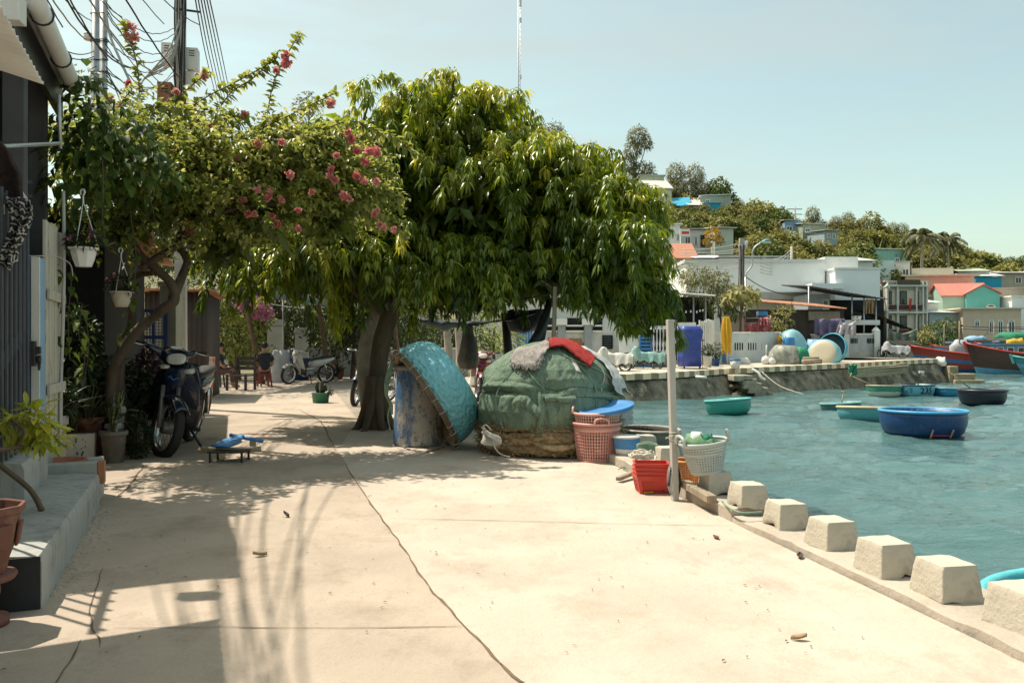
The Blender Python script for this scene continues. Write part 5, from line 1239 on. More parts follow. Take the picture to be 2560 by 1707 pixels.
# black hose coil hung beside the post
mb = MB()
for k in range(9):
    o = V((.012*vn(k, 1), .02*vn(k, 2), .012*vn(k, 3))); c = P(1685, 1185, 5.72)+o
    mb.tube([c+V(((.030+.006*hsh(k))*math.cos(a), .03*math.sin(a+k), (.105+.012*hsh(k, 5))*math.sin(a)-.03)) for a in np.linspace(0, 2*PI, 18, endpoint=False)], .0052, 5, closed=True, mi=k % 2)
tag(mb.build('hose_coil', [m_cable, m_cablegrey], loc=P(1685, 1185, 5.72), world=True), 'coil of thin black and grey hose hanging at the post', 'hose')
mb = MB()
for k in range(12):
    c = P(1600+5*(k % 5), 1140+3*(k//4), 6.75)+V((.03*vn(k, 1), .02*vn(k, 2), 0)); r_ = .06+.03*hsh(k); mb.tube([c+V((r_*math.cos(a), r_*.7*math.sin(a), .012*math.sin(3*a+k)+.012*(k % 4))) for a in np.linspace(0, 2*PI, 22, endpoint=False)], .0085, 6, closed=True)
mb.tube(smooth([P(1560, 1150, 6.6), P(1590, 1165, 6.4), P(1630, 1150, 6.3), P(1655, 1160, 6.2), P(1660, 1172, 6.2)], 6), .006, 6); mb.tube(smooth([P(1640, 1140, 6.5), P(1628, 1165, 6.3), P(1600, 1175, 6.2)], 6), .006, 6)
tag(mb.build('rope_coil', m_rope, loc=P(1610, 1145, 6.75), world=True), 'tangled coil of thick white rope on the kerb behind the red crates', 'rope')
mb = MB()
for k in range(6): c = P(1618, 1120-2*k, 7.0); mb.tube([c+V((.09*math.cos(a), .06*math.sin(a), .01*math.sin(2*a+k))) for a in np.linspace(0, 2*PI, 20, endpoint=False)], .007, 6, closed=True)
tag(mb.build('green_rope_coil', m_ropegreen, loc=P(1618, 1120, 7.0), world=True), 'coil of green rope on top of the white rope by the blue bucket', 'rope')
mb = MB(); c = G(1853, 1274, .088); mb.tube(smooth([G(1805, 1252, .09), G(1822, 1268, .09), G(1852, 1281, .09), G(1880, 1281, .09), G(1905, 1279, .09)], 6), .006, 6)
tag(mb.build('green_line', m_ropegreen, loc=c, world=True), 'short green rope lying round the foot of a concrete block', 'rope')
bb = G(1570, 1140, .082); bb.y += .1; t = thing('blue_bucket', 'blue and white plastic bucket standing behind the pink baskets', 'bucket', bb)
MB().lathe([(0, 0), (.10, 0), (.105, .055), (.108, .06)], 28).build('white_base', m_whiteplastic, t); MB().lathe([(.108, .06), (.116, .062), (.112, .075), (.122, .16), (.126, .162)], 28).build('blue_body', m_blue, t); MB().lathe([(.126, .162), (.132, .168), (.132, .178), (.11, .183), (0, .186)], 28).build('lid', m_whitedirty, t)
mb = MB()
for k in range(5): mb.tube(smooth([G(1545+6*k, 1172+2*vn(k, 1), .01), G(1556+5*k, 1168+3*vn(k, 2), .03), G(1570+3*k, 1174, .01)], 4), .003, 4)
tag(mb.build('net_scrap', m_netlight, loc=G(1556, 1172), world=True), 'tangle of thin green net twine at the foot of the pink basket', 'twine')
# --- blue T-bar plank toy on a low stool
c = G(568, 1157); t = thing('low_bench', 'little low bench with thin dark metal legs under the blue plank', 'bench', c)
mb = MB(); mb.box((-.02, .12, .098), (.34, .24, .016)); mb.build('top', m_darkwood, t)
for x in (-.17, .13):
    for y in (.02, .22): MB().box((x, y, .045), (.018, .018, .09)).build('leg', m_blackmetal, t)
mb = MB(); mb.tube([P(500, 1124, 7.75), P(560, 1126, 7.7), P(652, 1122, 7.85)], [.032, .03, .028], 10); mb.box(tuple(P(632, 1108, 7.95)), (.05, .05, .10)); tag(mb.build('log', m_bamboo, loc=P(565, 1126, 7.75), world=True), 'pale stripped log with a peg lying across the low bench', 'log')
t = thing('blue_plank', 'tapered blue painted plank with a round blue T-bar handle on the log', 'plank', P(575, 1112, 7.75))
a, b = P(548, 1121, 7.62), P(606, 1098, 7.95); dv = (b-a); sd_ = V((dv.y, -dv.x, 0)).normalized()
mb = MB(); mb.grid(lambda u, v: a.lerp(b, u)+sd_*((v-.5)*(.20 if u < .55 else lerp(.20, .05, (u-.55)/.45)))+V((0, 0, .012+.02*u)), 12, 3, thick=.016); mb.build('board', m_blue, t, world=True)
MB().tube([P(575, 1087, 7.98), P(657, 1103, 7.92)], .019, 10).build('handle', m_blue, t, world=True)
t2 = [(1997, 1600, 'curled yellow-brown dead leaf alone on the sunlit street'), (2000, 1394, 'dark olive dead leaf at the foot of the kerb'), (716, 1292, 'dry brown twig on the sunlit street near the cable shadows'), (650, 1390, 'small dry brown leaf between the cable shadows'), (1790, 1346, 'withered brown flower scrap near the end of the raised kerb'), (1622, 1235, 'yellow dead leaf lying against the red crates'), (1035, 1116, 'fallen yellow leaf at the foot of the barrel'), (1010, 1120, 'green-yellow fallen leaf beside the barrel')]
for i, (px, py, lb) in enumerate(t2):
    mb = MB(); s_ = .03+.012*hsh(i); mb.grid(lambda u, v: (s_*(u-.5)*2, s_*.6*(v-.5)*math.sin(u*PI)*1.4, .004+.018*abs(v-.5)*(1+hsh(i, 2))+.02*u*u*hsh(i, 3)), 8, 4, thick=.0015)
    tag(mb.build('fallen_leaf', (m_coir, m_darkwood, m_darkwood, m_coir, m_terrad, m_yellow, m_yellow, m_netgreen)[i], loc=G(px, py), rz=70*i), lb, 'leaf', 'single fallen leaves')
n = 420; x = nr.uniform(-3.2, 1.4, n); y = 2.4+nr.rand(n)**1.3*9; ok = x < 1.3-.182*(y-4.98); x, y = x[ok], y[ok]; n = len(x)
a = nr.uniform(0, 6.28, n); o = leaf_mesh('leaf_litter', np.stack([x, y, np.full(n, .006)], 1), np.stack([np.cos(a), np.sin(a), .05+0*a], 1), np.tile([0, 0, 1.0], (n, 1)), nr.uniform(.006, .028, n), nr.uniform(.004, .012, n), nr.rand(n), leafmat('litter', (.05, .035, .02), (.14, .09, .045), (.24, .17, .09), 0, .9, .1), None, fine=False, droop=0)
tag(o, kind='stuff')
# weathered boat lying in the water just behind the pile
basket_boat('weathered_boat', 'old grey weathered basket boat floating behind the net pile', P(1622, CY+(H-ZW)*F/16.2, 16.2)+V((0, 0, -.06)), .56, .46, M_('weathered_hull', (.20, .185, .15), .85, .3, 5, .5, 30, worn=[((.08, .08, .06), .5, .65, 3), ((.4, .37, .3), .62, .7, 8)]), m_darkwood, M_('grey_rim', (.36, .33, .28), .8, .3, 6, .3, 30), (0, 0, 30), thwart=False, elong=1.25)
# ================================================================== MOTORBIKES
def bike_parts(t, body, shield, steer=0, lean=0, cover=None):
    """small step-through motorbike, x forward, y left; built about the ground point under the engine"""
    A = RX(lean)   # whole bike leans on its stand
    r = .285; S = T(.50, 0, .62) @ RZ(steer) @ T(-.50, 0, -.62)
    Q = lambda M=None: A @ M if M is not None else A
    def wheel(x, M):
        o = MB().lathe([(r*.80, -.034), (r*.9, -.042), (r*.97, -.034), (r, -.012), (r, .012), (r*.97, .034), (r*.9, .042), (r*.80, .034)], 40, M @ T(x, 0, r) @ RX(90)).build('wheel', m_rubber, t)
        mb = MB(); mb.lathe([(r*.80, -.03), (r*.74, -.034), (r*.72, 0), (r*.74, .034), (r*.80, .03)], 36, M @ T(x, 0, r) @ RX(90)); mb.build('rim', m_chrome, o)
        mb = MB(); mb.lathe([(0, -.05), (.055, -.045), (.06, 0), (.055, .045), (0, .05)], 16, M @ T(x, 0, r) @ RX(90))
        for k in range(14):
            a = 2*PI*k/14; mb.tube([M @ V((x+.05*math.cos(a), .03*(-1)**k, r+.05*math.sin(a))), M @ V((x+r*.75*math.cos(a+.2), 0, r+r*.75*math.sin(a+.2)))], .003, 4)
        mb.build('hub', m_engine, o)
    wheel(.62, Q(S)); wheel(-.60, Q())
    MS = Q(S)
    mb = MB()
    for y in (-.075, .075): mb.tube([MS @ V((.62, y, r)), MS @ V((.50, y, .66))], [.024, .02], 8)
    mb.build('fork', m_engine, t)
    mb = MB(); mb.grid(lambda u, v: MS @ V((.62+(r+.035)*math.cos(lerp(.75, 2.5, u)), .075*(v-.5)*2*(1-.25*(u > .9)), r+(r+.035)*math.sin(lerp(.75, 2.5, u))-.05*(2*v-1)**2)), 18, 8, thick=.006); mb.build('front_fender', body, t)
    # leg shield and front cowl
    mb = MB(); mb.grid(lambda u, v: A @ V((lerp(.44, .20, v**1.1)-.13*(2*u-1)**2*(1-.25*v)+.03*math.sin(v*PI), (u-.5)*2*(.09+.14*math.sin(min(1, v*1.25+.12)*PI*.62)), lerp(.90, .27, v))), 16, 16, thick=.02); ls = mb.build('leg_shield', body, t)
    mb = MB()
    for sg in (-1, 1): mb.grid(lambda u, v: A @ V((.32-.12*u-.05*v, sg*(.11+.12*u+.02*math.sin(v*PI)), lerp(.72, .30, v)-.06*u)), 6, 10, thick=.012*sg)
    mb.build('side_wing', shield, t)
    mb = MB(); mb.loft([ring(A @ V((.42, 0, .86)), (0, 1, 0), (.5, 0, 1), .12, .05, 14), ring(A @ V((.455, 0, .74)), (0, 1, 0), (.4, 0, 1), .10, .05, 14), ring(A @ V((.44, 0, .55)), (0, 1, 0), (.3, 0, 1), .055, .03, 14)]); mb.build('front_panel', body, t)
    mb = MB(); mb.grid(lambda u, v: A @ V((.497+.002-.03*abs(u-.5), -.05+.10*u, .735+.012*math.sin(u*9)+.022*(v-.5)*(1-u*.7))), 12, 2, thick=.004); mb.build('emblem', m_emblem, t)
    # handlebar, cowl, headlight
    mb = MB(); mb.loft([ring(MS @ V((.30, 0, .93)), (0, 1, 0), (0, 0, 1), .07, .05, 14, 2.4), ring(MS @ V((.36, 0, .95)), (0, 1, 0), (0, 0, 1), .13, .075, 14, 2.6), ring(MS @ V((.43, 0, .94)), (0, 1, 0), (-.3, 0, 1), .125, .075, 14, 2.6), ring(MS @ V((.47, 0, .925)), (0, 1, 0), (-.3, 0, 1), .10, .06, 14, 2.6)])
    for sg in (-1, 1): mb.loft([ring(MS @ V((.37, sg*.10, .95)), (1, 0, 0), (0, 0, 1), .05, .045, 10), ring(MS @ V((.33, sg*.20, .985)), (1, 0, 0), (0, 0, 1), .032, .03, 10), ring(MS @ V((.30, sg*.26, 1.0)), (1, 0, 0), (0, 0, 1), .022, .022, 10)])
    hc = mb.build('handlebar_cowl', body, t)
    for sg in (-1, 1):
        mb = MB(); mb.tube([MS @ V((.30, sg*.25, 1.0)), MS @ V((.26, sg*.37, 1.005))], .019, 9); mb.build('grip', m_rubber, t)
        mb = MB(); mb.tube(smooth([MS @ V((.325, sg*.24, .995)), MS @ V((.355, sg*.30, .99)), MS @ V((.325, sg*.38, .995))], 5), .006, 6); mb.build('brake_lever', m_chrome, t)
    mb = MB(); mb.loft([ring(MS @ V((.462, 0, .925)), (0, 1, 0), (-.35, 0, 1), .096, .058, 16, 2.5), ring(MS @ V((.492, 0, .915)), (0, 1, 0), (-.35, 0, 1), .082, .046, 16, 2.5), ring(MS @ V((.502, 0, .912)), (0, 1, 0), (-.35, 0, 1), .03, .02, 16, 2.5)]); mb.build('headlight', m_lens, t)
    for sg in (-1, 1):
        mb = MB(); mb.loft([ring(A @ V((.44, sg*.115, .83)), (0, 1, 0), (-.4, 0, 1), .055, .03, 12, 2.5), ring(A @ V((.475, sg*.105, .825)), (0, 1, 0), (-.4, 0, 1), .035, .018, 12, 2.5)]); mb.build('indicator', m_lens, t)
    # frame, engine, body
    mb = MB(); mb.tube(smooth([A @ V((.36, 0, .8)), A @ V((.22, 0, .5)), A @ V((.02, 0, .42)), A @ V((-.25, 0, .5))], 5), .05, 10); mb.build('spine', body, t)
    mb = MB(); mb.loft([ring(A @ V((.20, 0, .33)), (0, 1, 0), (0, 0, 1), .06, .06, 12), ring(A @ V((.10, 0, .32)), (0, 1, 0), (0, 0, 1), .10, .10, 12, 3), ring(A @ V((-.10, 0, .30)), (0, 1, 0), (0, 0, 1), .13, .11, 12, 3), ring(A @ V((-.2, 0, .30)), (0, 1, 0), (0, 0, 1), .09, .08, 12, 3)])
    for k in range(5): mb.lathe([(0, 0), (.075, 0), (.075, .006), (0, .006)], 12, A @ T(.12+.03*k, 0, .33) @ RY(90))
    mb.build('engine', m_engine, t)
    mb = MB(); mb.loft([ring(A @ V((-.02, 0, .58)), (0, 1, 0), (0, 0, 1), .05, .06, 14, 2.5), ring(A @ V((-.18, 0, .60)), (0, 1, 0), (0, 0, 1), .11, .13, 14, 2.5), ring(A @ V((-.45, 0, .64)), (0, 1, 0), (0, 0, 1), .12, .12, 14, 2.5), ring(A @ V((-.72, 0, .71)), (0, 1, 0), (0, 0, 1), .09, .07, 14, 2.5), ring(A @ V((-.86, 0, .75)), (0, 1, 0), (0, 0, 1), .05, .035, 14, 2.5)]); mb.build('rear_body', body, t)
    mb = MB(); mb.loft([ring(A @ V((-.05, 0, .70)), (0, 1, 0), (0, 0, 1), .06, .02, 14, 3), ring(A @ V((-.18, 0, .735)), (0, 1, 0), (0, 0, 1), .10, .035, 14, 3), ring(A @ V((-.45, 0, .765)), (0, 1, 0), (0, 0, 1), .115, .04, 14, 3), ring(A @ V((-.72, 0, .80)), (0, 1, 0), (0, 0, 1), .095, .035, 14, 3), ring(A @ V((-.80, 0, .81)), (0, 1, 0), (0, 0, 1), .05, .02, 14, 3)]); mb.build('seat', m_seatvinyl, t)
    mb = MB(); mb.grid(lambda u, v: A @ V((-.60+(r+.05)*math.cos(lerp(1.3, 3.2, u)), .07*(v-.5)*2, r+.02+(r+.05)*math.sin(lerp(1.3, 3.2, u)))), 12, 4, thick=.006); mb.build('rear_fender', m_bikeblack, t)
    mb = MB(); mb.loft([ring(A @ V((-.84, 0, .735)), (0, 1, 0), (0, 0, 1), .07, .035, 12), ring(A @ V((-.89, 0, .725)), (0, 1, 0), (0, 0, 1), .045, .02, 12)]); mb.build('tail_light', m_redlens, t)
    mb = MB(); mb.tube(smooth([A @ V((.16, -.06, .26)), A @ V((.05, -.12, .2)), A @ V((-.25, -.15, .22)), A @ V((-.4, -.16, .27)), A @ V((-.85, -.17, .33))], 5), [.016]*11+[.02, .03, .038, .042, .042, .042, .042, .042, .04, .03][:10], 10); mb.build('exhaust', m_chrome, t)
    mb = MB()
    for y in (-.1, .1): mb.bar(A @ V((-.15, y, .32)), A @ V((-.60, y, r)), .03, .045)
    mb.build('swingarm', m_blackmetal, t)
    for y in (-.12, .12):
        mb = MB(); mb.tube([A @ V((-.58, y, .34)), A @ V((-.48, y*.9, .62))], .022, 8); mb.build('shock_absorber', m_chrome, t)
    mb = MB(); mb.tube([A @ V((.02, -.24, .24)), A @ V((.02, .24, .24))], .017, 8); mb.build('footpeg', m_rubber, t)
    e = V((-.02, .22, .0)) if lean == 0 else None
    MB().tube([A @ V((-.02, .12, .24)), V((.02, .30 if lean < 0 else .2, .01))], .014, 7).build('side_stand', m_blackmetal, t); MB().tube([A @ V((-.05, -.1, .24)), A @ V((-.25, -.14, .16))], .012, 6).build('kick_pedal', m_blackmetal, t)
f = V((.13, -1.1, 0)); hd = math.degrees(math.atan2(f.y, f.x))
# front wheel meets the ground at about (-3.62, 8.0)
t = thing('motorbike', 'dark blue and black motorbike leaning on its stand at the front of the house plants', 'motorbike', V((-3.62, 7.98, 0))-f.normalized()*.66, hd, 'motorbikes parked in the street'); t.scale = (1.08,)*3
bike_parts(t, m_bikeblue, m_bikeblack, 40, -13)
c = G(768, 958); t = thing('motorbike', 'white and black motor scooter parked by the gate pillars deep in the shade', 'motorbike', c, 222, 'motorbikes parked in the street'); bike_parts(t, m_bikewhite, m_bikeblack, 12, -7)
c = G(905, 1012); t = thing('motorbike', 'black motorbike half hidden behind the street tree trunk', 'motorbike', c+V((.1, .4, 0)), 247, 'motorbikes parked in the street'); bike_parts(t, m_bikeblack, m_bikeblack, 18, -10)
c = G(1200, 1000); t = thing('motorbike', 'maroon motorbike with a pale leg guard between the leaning boat and the net pile', 'motorbike', c+V((.0, .3, 0)), 262, 'motorbikes parked in the street'); bike_parts(t, m_bikered, m_whitedirty, 20, -9)

# ================================================================== PEOPLE
def skin(name, nodes, m, par, lv=1):
    """nodes: (parent index, position, radius); a Skin modifier grows one continuous surface"""
    me = bpy.data.meshes.new(name); me.from_pydata([tuple(n[1]) for n in nodes], [(n[0], i) for i, n in enumerate(nodes) if n[0] is not None], [])
    me.materials.append(m); o = bpy.data.objects.new(name, me); COL.objects.link(o)
    if par: o.parent = par
    sk = o.modifiers.new('skin', 'SKIN'); sk.use_smooth_shade = True
    me.skin_vertices.new(name='sk') if not me.skin_vertices else None
    for i, n in enumerate(nodes):
        r_ = n[2]; me.skin_vertices[0].data[i].radius = (r_, r_) if not hasattr(r_, '__len__') else r_
        me.skin_vertices[0].data[i].use_root = (n[0] is None)
    sb = o.modifiers.new('subd', 'SUBSURF'); sb.levels = lv; sb.render_levels = lv
    return o
def seated_person(label, loc, rz, seat=.34, hand=(.30, 0, .52), lean=.06, look=0):
    t = thing('person', label, 'person', loc, rz, 'people sitting in the shade')
    J = [(None, V((0, 0, seat+.10)), .105), (0, V((.02, 0, seat+.24)), .105), (1, V((lean*.6, 0, seat+.42)), .125), (2, V((lean, 0, seat+.53)), .085), (3, V((lean+.02, 0, seat+.60)), .052), (4, V((lean+.04, 0, seat+.67)), .062), (5, V((lean+.05, 0, seat+.76)), .082), (6, V((lean+.04, 0, seat+.84)), .062)]
    sl = []
    for sg in (-1, 1):
        b = len(J); hx, hy, hz = hand
        J += [(3, V((lean, sg*.17, seat+.50)), .058), (b, V((lean+.07, sg*.24, seat+.27)), .043), (b+1, V((hx*.85, sg*.15+hy, hz)), .03), (b+2, V((hx, sg*.12+hy, hz+.005)), .034)]
        w = b+3
        for k, (l, dx) in enumerate(((.075, -.03), (.085, -.012), (.08, .008), (.062, .026))):
            q = len(J); J += [(w, V((hx+.045, sg*(.12-dx)+hy, hz+.004)), .0095), (q, V((hx+.045+l*.55, sg*(.12-dx)+hy, hz-.006)), .0085), (q+1, V((hx+.045+l*.9, sg*(.12-dx)+hy, hz-.03)), .0075)]
        q = len(J); J += [(w, V((hx+.02, sg*.075+hy, hz+.006)), .011), (q, V((hx+.06, sg*.058+hy, hz-.01)), .009)]
        b = len(J)
        J += [(0, V((.06, sg*.10, seat+.085)), .088), (b, V((.40, sg*.16, seat+.10)), .062), (b+1, V((.42, sg*.16, seat*.55)), .05), (b+2, V((.40, sg*.16, .075)), .036), (b+3, V((.46, sg*.165, .035)), .036), (b+4, V((.57, sg*.175, .025)), .026)]
    skin('body', J, m_skin, t)
    sh = [(None, V((.0, 0, seat+.08)), .145), (0, V((.02, 0, seat+.24)), .15), (1, V((lean*.6, 0, seat+.42)), .17), (2, V((lean, 0, seat+.56)), .115)]
    for sg in (-1, 1): b = len(sh); sh += [(2, V((lean, sg*.16, seat+.50)), .09), (b, V((lean+.05, sg*.225, seat+.34)), .078)]
    skin('shirt', sh, m_shirt, t)
    tr = [(None, V((0, 0, seat+.085)), .125)]
    for sg in (-1, 1): b = len(tr); tr += [(0, V((.08, sg*.10, seat+.085)), .10), (b, V((.40, sg*.16, seat+.095)), .078), (b+1, V((.42, sg*.16, seat*.5)), .066), (b+2, V((.41, sg*.16, .13)), .058)]
    skin('trousers', tr, m_trouser, t)
    hd = V((lean+.045, 0, seat+.765)); mb = MB(); mb.lathe([(.092, -.035), (.104, .02), (.095, .065), (.06, .10), (0, .112)], 16, T(*(hd+V((-.016, 0, 0)))) @ RY(-14)); mb.build('hair', m_hair, t)
    mb = MB(); mb.loft([ring(hd+V((.078, 0, .01)), (0, 1, 0), (0, 0, 1), .009, .012, 8), ring(hd+V((.10, 0, -.018)), (0, 1, 0), (0, 0, 1), .016, .012, 8), ring(hd+V((.082, 0, -.03)), (0, 1, 0), (0, 0, 1), .012, .008, 8)])
    mb.build('nose', m_skin, t)
    for sg in (-1, 1):
        MB().lathe([(0, -.006), (.02, -.004), (.024, 0), (.02, .004), (0, .006)], 10, T(*(hd+V((0, sg*.085, -.01)))) @ RX(90)).build('ear', m_skin, t)
        MB().lathe([(0, .006), (.009, 0), (0, -.006)], 8, T(*(hd+V((.078, sg*.03, .008)))) @ RY(90)).build('eye', m_hair, t)
    MB().box(tuple(hd+V((.078, 0, -.045))), (.006, .045, .008)).build('mouth', m_terra, t)
    return t
def stool(label, loc, h, m, rz=0):
    t = thing('plastic_stool', label, 'stool', loc, rz, 'stools in the shade'); MB().box((0, 0, h-.012), (.30, .30, .024)).build('seat', m, t, bevel=.008)
    for x in (-1, 1):
        for y in (-1, 1): MB().bar((x*.15, y*.15, 0), (x*.12, y*.12, h-.024), .035).build('leg', m, t)
    mb = MB()
    for a in (-1, 1): mb.bar((a*.135, -.135, h*.5), (a*.135, .135, h*.5), .02); mb.bar((-.135, a*.135, h*.5), (.135, a*.135, h*.5), .02)
    mb.build('brace', m, t)
c = G(662, 966); stool('dark red plastic stool under the seated person in maroon trousers', c, .36, M_('dark_red_plastic', (.22, .03, .025), .45, .15, 5)); seated_person('person in a dark shirt and maroon trousers seen from behind on the red stool', c, 118, .35, lean=.07)
c = G(543, 968); stool('dark stool under the person sitting by the dark shed', c, .36, m_bikeblack); seated_person('person in dark clothes sitting by the corrugated shed, turned to the other sitter', c, 10, .35, lean=.05)
c = G(602, 975); t = thing('wooden_chair', 'empty low slatted wooden chair between the two seated people', 'chair', c, 80)
mb = MB()
for k in range(5): mb.box((-.2+.1*k, 0, .36), (.085, .5, .025))
mb.build('seat', m_darkwood, t)
mb = MB()
for z in (.55, .68, .8): mb.box((.26, 0, z), (.03, .56, .09))
mb.build('backrest', m_darkwood, t)
for x in (-.22, .25):
    for y in (-.25, .25): MB().box((x, y, .2 if x < 0 else .42), (.05, .05, .4 if x < 0 else .84)).build('leg', m_darkwood, t)
for y in (-.27, .27): MB().box((0, y, .56), (.52, .06, .03)).build('armrest', m_darkwood, t)

# ================================================================== THE SHADY STREET BEYOND THE TREE
def foliage_thing(name, label, cat, base, lobes, dens, L, W_, m, tint=.4, trunk=None, group=None, fine=False, out=.8, down=.2, tm=None):
    t = thing(name, label, cat, base, 0, group); ls = []
    for c, r in lobes: ls.append(bush_leaves(c, r, int(dens*(r[0]*r[2]+r[0]*r[1]+r[1]*r[2])), L, W_, tint, out, down))
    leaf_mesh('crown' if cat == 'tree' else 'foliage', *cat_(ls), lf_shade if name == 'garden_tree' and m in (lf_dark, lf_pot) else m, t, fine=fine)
    mb = MB(); b = V(base)
    tops = trunk or [lobes[0][0]]
    for q in tops: q = V(tuple(q)); mb.tube(smooth([b+V((0, 0, -.1)), b.lerp(q, .5)+V((.1*vn(q.x, q.z), .05, 0)), q], 4), [lerp(.06, .02, i/8)*(1 if cat != 'tree' else 1.6) for i in range(9)], 7)
    mb.build('trunk' if cat == 'tree' else 'stem', tm or m_bark, t, world=True)
    return t
cat_ = cat
def gz(px, d): return V(((px-CX)/F*d, d, 0))
foliage_thing('flowering_bush', 'tall bougainvillea bush with magenta blossom at the turn of the street', 'bush', gz(600, 26), [lobe(600, 850, 26, .75, .75), lobe(575, 780, 26, .5, .5), lobe(645, 800, 26, .55, .55), lobe(640, 880, 26, .6, .5)], 300, .13, .08, lf_boug, .5)
o = bpy.context.scene.objects['flowering_bush']; q = np.array(P(635, 768, 25.4)); n = 900; u = rand_dirs(n)
leaf_mesh('blossom', q+u*np.array([.62, .4, .34])*nr.uniform(.4, 1, (n, 1))+np.outer(u[:, 0]*.5, [0, 0, -.35]), u, rand_dirs(n), .10, .09, np.clip(nr.normal(.55, .2, n), 0, 1), lf_magenta, o, fine=False, droop=0)
for i, (px, d, hgt, w, m, tn, lab) in enumerate(((470, 24, 3.2, 1.2, lf_dark, .5, 'dark garden tree behind the corrugated shed'), (700, 33, 3.4, 1.5, lf_dark, .6, 'dark leafy tree behind the white gate pillars'), (830, 32, 3.6, 1.4, lf_yel, .2, 'yellow-green bamboo-like tree over the round planter'), (930, 33, 3.8, 1.7, lf_dark, .5, 'dark tree directly behind the street tree trunk'),
        (1040, 31, 3.2, 1.4, lf_pot, .6, 'mid green tree seen under the crown above the leaning boat'), (1140, 30, 3.3, 1.3, lf_dark, .7, 'green garden tree behind the hanging grey bundle'), (1235, 33, 3.0, 1.3, lf_boug, .5, 'light green tree beside the white house with the blue door'), (590, 33, 4.2, 1.8, lf_hill, .5, 'olive tree rising behind the magenta bush'), (380, 30, 4.0, 1.8, lf_dark, .5, 'dark tree behind the lattice gate'), (1000, 40, 4.0, 2.4, lf_dark, .6, 'broad dark tree far behind the leaning boat'), (520, 27.5, 4.6, 2.0, lf_pot, .4, 'tall dark tree shading the magenta bush'), (650, 29, 4.8, 2.0, lf_pot, .5, 'tall dark tree shading the tall white gate pillar'), (770, 30, 4.4, 1.9, lf_pot, .4, 'tall dark tree over the second gate pillar'), (880, 27, 4.0, 1.6, lf_pot, .5, 'dark tree over the long garden wall'), (960, 26, 3.6, 1.5, lf_pot, .4, 'dark tree between the trunk and the leaning boat'), (780, 42, 4.2, 2.6, lf_hill, .4, 'broad olive tree at the far end of the street'))):
    b = gz(px, d); c0 = np.array(b); lbs = [(c0+np.array([0, 0, hgt*.62]), np.array([w*.8, w*.8, hgt*.34])), (c0+np.array([w*.5, -.2, hgt*.42]), np.array([w*.6, w*.6, hgt*.24])), (c0+np.array([-w*.5, .1, hgt*.38]), np.array([w*.6, w*.6, hgt*.26]))]
    foliage_thing('garden_tree', lab, 'tree', b, lbs, 130, .20, .075, m, tn)
for i, (px, d, rx, rz, m, lab) in enumerate(((1125, 16, .28, .42, lf_yel, 'spiky yellow-green plant beside the hanging grey bundle'), (1238, 16.5, .26, .34, lf_yel, 'spiky palm plant between the dark post and the bundle'), (840, 25.5, .35, .3, lf_dark, 'dark bush beside the round concrete planter'), (1070, 19, .3, .4, lf_pot, 'dark green plant behind the top of the leaning boat'), (905, 26, .6, .5, lf_dark, 'dark hedge bush behind the black motorbike'), (985, 24, .6, .5, lf_pot, 'dark hedge bush behind the blue barrel'))):
    b = gz(px, d); t = thing('garden_plant', lab, 'plant', b); mb = MB(); blades(mb, (0, 0, rz*.3), 46, rz*2.0, .028, .55, i+20); mb.build('leaf_blade', m_blade if m is lf_yel else m_bladed, t); MB().tube([(0, 0, 0), (0, 0, rz*.4)], .05, 8).build('stem', m_palebark, t)
foliage_thing('garden_tree', 'greyish treetop poking out between the bougainvillea and the street tree', 'tree', gz(770, 32), [lobe(772, 262, 32, .55, .5), lobe(760, 330, 32, .8, .6), lobe(790, 400, 32, 1.0, .8)], 260, .2, .07, lf_euc, .5)
for px, d, lab in ((560, 20.5, 'hidden added tree crown shading the bend of the street'), (760, 22.5, 'hidden added tree crown shading the white motor scooter'), (960, 22, 'hidden added tree crown shading the lane behind the street tree'), (500, 25, 'hidden added tree crown shading the dark shed roof'), (660, 26.5, 'hidden added tree crown shading the gate pillars'), (860, 27, 'hidden added tree crown shading the long garden wall')):
    b = gz(px, d); c0 = np.array(b); foliage_thing('garden_tree', lab, 'tree', b+V((0, 3.2, 0)), [(c0+np.array([0, 0, 4.6]), np.array([2.3, 2.6, .8])), (c0+np.array([1.2, 1.0, 4.0]), np.array([1.5, 1.8, .6])), (c0+np.array([-1.3, .6, 4.1]), np.array([1.5, 1.8, .6]))], 60, .26, .11, lf_dark, .4)  # hidden crowns added only to throw shade on the lane
# pillars, gate and wall of the garden at the bend
zt = lambda py, d: H-(py-CY)/F*d
def pillar(label, px0, px1, py, d):
    w = (px1-px0)/F*d; h = zt(py, d); t = thing('gate_pillar', label, 'pillar', gz((px0+px1)/2, d+w/2), 8, 'white gate pillars')
    MB().box((0, 0, h/2-.1), (w*.86, w*.86, h-.2)).build('shaft', m_white, t); MB().box((0, 0, h-.13), (w, w, .10)).build('cornice', m_white, t); MB().box((0, 0, h-.03), (w*.9, w*.9, .10)).build('cap', m_white, t)
pillar('tall white gate pillar beside the magenta bush', 668, 710, 800, 27); pillar('white gate pillar behind the white motor scooter', 737, 773, 820, 28)
t = thing('garden_gate', 'arched grey bar gate between the two white pillars', 'gate', gz(723, 27.6), 8)
for k in range(7): MB().box((-.17+.055*k, 0, .55+.06*math.sin(k/6*PI)), (.02, .02, 1.1+.12*math.sin(k/6*PI))).build('bar', m_gate, t)
mb = MB(); mb.box((0, .012, .2), (.36, .02, .03)); mb.box((0, .012, .85), (.36, .02, .03)); mb.build('rail', m_gate, t)
t = thing('garden_wall', 'low shaded wall beyond the gate pillars at the end of the street', 'wall', gz(900, 29.1)); MB().box((.2, 0, .5), (7.5, .2, 1.0)).build('wall', m_grey, t); MB().box((.2, 0, 1.03), (7.5, .28, .06)).build('coping', m_ltgrey, t)
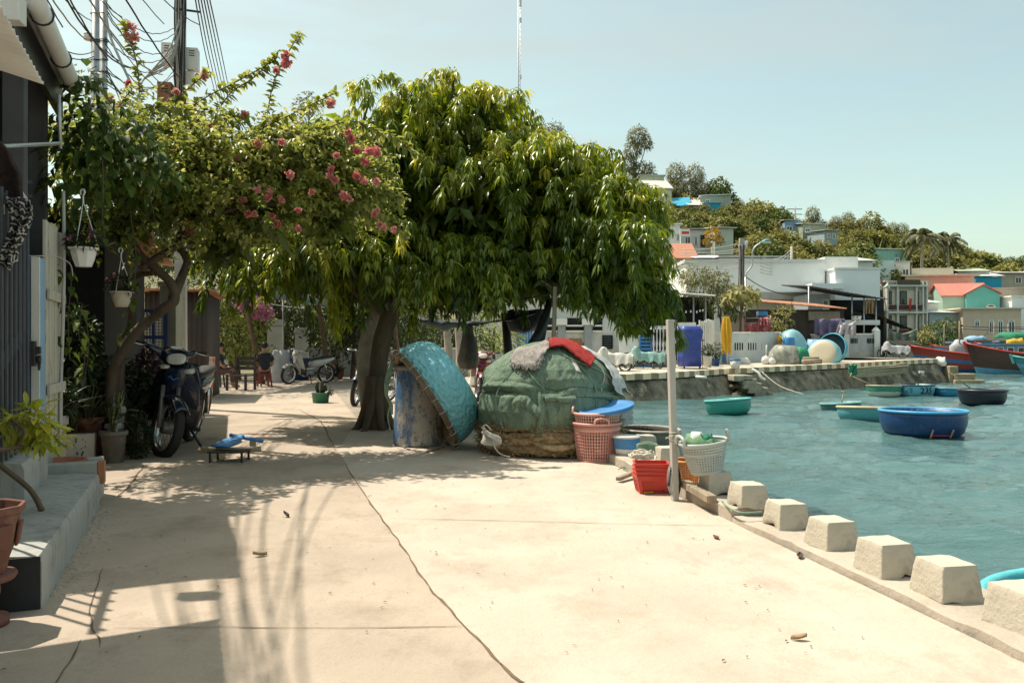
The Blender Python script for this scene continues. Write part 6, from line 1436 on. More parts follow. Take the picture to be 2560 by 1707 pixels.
t = thing('far_house', 'shaded cream house front at the far end of the street behind the trees', 'house', gz(760, 48)); MB().box((0, 2, 1.7), (16, 4, 3.4)).build('wall', m_cream, t)
MB().box((0, 1.8, 3.5), (17, 5, .15)).build('roof', m_tin, t)
for x in (-5, -2, 2, 5): 
    f_ = MB().box((x, -.03, 1.8), (1.2, .1, 1.3)).build('window', m_white, t); MB().box((x, -.09, 1.8), (1.05, .03, 1.15)).build('pane', m_glass, f_)
a, b = P(560, 724, 19), P(880, 776, 22); t = thing('corrugated_awning', 'long translucent corrugated awning sloping under the tree over the street', 'awning', gz(700, 20))
mb = MB(); mb.grid(lambda u, v: a.lerp(b, u)+V((-.5*v, 6.5*v, .5*v+.015*math.sin(u*160))), 200, 2, thick=.006); mb.build('sheet', M_('translucent_sheet', (.16, .18, .15), .5, .15, 3, 0, trans=.12), t, world=True)  # sheet made deep and nearly opaque to shade the people below
mb = MB()
for u in (.03, .97): q = a.lerp(b, u)+V((-.5, 6.3, .4)); mb.tube([q, V((q.x, q.y, 0))], .03, 8)
mb.build('post', m_metal, t, world=True)
c = G(702, 955); t = thing('tarp_bundle', 'tall thing wrapped in a grey tarpaulin beside the red stool', 'tarpaulin', c); mb = MB()
mb.lathe([(.26, 0), (.30, .15), (.27, .5), (.29, .8), (.24, .98), (0, 1.0)], 28); mb.v = [(p[0]*1.0+.05*vn(p[1]*9, p[2]*4, 1), p[1]+.05*vn(p[0]*9, p[2]*5, 5), p[2]+.04*vn(p[0]*6, p[1]*6)) for p in mb.v]; mb.build('cover', m_greytarp, t)
c = G(738, 952); t = thing('blue_tub', 'dark blue plastic tub behind the white motor scooter', 'tub', c+V((0, .6, 0))); MB().lathe([(0, 0), (.27, 0), (.34, .68), (.37, .69), (.37, .72), (.33, .72), (.3, .6), (0, .1)], 28).build('body', m_bluebin, t)
c = G(832, 948); t = thing('round_planter', 'wide round beige planter under the bamboo-like tree', 'planter', c+V((0, .3, 0))); MB().lathe([(0, 0), (.24, 0), (.30, .1), (.31, .34), (.35, .36), (.35, .40), (.31, .40), (0, .34)], 30).build('bowl', m_terrad, t)
mb = MB()
for k in range(5): mb.tube([V((.05*k-.1, 0, .3)), V((.09*k-.2, .05*k, 1.7))], .03, 7)
mb.build('cane', m_palebark, t)
c = G(797, 1008); t = pot('potted_plant', 'green plastic pot with a cut cactus-like plant beside the black motorbike', c+V((0, .15, 0)), .15, .17, .20, M_('green_pot_plastic', (.05, .18, .11), .5, .1, 5), lip=.008)
mb = MB()
for k in range(5): a = k*1.3; mb.tube(smooth([(.03*math.cos(a), .03*math.sin(a), .17), (.09*math.cos(a), .09*math.sin(a), .28), (.08*math.cos(a+.4), .1*math.sin(a), .36+.02*k)], 4), [.03, .03, .03, .03, .032, .034, .03, .025, .012][:9], 8)
mb.build('stem', m_bladed, t); leaf_mesh('foliage', *bush_leaves(c+V((.12, .15, .22)), (.12, .1, .08), 120, .06, .03, .5), lf_pot, t)
# tarps, posts and hanging things under the crown to the side of the trunk
t = thing('shade_tarp', 'dark ragged shade tarpaulin strung under the big tree', 'tarpaulin', gz(1180, 12))
mb = MB(); mb.grid(lambda u, v: P(lerp(1048, 1345, u)+8*vn(u*6, v*3), lerp(792, 775, u)+22*math.sin(u*PI)*(1-.3*v)+7*vn(u*9, v*4)+14*v, lerp(11.4, 14.0, 1-v)), 40, 12, thick=.006); mb.build('cloth', m_darktarp, t, world=True)
MB().grid(lambda u, v: P(lerp(1050, 1165, u), 799+26*math.sin(u*PI*.9)*(.5+.5*v)-6*u+4*vn(u*12, v)+4*v, 11.35-.05*v), 24, 3, thick=.004).build('pale_edge', m_greytarp, t, world=True)
mb = MB(); mb.grid(lambda u, v: P(lerp(1368, 1384, v)-lerp(30, 52, u)*u*(1-v)*1.2+lerp(0, -28, u)*v, lerp(745, 880, u)+4*vn(u*5, v*4), 11.2+.12*math.sin(u*4+v*5)), 16, 8, thick=.006); tag(mb.build('draped_tarp', m_darktarp, loc=P(1360, 820, 11.2), world=True), 'dark tarpaulin draped diagonally beside the bare wooden pole', 'tarpaulin')
mb = MB(); mb.lathe([(0, 0), (.20, .03), (.29, .14), (.25, .30), (0, .36)], 22); mb.v = [(p[0]*1.2+.05*vn(p[1]*7, p[2]*7), p[1]+.05*vn(p[0]*7, p[2]*7), p[2]+.05*vn(p[0]*6, p[1]*6)) for p in mb.v]; tag(mb.build('dark_bundle', m_darktarp, loc=P(1318, 826, 12.2)), 'bulging dark bundle slung under the shade tarpaulin', 'bundle')
t = thing('wooden_pole', 'bare split wooden pole rising behind the red mat into the tree', 'pole', gz(1384, 10.0)); MB().tube([V((0, 0, 0)), V((-.01, 0, .8)), V((.02, 0, 1.85))], [.035, .03, .026], 8).build('shaft', m_wood, t)
t = thing('dark_post', 'dark thick post holding the shade tarpaulin behind the net pile', 'post', gz(1272, 12.4)); MB().tube([V((.03, 0, 0)), V((0, 0, .9)), V((-.06, 0, 1.62))], [.07, .07, .06], 9).build('shaft', m_darkwood, t)
t = thing('hanging_bundle', 'grey net-wrapped bundle hanging by cords behind the leaning boat', 'bundle', gz(1172, 13.2)); z0 = zt(925, 13.2); mb = MB(); mb.lathe([(0, z0), (.14, z0+.03), (.175, z0+.16), (.15, z0+.38), (.085, z0+.62), (.05, z0+.78), (.02, z0+.86)], 20); mb.v = [(p[0]+.025*vn(p[1]*14, p[2]*6), p[1]+.025*vn(p[0]*14, p[2]*6), p[2]) for p in mb.v]; mb.build('wrap', m_darktarp if 0 else M_('grey_net_wrap', (.10, .095, .085), .8, .3, 9, .6, 60), t)
mb = MB(); mb.tube([V((.01, 0, z0+.85)), V((.06, 0, z0+1.2))], .012, 6); mb.tube([V((.16, 0, z0+.1)), V((.12, 0, z0+.6)), V((.05, 0, z0+1.15))], .012, 6); mb.build('cord', m_rope, t)
for i, px in enumerate((1118, 1146)):
    t = thing('bare_trunk', ('slim pale bare trunk under the shade tarpaulin', 'second pale bare trunk close beside the hanging bundle')[i], 'tree trunk', gz(px, 17+i)); MB().tube(smooth([V((0, 0, 0)), V((.03, 0, .9)), V((-.02, 0, 1.7)), V((.05, 0, 2.6))], 5), [.10-.003*k for k in range(16)], 9).build('trunk', m_palebark, t)
t = thing('blue_bin', 'square blue bin behind the maroon motorbike', 'bin', gz(1233, 17)); MB().box((0, 0, .26), (.24, .24, .52), top=(1.1, 1.1)).build('body', m_bluebin, t, bevel=.01); MB().box((0, 0, .535), (.29, .29, .03)).build('lid', m_bluebin, t, bevel=.008)
mb = MB(); mb.tube(smooth([P(982, 700, 10.2), P(1100, 745, 10.6), P(1215, 760, 11), P(1380, 735, 10)], 6), .012, 6); tag(mb.build('tarp_line', m_cable, loc=P(1215, 755, 11), world=True), 'dark line strung from the tree trunk to the wooden pole', 'rope')
mb = MB(); mb.tube(sag(P(490, 702, 15), P(760, 770, 18), .1), .008, 5); tag(mb.build('awning_wire', m_cablegrey, loc=P(600, 730, 16), world=True), 'thin pale wire running down beside the corrugated awning', 'wire')

# ================================================================== UTILITY POLES AND OVERHEAD CABLES
def pole1():
    for i, (px, d, r_, lab, top) in enumerate(((238, 9.6, .045, 'slim round steel pole rising out of the bougainvillea', 6.2), (258, 9.75, .048, 'second steel pole close behind the slim round one', 6.2))):
        b = gz(px, d); t = thing('steel_pole', lab, 'utility pole', b, 0, 'steel poles above the bougainvillea'); MB().tube([(0, 0, 0), (0, 0, top)], r_, 12).build('shaft', m_metal, t)
        mb = MB()
        for py in (35, 100, 105, 150, 180, 200, 222): z = zt(py, d); mb.tube([(r_*1.15*math.cos(a), r_*1.15*math.sin(a), z+.01*math.sin(a)) for a in np.linspace(0, 2*PI, 12, endpoint=False)], .006, 5, closed=True)
        mb.build('band', m_blackmetal, t)
        if i == 0:
            for py, dx in ((95, -.07), (207, -.06)):
                z = zt(py, d); mb = MB()
                for k in range(3): mb.lathe([(0, 0), (.05, .004), (.055, .014), (.05, .024), (0, .028)], 14, T(dx, -.02, z-.04+.03*k))
                mb.build('insulator', m_whiteplastic, t)
pole1()
b = gz(452, 14.2); t = thing('concrete_utility_pole', 'square concrete utility pole crowded with meter boxes and cable bundles', 'utility pole', b, 10)
MB().box((0, 0, 3.9), (.20, .16, 7.8), top=(.75, .75)).build('shaft', m_conc, t)
def pbox(px0, px1, py0, py1, d, dep, m, name='meter_box', slots=True):
    c = P((px0+px1)/2, (py0+py1)/2, d)-b; c = RZ(-10) @ c; w, h = (px1-px0)/F*d, (py1-py0)/F*d
    o = MB().box(tuple(c), (w, dep, h)).build(name, m, t, bevel=.01)
    if slots:
        for k in range(3): MB().box(tuple(c+V((.02*w, -dep/2-.002, h*(.34-.11*k)))), (w*.45, .006, h*.035)).build('vent', m_dark, o)
    return o
m_rustbox = M_('rust_box', (.25, .13, .07), .8, .3, 5, .3, 30)
pbox(406, 432, 110, 166, 14.0, .16, m_whitedirty); pbox(468, 496, 124, 178, 14.1, .2, m_ltgrey); pbox(397, 431, 209, 275, 14.0, .2, m_rustbox); pbox(465, 485, 180, 226, 14.1, .12, m_whiteplastic, slots=False); pbox(462, 490, 262, 290, 14.1, .15, m_rustbox)
for k in range(14):
    mb = MB(); x = -.10+.016*k; pts = [RZ(-10) @ (P(436+2.4*k+5*vn(k, 9), y, 13.95)-b)+V((.02*vn(k, y*.03), -.03*hsh(k), 0)) for y in (-30, 40, 90, 140, 190, 240, 300, 330)]
    mb.tube(smooth(pts, 4), .008+.007*hsh(k, 2), 6); mb.build('drop_cable', m_cablegrey if k % 3 == 0 else m_cable, t)
for k in range(7):
    mb = MB(); mb.tube(smooth([RZ(-10) @ (P(448+4*vn(k, 3), 50+10*k, 13.9)-b), RZ(-10) @ (P(425+8*vn(k, 2), 120+8*k, 13.8)-b), RZ(-10) @ (P(385-3*k, 170+4*k, 13.6)-b), RZ(-10) @ (P(362-2*k, 195+3*k, 13.5)-b)], 5), .012, 6); mb.build('loop_cable', m_cablegrey, t)
mb = MB(); z = zt(30, 14.2); mb.bar((-.1, -.12, z), (.35, -.12, z-.03), .03); mb.build('bracket', m_blackmetal, t)
cables = []
def cable(pts, r_, m, label, tw=0):
    pts = [V(p) for p in pts]; n = len(pts)
    pp = pts if n > 6 else smooth(pts, 10)
    if tw: pp = [p+V((tw*math.sin(i*1.9), 0, tw*math.cos(i*1.9))) for i, p in enumerate(pp)]
    mb = MB(); mb.tube(pp, r_, 5); c = pp[len(pp)//2]
    tag(mb.build('cable', m, loc=c, world=True), label, 'cable', 'overhead cables')
q1 = lambda py, dx=0: P(240+dx, py, 9.6); q2 = lambda py, dx=0: P(452+dx, py, 14.1)
cg = 'thin black cable slung between the steel poles and the concrete utility pole'
for y0, y1, s in ((5, 65, .25), (14, 78, .30), (30, 105, .35), (95, 115, .30), (125, 150, .25), (165, 165, .35), (175, 180, .25), (182, 215, .45), (20, 250, .1), (60, 240, .2), (110, 262, .2)):
    cable(sag(q1(y0, 22), q2(y1, -10), s, 26), .007, m_cable, cg, .006)
cgl = 'black cable running from the steel poles up over the street towards the viewer'
PB = V((-3.1, 3.7, 5.0))
for k, (a, s) in enumerate(((q1(-10), .5), (q1(20), .9), (q1(62), .7), (q1(95), 1.15), (q1(150), 1.2), (q1(175), 1.3), (q1(190, 14), 1.4), (q1(205, 0), 1.35))):
    cable(sag(a+V((.30*(k-3.5), .1*vn(k, 7), 0)), PB+V((.035*k-.12, .03*k, .03*vn(k, 3))), s*(.15+.5*hsh(k, 8)), 30), .009, m_cable if k % 3 else m_cablegrey, cgl, .003)
for k in range(6): cable(sag(q1(30+28*k)+V((.45*(k-2.2), .2*vn(k, 4), .1*k)), PB+V((.03*k-.1, .02*k, .05*vn(k, 5))), .1+.5*hsh(k, 11), 30), .006, m_cable, cgl, .002)
for k in range(6): cable([P(485+k*7, -20, 12), P(515+k*8, 140, 20), P(545+k*7, 262, 34)], .012, m_cable, 'thin straight power line descending behind the concrete utility pole')
cable([q1(0, 25)+V((.0, -.1, .3)), P(270, 70, 9.5), P(300, 150, 9.4), P(325, 205, 9.4)], .016, m_cablegrey, 'thick pale conduit slanting down from the steel poles')
for k in range(5): cable(smooth([P(262, 160+12*k, 9.6), P(285+6*k, 215+6*k, 9.5), P(305+9*k, 262, 9.4)], 4), .006, m_cable, 'thin dropper cable falling from the steel poles into the leaves')
for y in (120, 133, 178, 186): cable(sag(P(150, y, 7), q1(y+8, -5), .05, 12), .006, m_cable, 'thin cable from the porch gutter to the steel poles')
# ================================================================== BASKET BOATS ON THE WATER
def wpt(px, py, dz=0):   # point on the water surface
    d = (H-ZW)*F/(py-CY); return V(((px-CX)/F*d, d, ZW+dz))
def paint(name, col, low=None, zlow=.05, rough=.4, var=.12):
    m, nt, out = newmat(name); b = nt.nodes.new('ShaderNodeBsdfPrincipled'); nt.links.new(b.outputs[0], out.inputs[0]); c = coords(nt, 'Object')
    cc = ramp(nt, noise(nt, c, 4, 6), .3, .7, (*[x*(1-var) for x in col], 1), (*[min(1, x*(1+var)) for x in col], 1))
    cc = mixc(nt, ramp(nt, noise(nt, c, 7, 8, .75), .58, .66), cc, tuple(x*.6+.06 for x in col))
    if low:
        sp = nt.nodes.new('ShaderNodeSeparateXYZ'); nt.links.new(c, sp.inputs[0]); ad = nt.nodes.new('ShaderNodeMath'); ad.operation = 'MULTIPLY_ADD'
        nt.links.new(noise(nt, c, 5, 5), ad.inputs[0]); ad.inputs[1].default_value = .10; nt.links.new(sp.outputs[2], ad.inputs[2])
        cc = mixc(nt, ramp(nt, ad.outputs[0], zlow+.045, zlow+.06), low, cc)
    cc = mixc(nt, ramp(nt, noise(nt, c, 26, 6, .7), .60, .68, (0, 0, 0, 1), (.5, .5, .5, 1)), cc, (.16, .15, .12))
    nt.links.new(cc, b.inputs['Base Color']); b.inputs['Roughness'].default_value = rough
    bp = nt.nodes.new('ShaderNodeBump'); bp.inputs['Strength'].default_value = .5; bp.inputs['Distance'].default_value = .02; nt.links.new(noise(nt, c, 14, 4), bp.inputs['Height']); nt.links.new(bp.outputs[0], b.inputs['Normal'])
    return m
bg_ = 'basket boats moored in the harbour'
def wboat(label, px, py, wpx, hpx, mo, mi, mr, rot=(0, 0, 0), rim=.03, thwart=False, sink=.1):
    p = wpt(px, py); R_ = wpx/2*p.y/F; h = hpx*p.y/F+sink
    return basket_boat('basket_boat', label, p+V((0, R_*.25, -sink)), R_, h, mo, mi, mr, rot, rim, thwart, bg_), p, R_, h
bt, p, R_, h = wboat('dark blue basket boat with a pale blue rim and pink straps, largest on the water', 2320, 1090, 202, 62, paint('navy_hull', (.012, .05, .16), (.16, .16, .08), .10, .35), paint('navy_inside', (.015, .09, .24)), paint('sky_blue_rim', (.07, .33, .58)), (-.6, 0, 0), .036, True)
m_strap = M_('pink_strap', (.62, .28, .22), .7, .15, 8)
for a0, lean in ((-1.86, -.03), (-1.34, .01)):
    MB().bar(((R_*.90)*math.cos(a0), R_*.90*math.sin(a0), .12), (R_*1.02*math.cos(a0-lean), R_*1.02*math.sin(a0-lean), .30), .035, .02).build('strap', m_strap, bt)
MB().tube(smooth([(R_*.93*math.cos(a), R_*.93*math.sin(a), .17) for a in np.linspace(-1.86, -1.34, 7)], 2), .012, 6).build('strap_rope', m_redlens, bt)
bt, p, R_, h = wboat('pale turquoise basket boat with a cream rim next to the dark blue boat', 2174, 1052, 138, 32, paint('aqua_hull', (.10, .33, .36), (.04, .06, .05), .07), paint('aqua_inside', (.12, .33, .35)), paint('cream_rim', (.58, .47, .30)), (-3.6, 1.5, 0), .04)
wboat('sea green basket boat alone near the stone steps of the far quay', 1826, 1033, 113, 33, paint('seagreen_hull', (.04, .30, .25)), paint('seagreen_inside', (.05, .26, .22)), paint('seagreen_rim', (.14, .46, .44)), (-3.2, -4, 0), .03)
bt, p, R_, h = wboat('small dull teal basket boat tilted, with a paddle standing in it', 2108, 1027, 96, 19, paint('dull_teal_hull', (.045, .12, .125), None), paint('teal_inside', (.06, .2, .2)), paint('pale_teal_rim', (.22, .40, .39)), (-2.8, -3, 0), .03)
def paddle(label, a, b, tee=.16):
    a, b = V(a), V(b); t = thing('paddle', label, 'paddle', a); MB().tube([V((0, 0, 0)), b-a], .022, 8).build('shaft', m_bamboo, t); s = (b-a).normalized().cross(V((0, 1, 0))).normalized()
    MB().tube([b-a-s*tee/2, b-a+s*tee/2], .022, 7).build('grip', m_bamboo, t); return t
c = p+V((.0, .2, .08)); paddle('wooden paddle standing up in the small dull teal boat', c, c+V((.10, 0, .52)))
bt, p, R_, h = wboat('white basket boat with a green band beside the numbered boat', 2215, 990, 82, 25, paint('white_green_hull', (.03, .22, .15), (.56, .53, .44), .27), paint('green_inside', (.04, .2, .15)), paint('tan_rim', (.45, .36, .24)), (-2.4, 1, 0), .032)
c = p+V((-.45, .2, .3)); paddle('long wooden oar resting over the rim of the white and green boat', c+V((.3, 0, 0)), c+V((-1.0, -.1, .55)), .25)
bt, p, R_, h = wboat('light blue basket boat with 235 painted in black on its side', 2292, 990, 93, 28, paint('numbered_hull', (.14, .38, .48), (.05, .10, .12), .09), paint('mint_inside', (.25, .48, .45)), paint('dark_rim', (.03, .06, .08)), (0, 0, 0), .03)
def lettering(text, parent, R_, zc, size, a0, m, squash=1):
    cu = bpy.data.curves.new('lettering', 'FONT'); cu.body = text; cu.size = size; cu.align_x = 'CENTER'; cu.align_y = 'CENTER'; cu.offset = size*.018; cu.resolution_u = 3
    o = bpy.data.objects.new('tmp', cu); COL.objects.link(o); dg = bpy.context.evaluated_depsgraph_get(); me = bpy.data.meshes.new_from_object(o.evaluated_get(dg)); bpy.data.objects.remove(o)
    import bmesh as _b
    bm = _b.new(); bm.from_mesh(me); _b.ops.subdivide_edges(bm, edges=[e for e in bm.edges if e.calc_length() > size*.15], cuts=2); bm.to_mesh(me); bm.free()
    for v in me.vertices:
        a = a0+v.co.x/R_; z = zc+v.co.y; rr = R_*interp(z/h, (.1, .3, .58, .82, 1), (.78, .92, .985, 1, .99))+.010
        v.co = (rr*math.cos(a), rr*math.sin(a), z)
    me.materials.clear(); me.materials.append(m); o = bpy.data.objects.new('lettering', me); COL.objects.link(o); o.parent = parent
m_ink = M_('black_lettering', (.015, .012, .02), .6, .2, 10, 0)
lettering('235', bt, R_, h*.60, .36, -PI/2+.16, m_ink); lettering('KT 5', bt, R_, h*.62, .24, -PI/2-.85, M_('blue_lettering', (.04, .12, .2), .6, .1, 5, 0)); lettering('Q', bt, R_, h*.6, .34, -PI/2+1.05, m_ink)
MB().tube(smooth([V((.25, .2, h*.8)), V((.28, .2, h+.25)), V((.36, .2, h+.5))], 4), .02, 6).build('engine_pole', m_blackmetal, bt); MB().box((.40, .2, h+.53), (.2, .08, .08)).build('engine_cap', m_whiteplastic, bt)
MB().box((-.2, .1, h+.03), (.5, .25, .06), rz=10).build('cargo', m_darktarp, bt)
wboat('mid blue low basket boat behind the black one, with pale worn patches', 2378, 990, 84, 18, M_('patchy_blue', (.04, .22, .38), .45, .2, 5, .1, 30, worn=((.2, .48, .58), .55, .62, 2.5)), paint('blue_inside', (.03, .16, .26)), paint('blue_rim', (.07, .24, .36)), (-2.2, 2, 0), .03)
bt, p, R_, h = wboat('black basket boat with a flared rim and an oar across it', 2464, 1010, 108, 34, paint('black_hull', (.012, .014, .025), None, 0, .35), paint('black_inside', (.02, .022, .03)), paint('black_rim', (.03, .035, .05)), (-.5, 0, 0), .05)
c = p+V((-.15, .4, .42)); paddle('long pale oar leaning out of the black basket boat', c, c+V((-1.0, -.1, .72)), .05); c = p+V((.62, .4, .40)); MB().tube([(0, 0, 0), (.10, 0, .55)], .012, 6).build('thin_rod', m_wood, bt).location = (.55, .3, .35)
t = thing('mooring_buoy', 'small brown round float just behind the dark blue boat', 'buoy', wpt(2312, 1035)+V((0, .8, -.08))); MB().lathe([(0, 0), (.17, .03), (.22, .14), (.17, .26), (0, .31)], 18).build('body', m_darkwood, t)
# boat moored right under the quay edge
basket_boat('basket_boat', 'bright turquoise boat rim showing beside the concrete blocks at the quay edge', V((4.05, 5.0, ZW-.08)), .93, .50, m_turq, paint('bright_turq_inside', (.05, .30, .36)), paint('bright_turq_rim', (.10, .46, .50), None), (-1, -2, 0), .045, False, bg_)

# ================================================================== FISHING BOATS
def fishing_boat(label, bow, head, Lg, beam, hh, m_up, m_band, m_low, cab=None, extra=0):
    t = thing('fishing_boat', label, 'fishing boat', bow, math.degrees(head), 'wooden fishing boats at the town quay')
    st = []; n = 16    # x runs aft from the bow
    for i in range(n+1):
        s = i/n; b = beam/2*min(1, math.sin(min(1, s*1.5)*PI/2)**.75)*(1-.18*max(0, s-.75)/.25); z1 = hh*(1+.85*(1-s)**2.6+.12*s*s); rake = (1-s)**3
        st.append((s, b, z1, rake))
    def section(s, b, z1, rake):
        x = s*Lg; o = []
        for k, (f, zf) in enumerate(((.0, -.35), (.55, -.25), (.82, .1), (.93, .42), (.97, .62), (1.0, 1.0))):
            z = lerp(-.35, z1, (zf+.35)/1.35) if k else -.35
            o.append((x+(.9*rake*(1-(z+.35)/(z1+.35))), b*f, z))
        return o
    mb = MB(); R1 = [section(*q) for q in st]; m_ = 6
    vs = []; fs = []; mi = []
    for r_ in R1:
        vs += [(x, -y, z) for x, y, z in reversed(r_)]+[(x, y, z) for x, y, z in r_[1:]]
    w = 11
    for i in range(n):
        for j in range(w-1):
            k = j if j < 5 else 9-j
            mb_i = (0, 0, 1, 2, 2)[min(4, k)] if False else {0: 0, 1: 1, 2: 0, 3: 2, 4: 2}[k]
            fs.append(((i*w+j, (i+1)*w+j, (i+1)*w+j+1, i*w+j+1), mb_i))
    b0 = len(mb.v); mb.v += vs
    for f, k in fs: mb.f.append(f); mb.m.append(k); mb.sm.append(False)
    mb.f.append(tuple(n*w+j for j in range(w))); mb.m.append(0); mb.sm.append(False)
    mb.build('hull', [m_up, m_band, m_low], t)
    mb = MB()
    for sg in (-1, 1): mb.tube([(R1[i][5][0], sg*R1[i][5][1], R1[i][5][2]+.03) for i in range(n+1)], .07, 6)
    mb.build('gunwale', m_red if extra != 2 else m_teal, t)
    mb = MB(); vs = []; 
    for i in range(1, n+1): x, y, z = R1[i][5]; vs += [(x, -y*.97, z-.28), (x, y*.97, z-.28)]
    mb.add(vs, [(2*i, 2*i+1, 2*i+3, 2*i+2) for i in range(n-1)]); mb.build('deck', m_wood, t)
    MB().bar((R1[0][5][0]+.1, 0, R1[0][5][2]-.5), (R1[0][5][0]-.10, 0, R1[0][5][2]+.15), .14, .2).build('stem_post', m_red if extra != 2 else m_teal, t)
    if cab:
        x0, x1, ch, mc = cab; z0 = hh*.8; MB().box(((x0+x1)/2, 0, z0+ch/2), (x1-x0, beam*.66, ch)).build('cabin', mc, t); MB().box(((x0+x1)/2, 0, z0+ch+.05), (x1-x0+.5, beam*.8, .1)).build('cabin_roof', m_ltblue, t)
        k = int((x1-x0)/.75)
        for sg in (-1, 1):
            for i in range(k):
                f_ = MB().box((x0+.4+i*.75, sg*(beam*.33+.01), z0+ch*.68), (.5, .05, ch*.34)).build('window', m_yellow if extra == 1 else m_white, t); MB().box((x0+.4+i*.75, sg*(beam*.33+.04), z0+ch*.68), (.38, .02, ch*.25)).build('pane', m_glass, f_)
        for x in (x0-.8, x1+.4): MB().tube([(x, 0, hh*.7), (x, 0, hh+ch+1.7)], .05, 7).build('mast', m_wood, t)
        mb = MB(); mb.tube([(x0-.8, 0, hh+ch+1.3), (x1+.4, 0, hh+ch+1.0)], .035, 6); mb.tube([(x0-.8, 0, hh+ch+1.6), (.4, 0, hh*1.9)], .015, 5); mb.build('rigging', m_cable, t)
    return t
m_bred = paint('boat_red', (.40, .05, .03)); m_bblue = paint('boat_blue', (.06, .18, .40)); m_bbrown = paint('boat_brown', (.10, .04, .028)); m_bsky = paint('boat_sky', (.16, .36, .52)); m_bteal = paint('boat_teal', (.06, .26, .30))
def fb(px, py_bow_top, d, *a, **k): return V(((px-CX)/F*d, d, ZW))
fishing_boat('red fishing boat with blue bands, its bow hidden behind the quay tip', V(((2275-CX)/F*66, 66, ZW)), R(-14), 10.5, 2.6, 1.15, m_bred, m_bblue, m_bblue, (4.5, 8.5, 1.3, m_bsky))
fishing_boat('dark brown fishing boat with a high red-edged bow pointing at the quay tip', V(((2413-CX)/F*61, 61, ZW)), R(-12), 8.5, 2.5, 1.25, m_bbrown, m_bbrown, m_bsky, None)
fishing_boat('blue fishing boat with a row of yellow-framed cabin windows behind the brown one', V(((2440-CX)/F*80, 80, ZW)), R(-4), 12, 3.2, 1.3, m_bsky, m_bred, m_bblue, (2.5, 10, 1.5, m_bteal), 1)
fishing_boat('teal fishing boat partly cut off by the edge of the photo, near the brown bow', V(((2530-CX)/F*56, 56, ZW)), R(-25), 7.5, 2.2, .75, m_bteal, m_bsky, m_bteal, None, 2)
fishing_boat('light blue fishing boat moored farther back between the red and brown bows', V(((2330-CX)/F*84, 84, ZW)), R(-8), 10, 3, 1.2, m_bsky, m_bblue, m_bteal, (2, 7, 1.5, m_bsky))
for i, (px, py, d, w, hh, m, lb) in enumerate(((2530, 838, 79, 3.2, .7, m_netlight, 'green canopy cloth over the far blue fishing boat'), (2540, 853, 78, 1.7, .7, m_yellow, 'heap of yellow nets on the blue fishing boat cabin'), (2400, 868, 65.5, 1.6, 1.4, m_greytarp, 'pale grey heap of netting on the deck of the red boat'), (2440, 845, 82, 2.2, .5, m_ltblue, 'light blue canopy cloth on the boat behind the red one'), (2350, 902, 46.5, .9, .5, m_cloth, 'pale crumpled net sack at the tip of the far quay'))):
    c = P(px, py, d); t = thing('cloth_heap', lb, 'netting', c); mb = MB(); mb.lathe([(w*.5, -hh*.4), (w*.48, 0), (w*.3, hh*.4), (0, hh*.5)], 18); mb.v = [(q[0]+.12*vn(q[1]*2, q[2]*3), q[1]*.7+.1*vn(q[0]*2, q[2]*3), q[2]+.12*vn(q[0]*2.5, q[1]*2.5)) for q in mb.v]; mb.build('cover', m, t)

# ================================================================== ON THE FAR QUAY
def zq(x): return interp(x, (4, 25), (0.0, .36))
def qp(px, d): x = (px-CX)/F*d; return V((x, d, zq(x)+.02))
def on_quay(name, label, cat, px, d, rz=0, group=None): return thing(name, label, cat, qp(px, d), rz, group)
def PL(t, px, py, d): return P(px, py, d)-V(t.location)     # local vector of a photo point
# white house with the blue door
t = on_quay('white_house', 'white house front with grey pillars, blue door and small brick lattices on the far quay', 'house', 1420, 38)
def wbox(t, name, px0, px1, py0, py1, d, dep, m, par=None, bevel=0):
    a, b = P(px0, py1, d), P(px1, py0, d); c = (a+b)/2-V(t.location); return MB().box((c.x, c.y+dep/2, c.z), (b.x-a.x, dep, b.z-a.z)).build(name, m, par or t, bevel=bevel)
wbox(t, 'wall', 1180, 1548, 735, 926, 38, 3.5, m_whitedirty); wbox(t, 'roof', 1170, 1556, 722, 735, 37.6, 4.5, m_tin)
f_ = wbox(t, 'door', 1293, 1331, 818, 900, 37.95, .06, m_blue)
for k in range(5): wbox(t, 'door_slat', 1296+7*k, 1299+7*k, 822, 897, 37.92, .03, m_ltblue, f_)
for px in (1404, 1470): wbox(t, 'pillar', px-9, px+9, 812, 925, 37.7, .3, m_grey); wbox(t, 'pillar_cap', px-14, px+14, 796, 812, 37.55, .5, m_white)
for px0, px1 in ((1360, 1394), (1415, 1460), (1482, 1506)):
    for py in (812, 826): wbox(t, 'balcony_rail', px0, px1, py, py+4, 37.8, .1, m_white)
    wbox(t, 'painted_balcony_shade', px0, px1, 795, 829, 37.96, .05, m_dark)  # dark panel painted in place of the shade behind the rails
for px0, px1, py0, py1 in ((1422, 1454, 846, 857), (1444, 1460, 857, 869), (1370, 1392, 844, 852)): wbox(t, 'brick_lattice', px0, px1, py0, py1, 37.94, .07, m_brick)
wbox(t, 'niche', 1426, 1443, 860, 868, 37.94, .06, m_white)
f_ = wbox(t, 'shutter', 1506, 1532, 838, 872, 37.9, .1, m_dark)
for k in range(5): wbox(t, 'louvre', 1510, 1528, 842+6*k, 844+6*k, 37.87, .03, m_gate, f_)
wbox(t, 'plinth', 1340, 1548, 905, 926, 37.85, .15, m_conc)
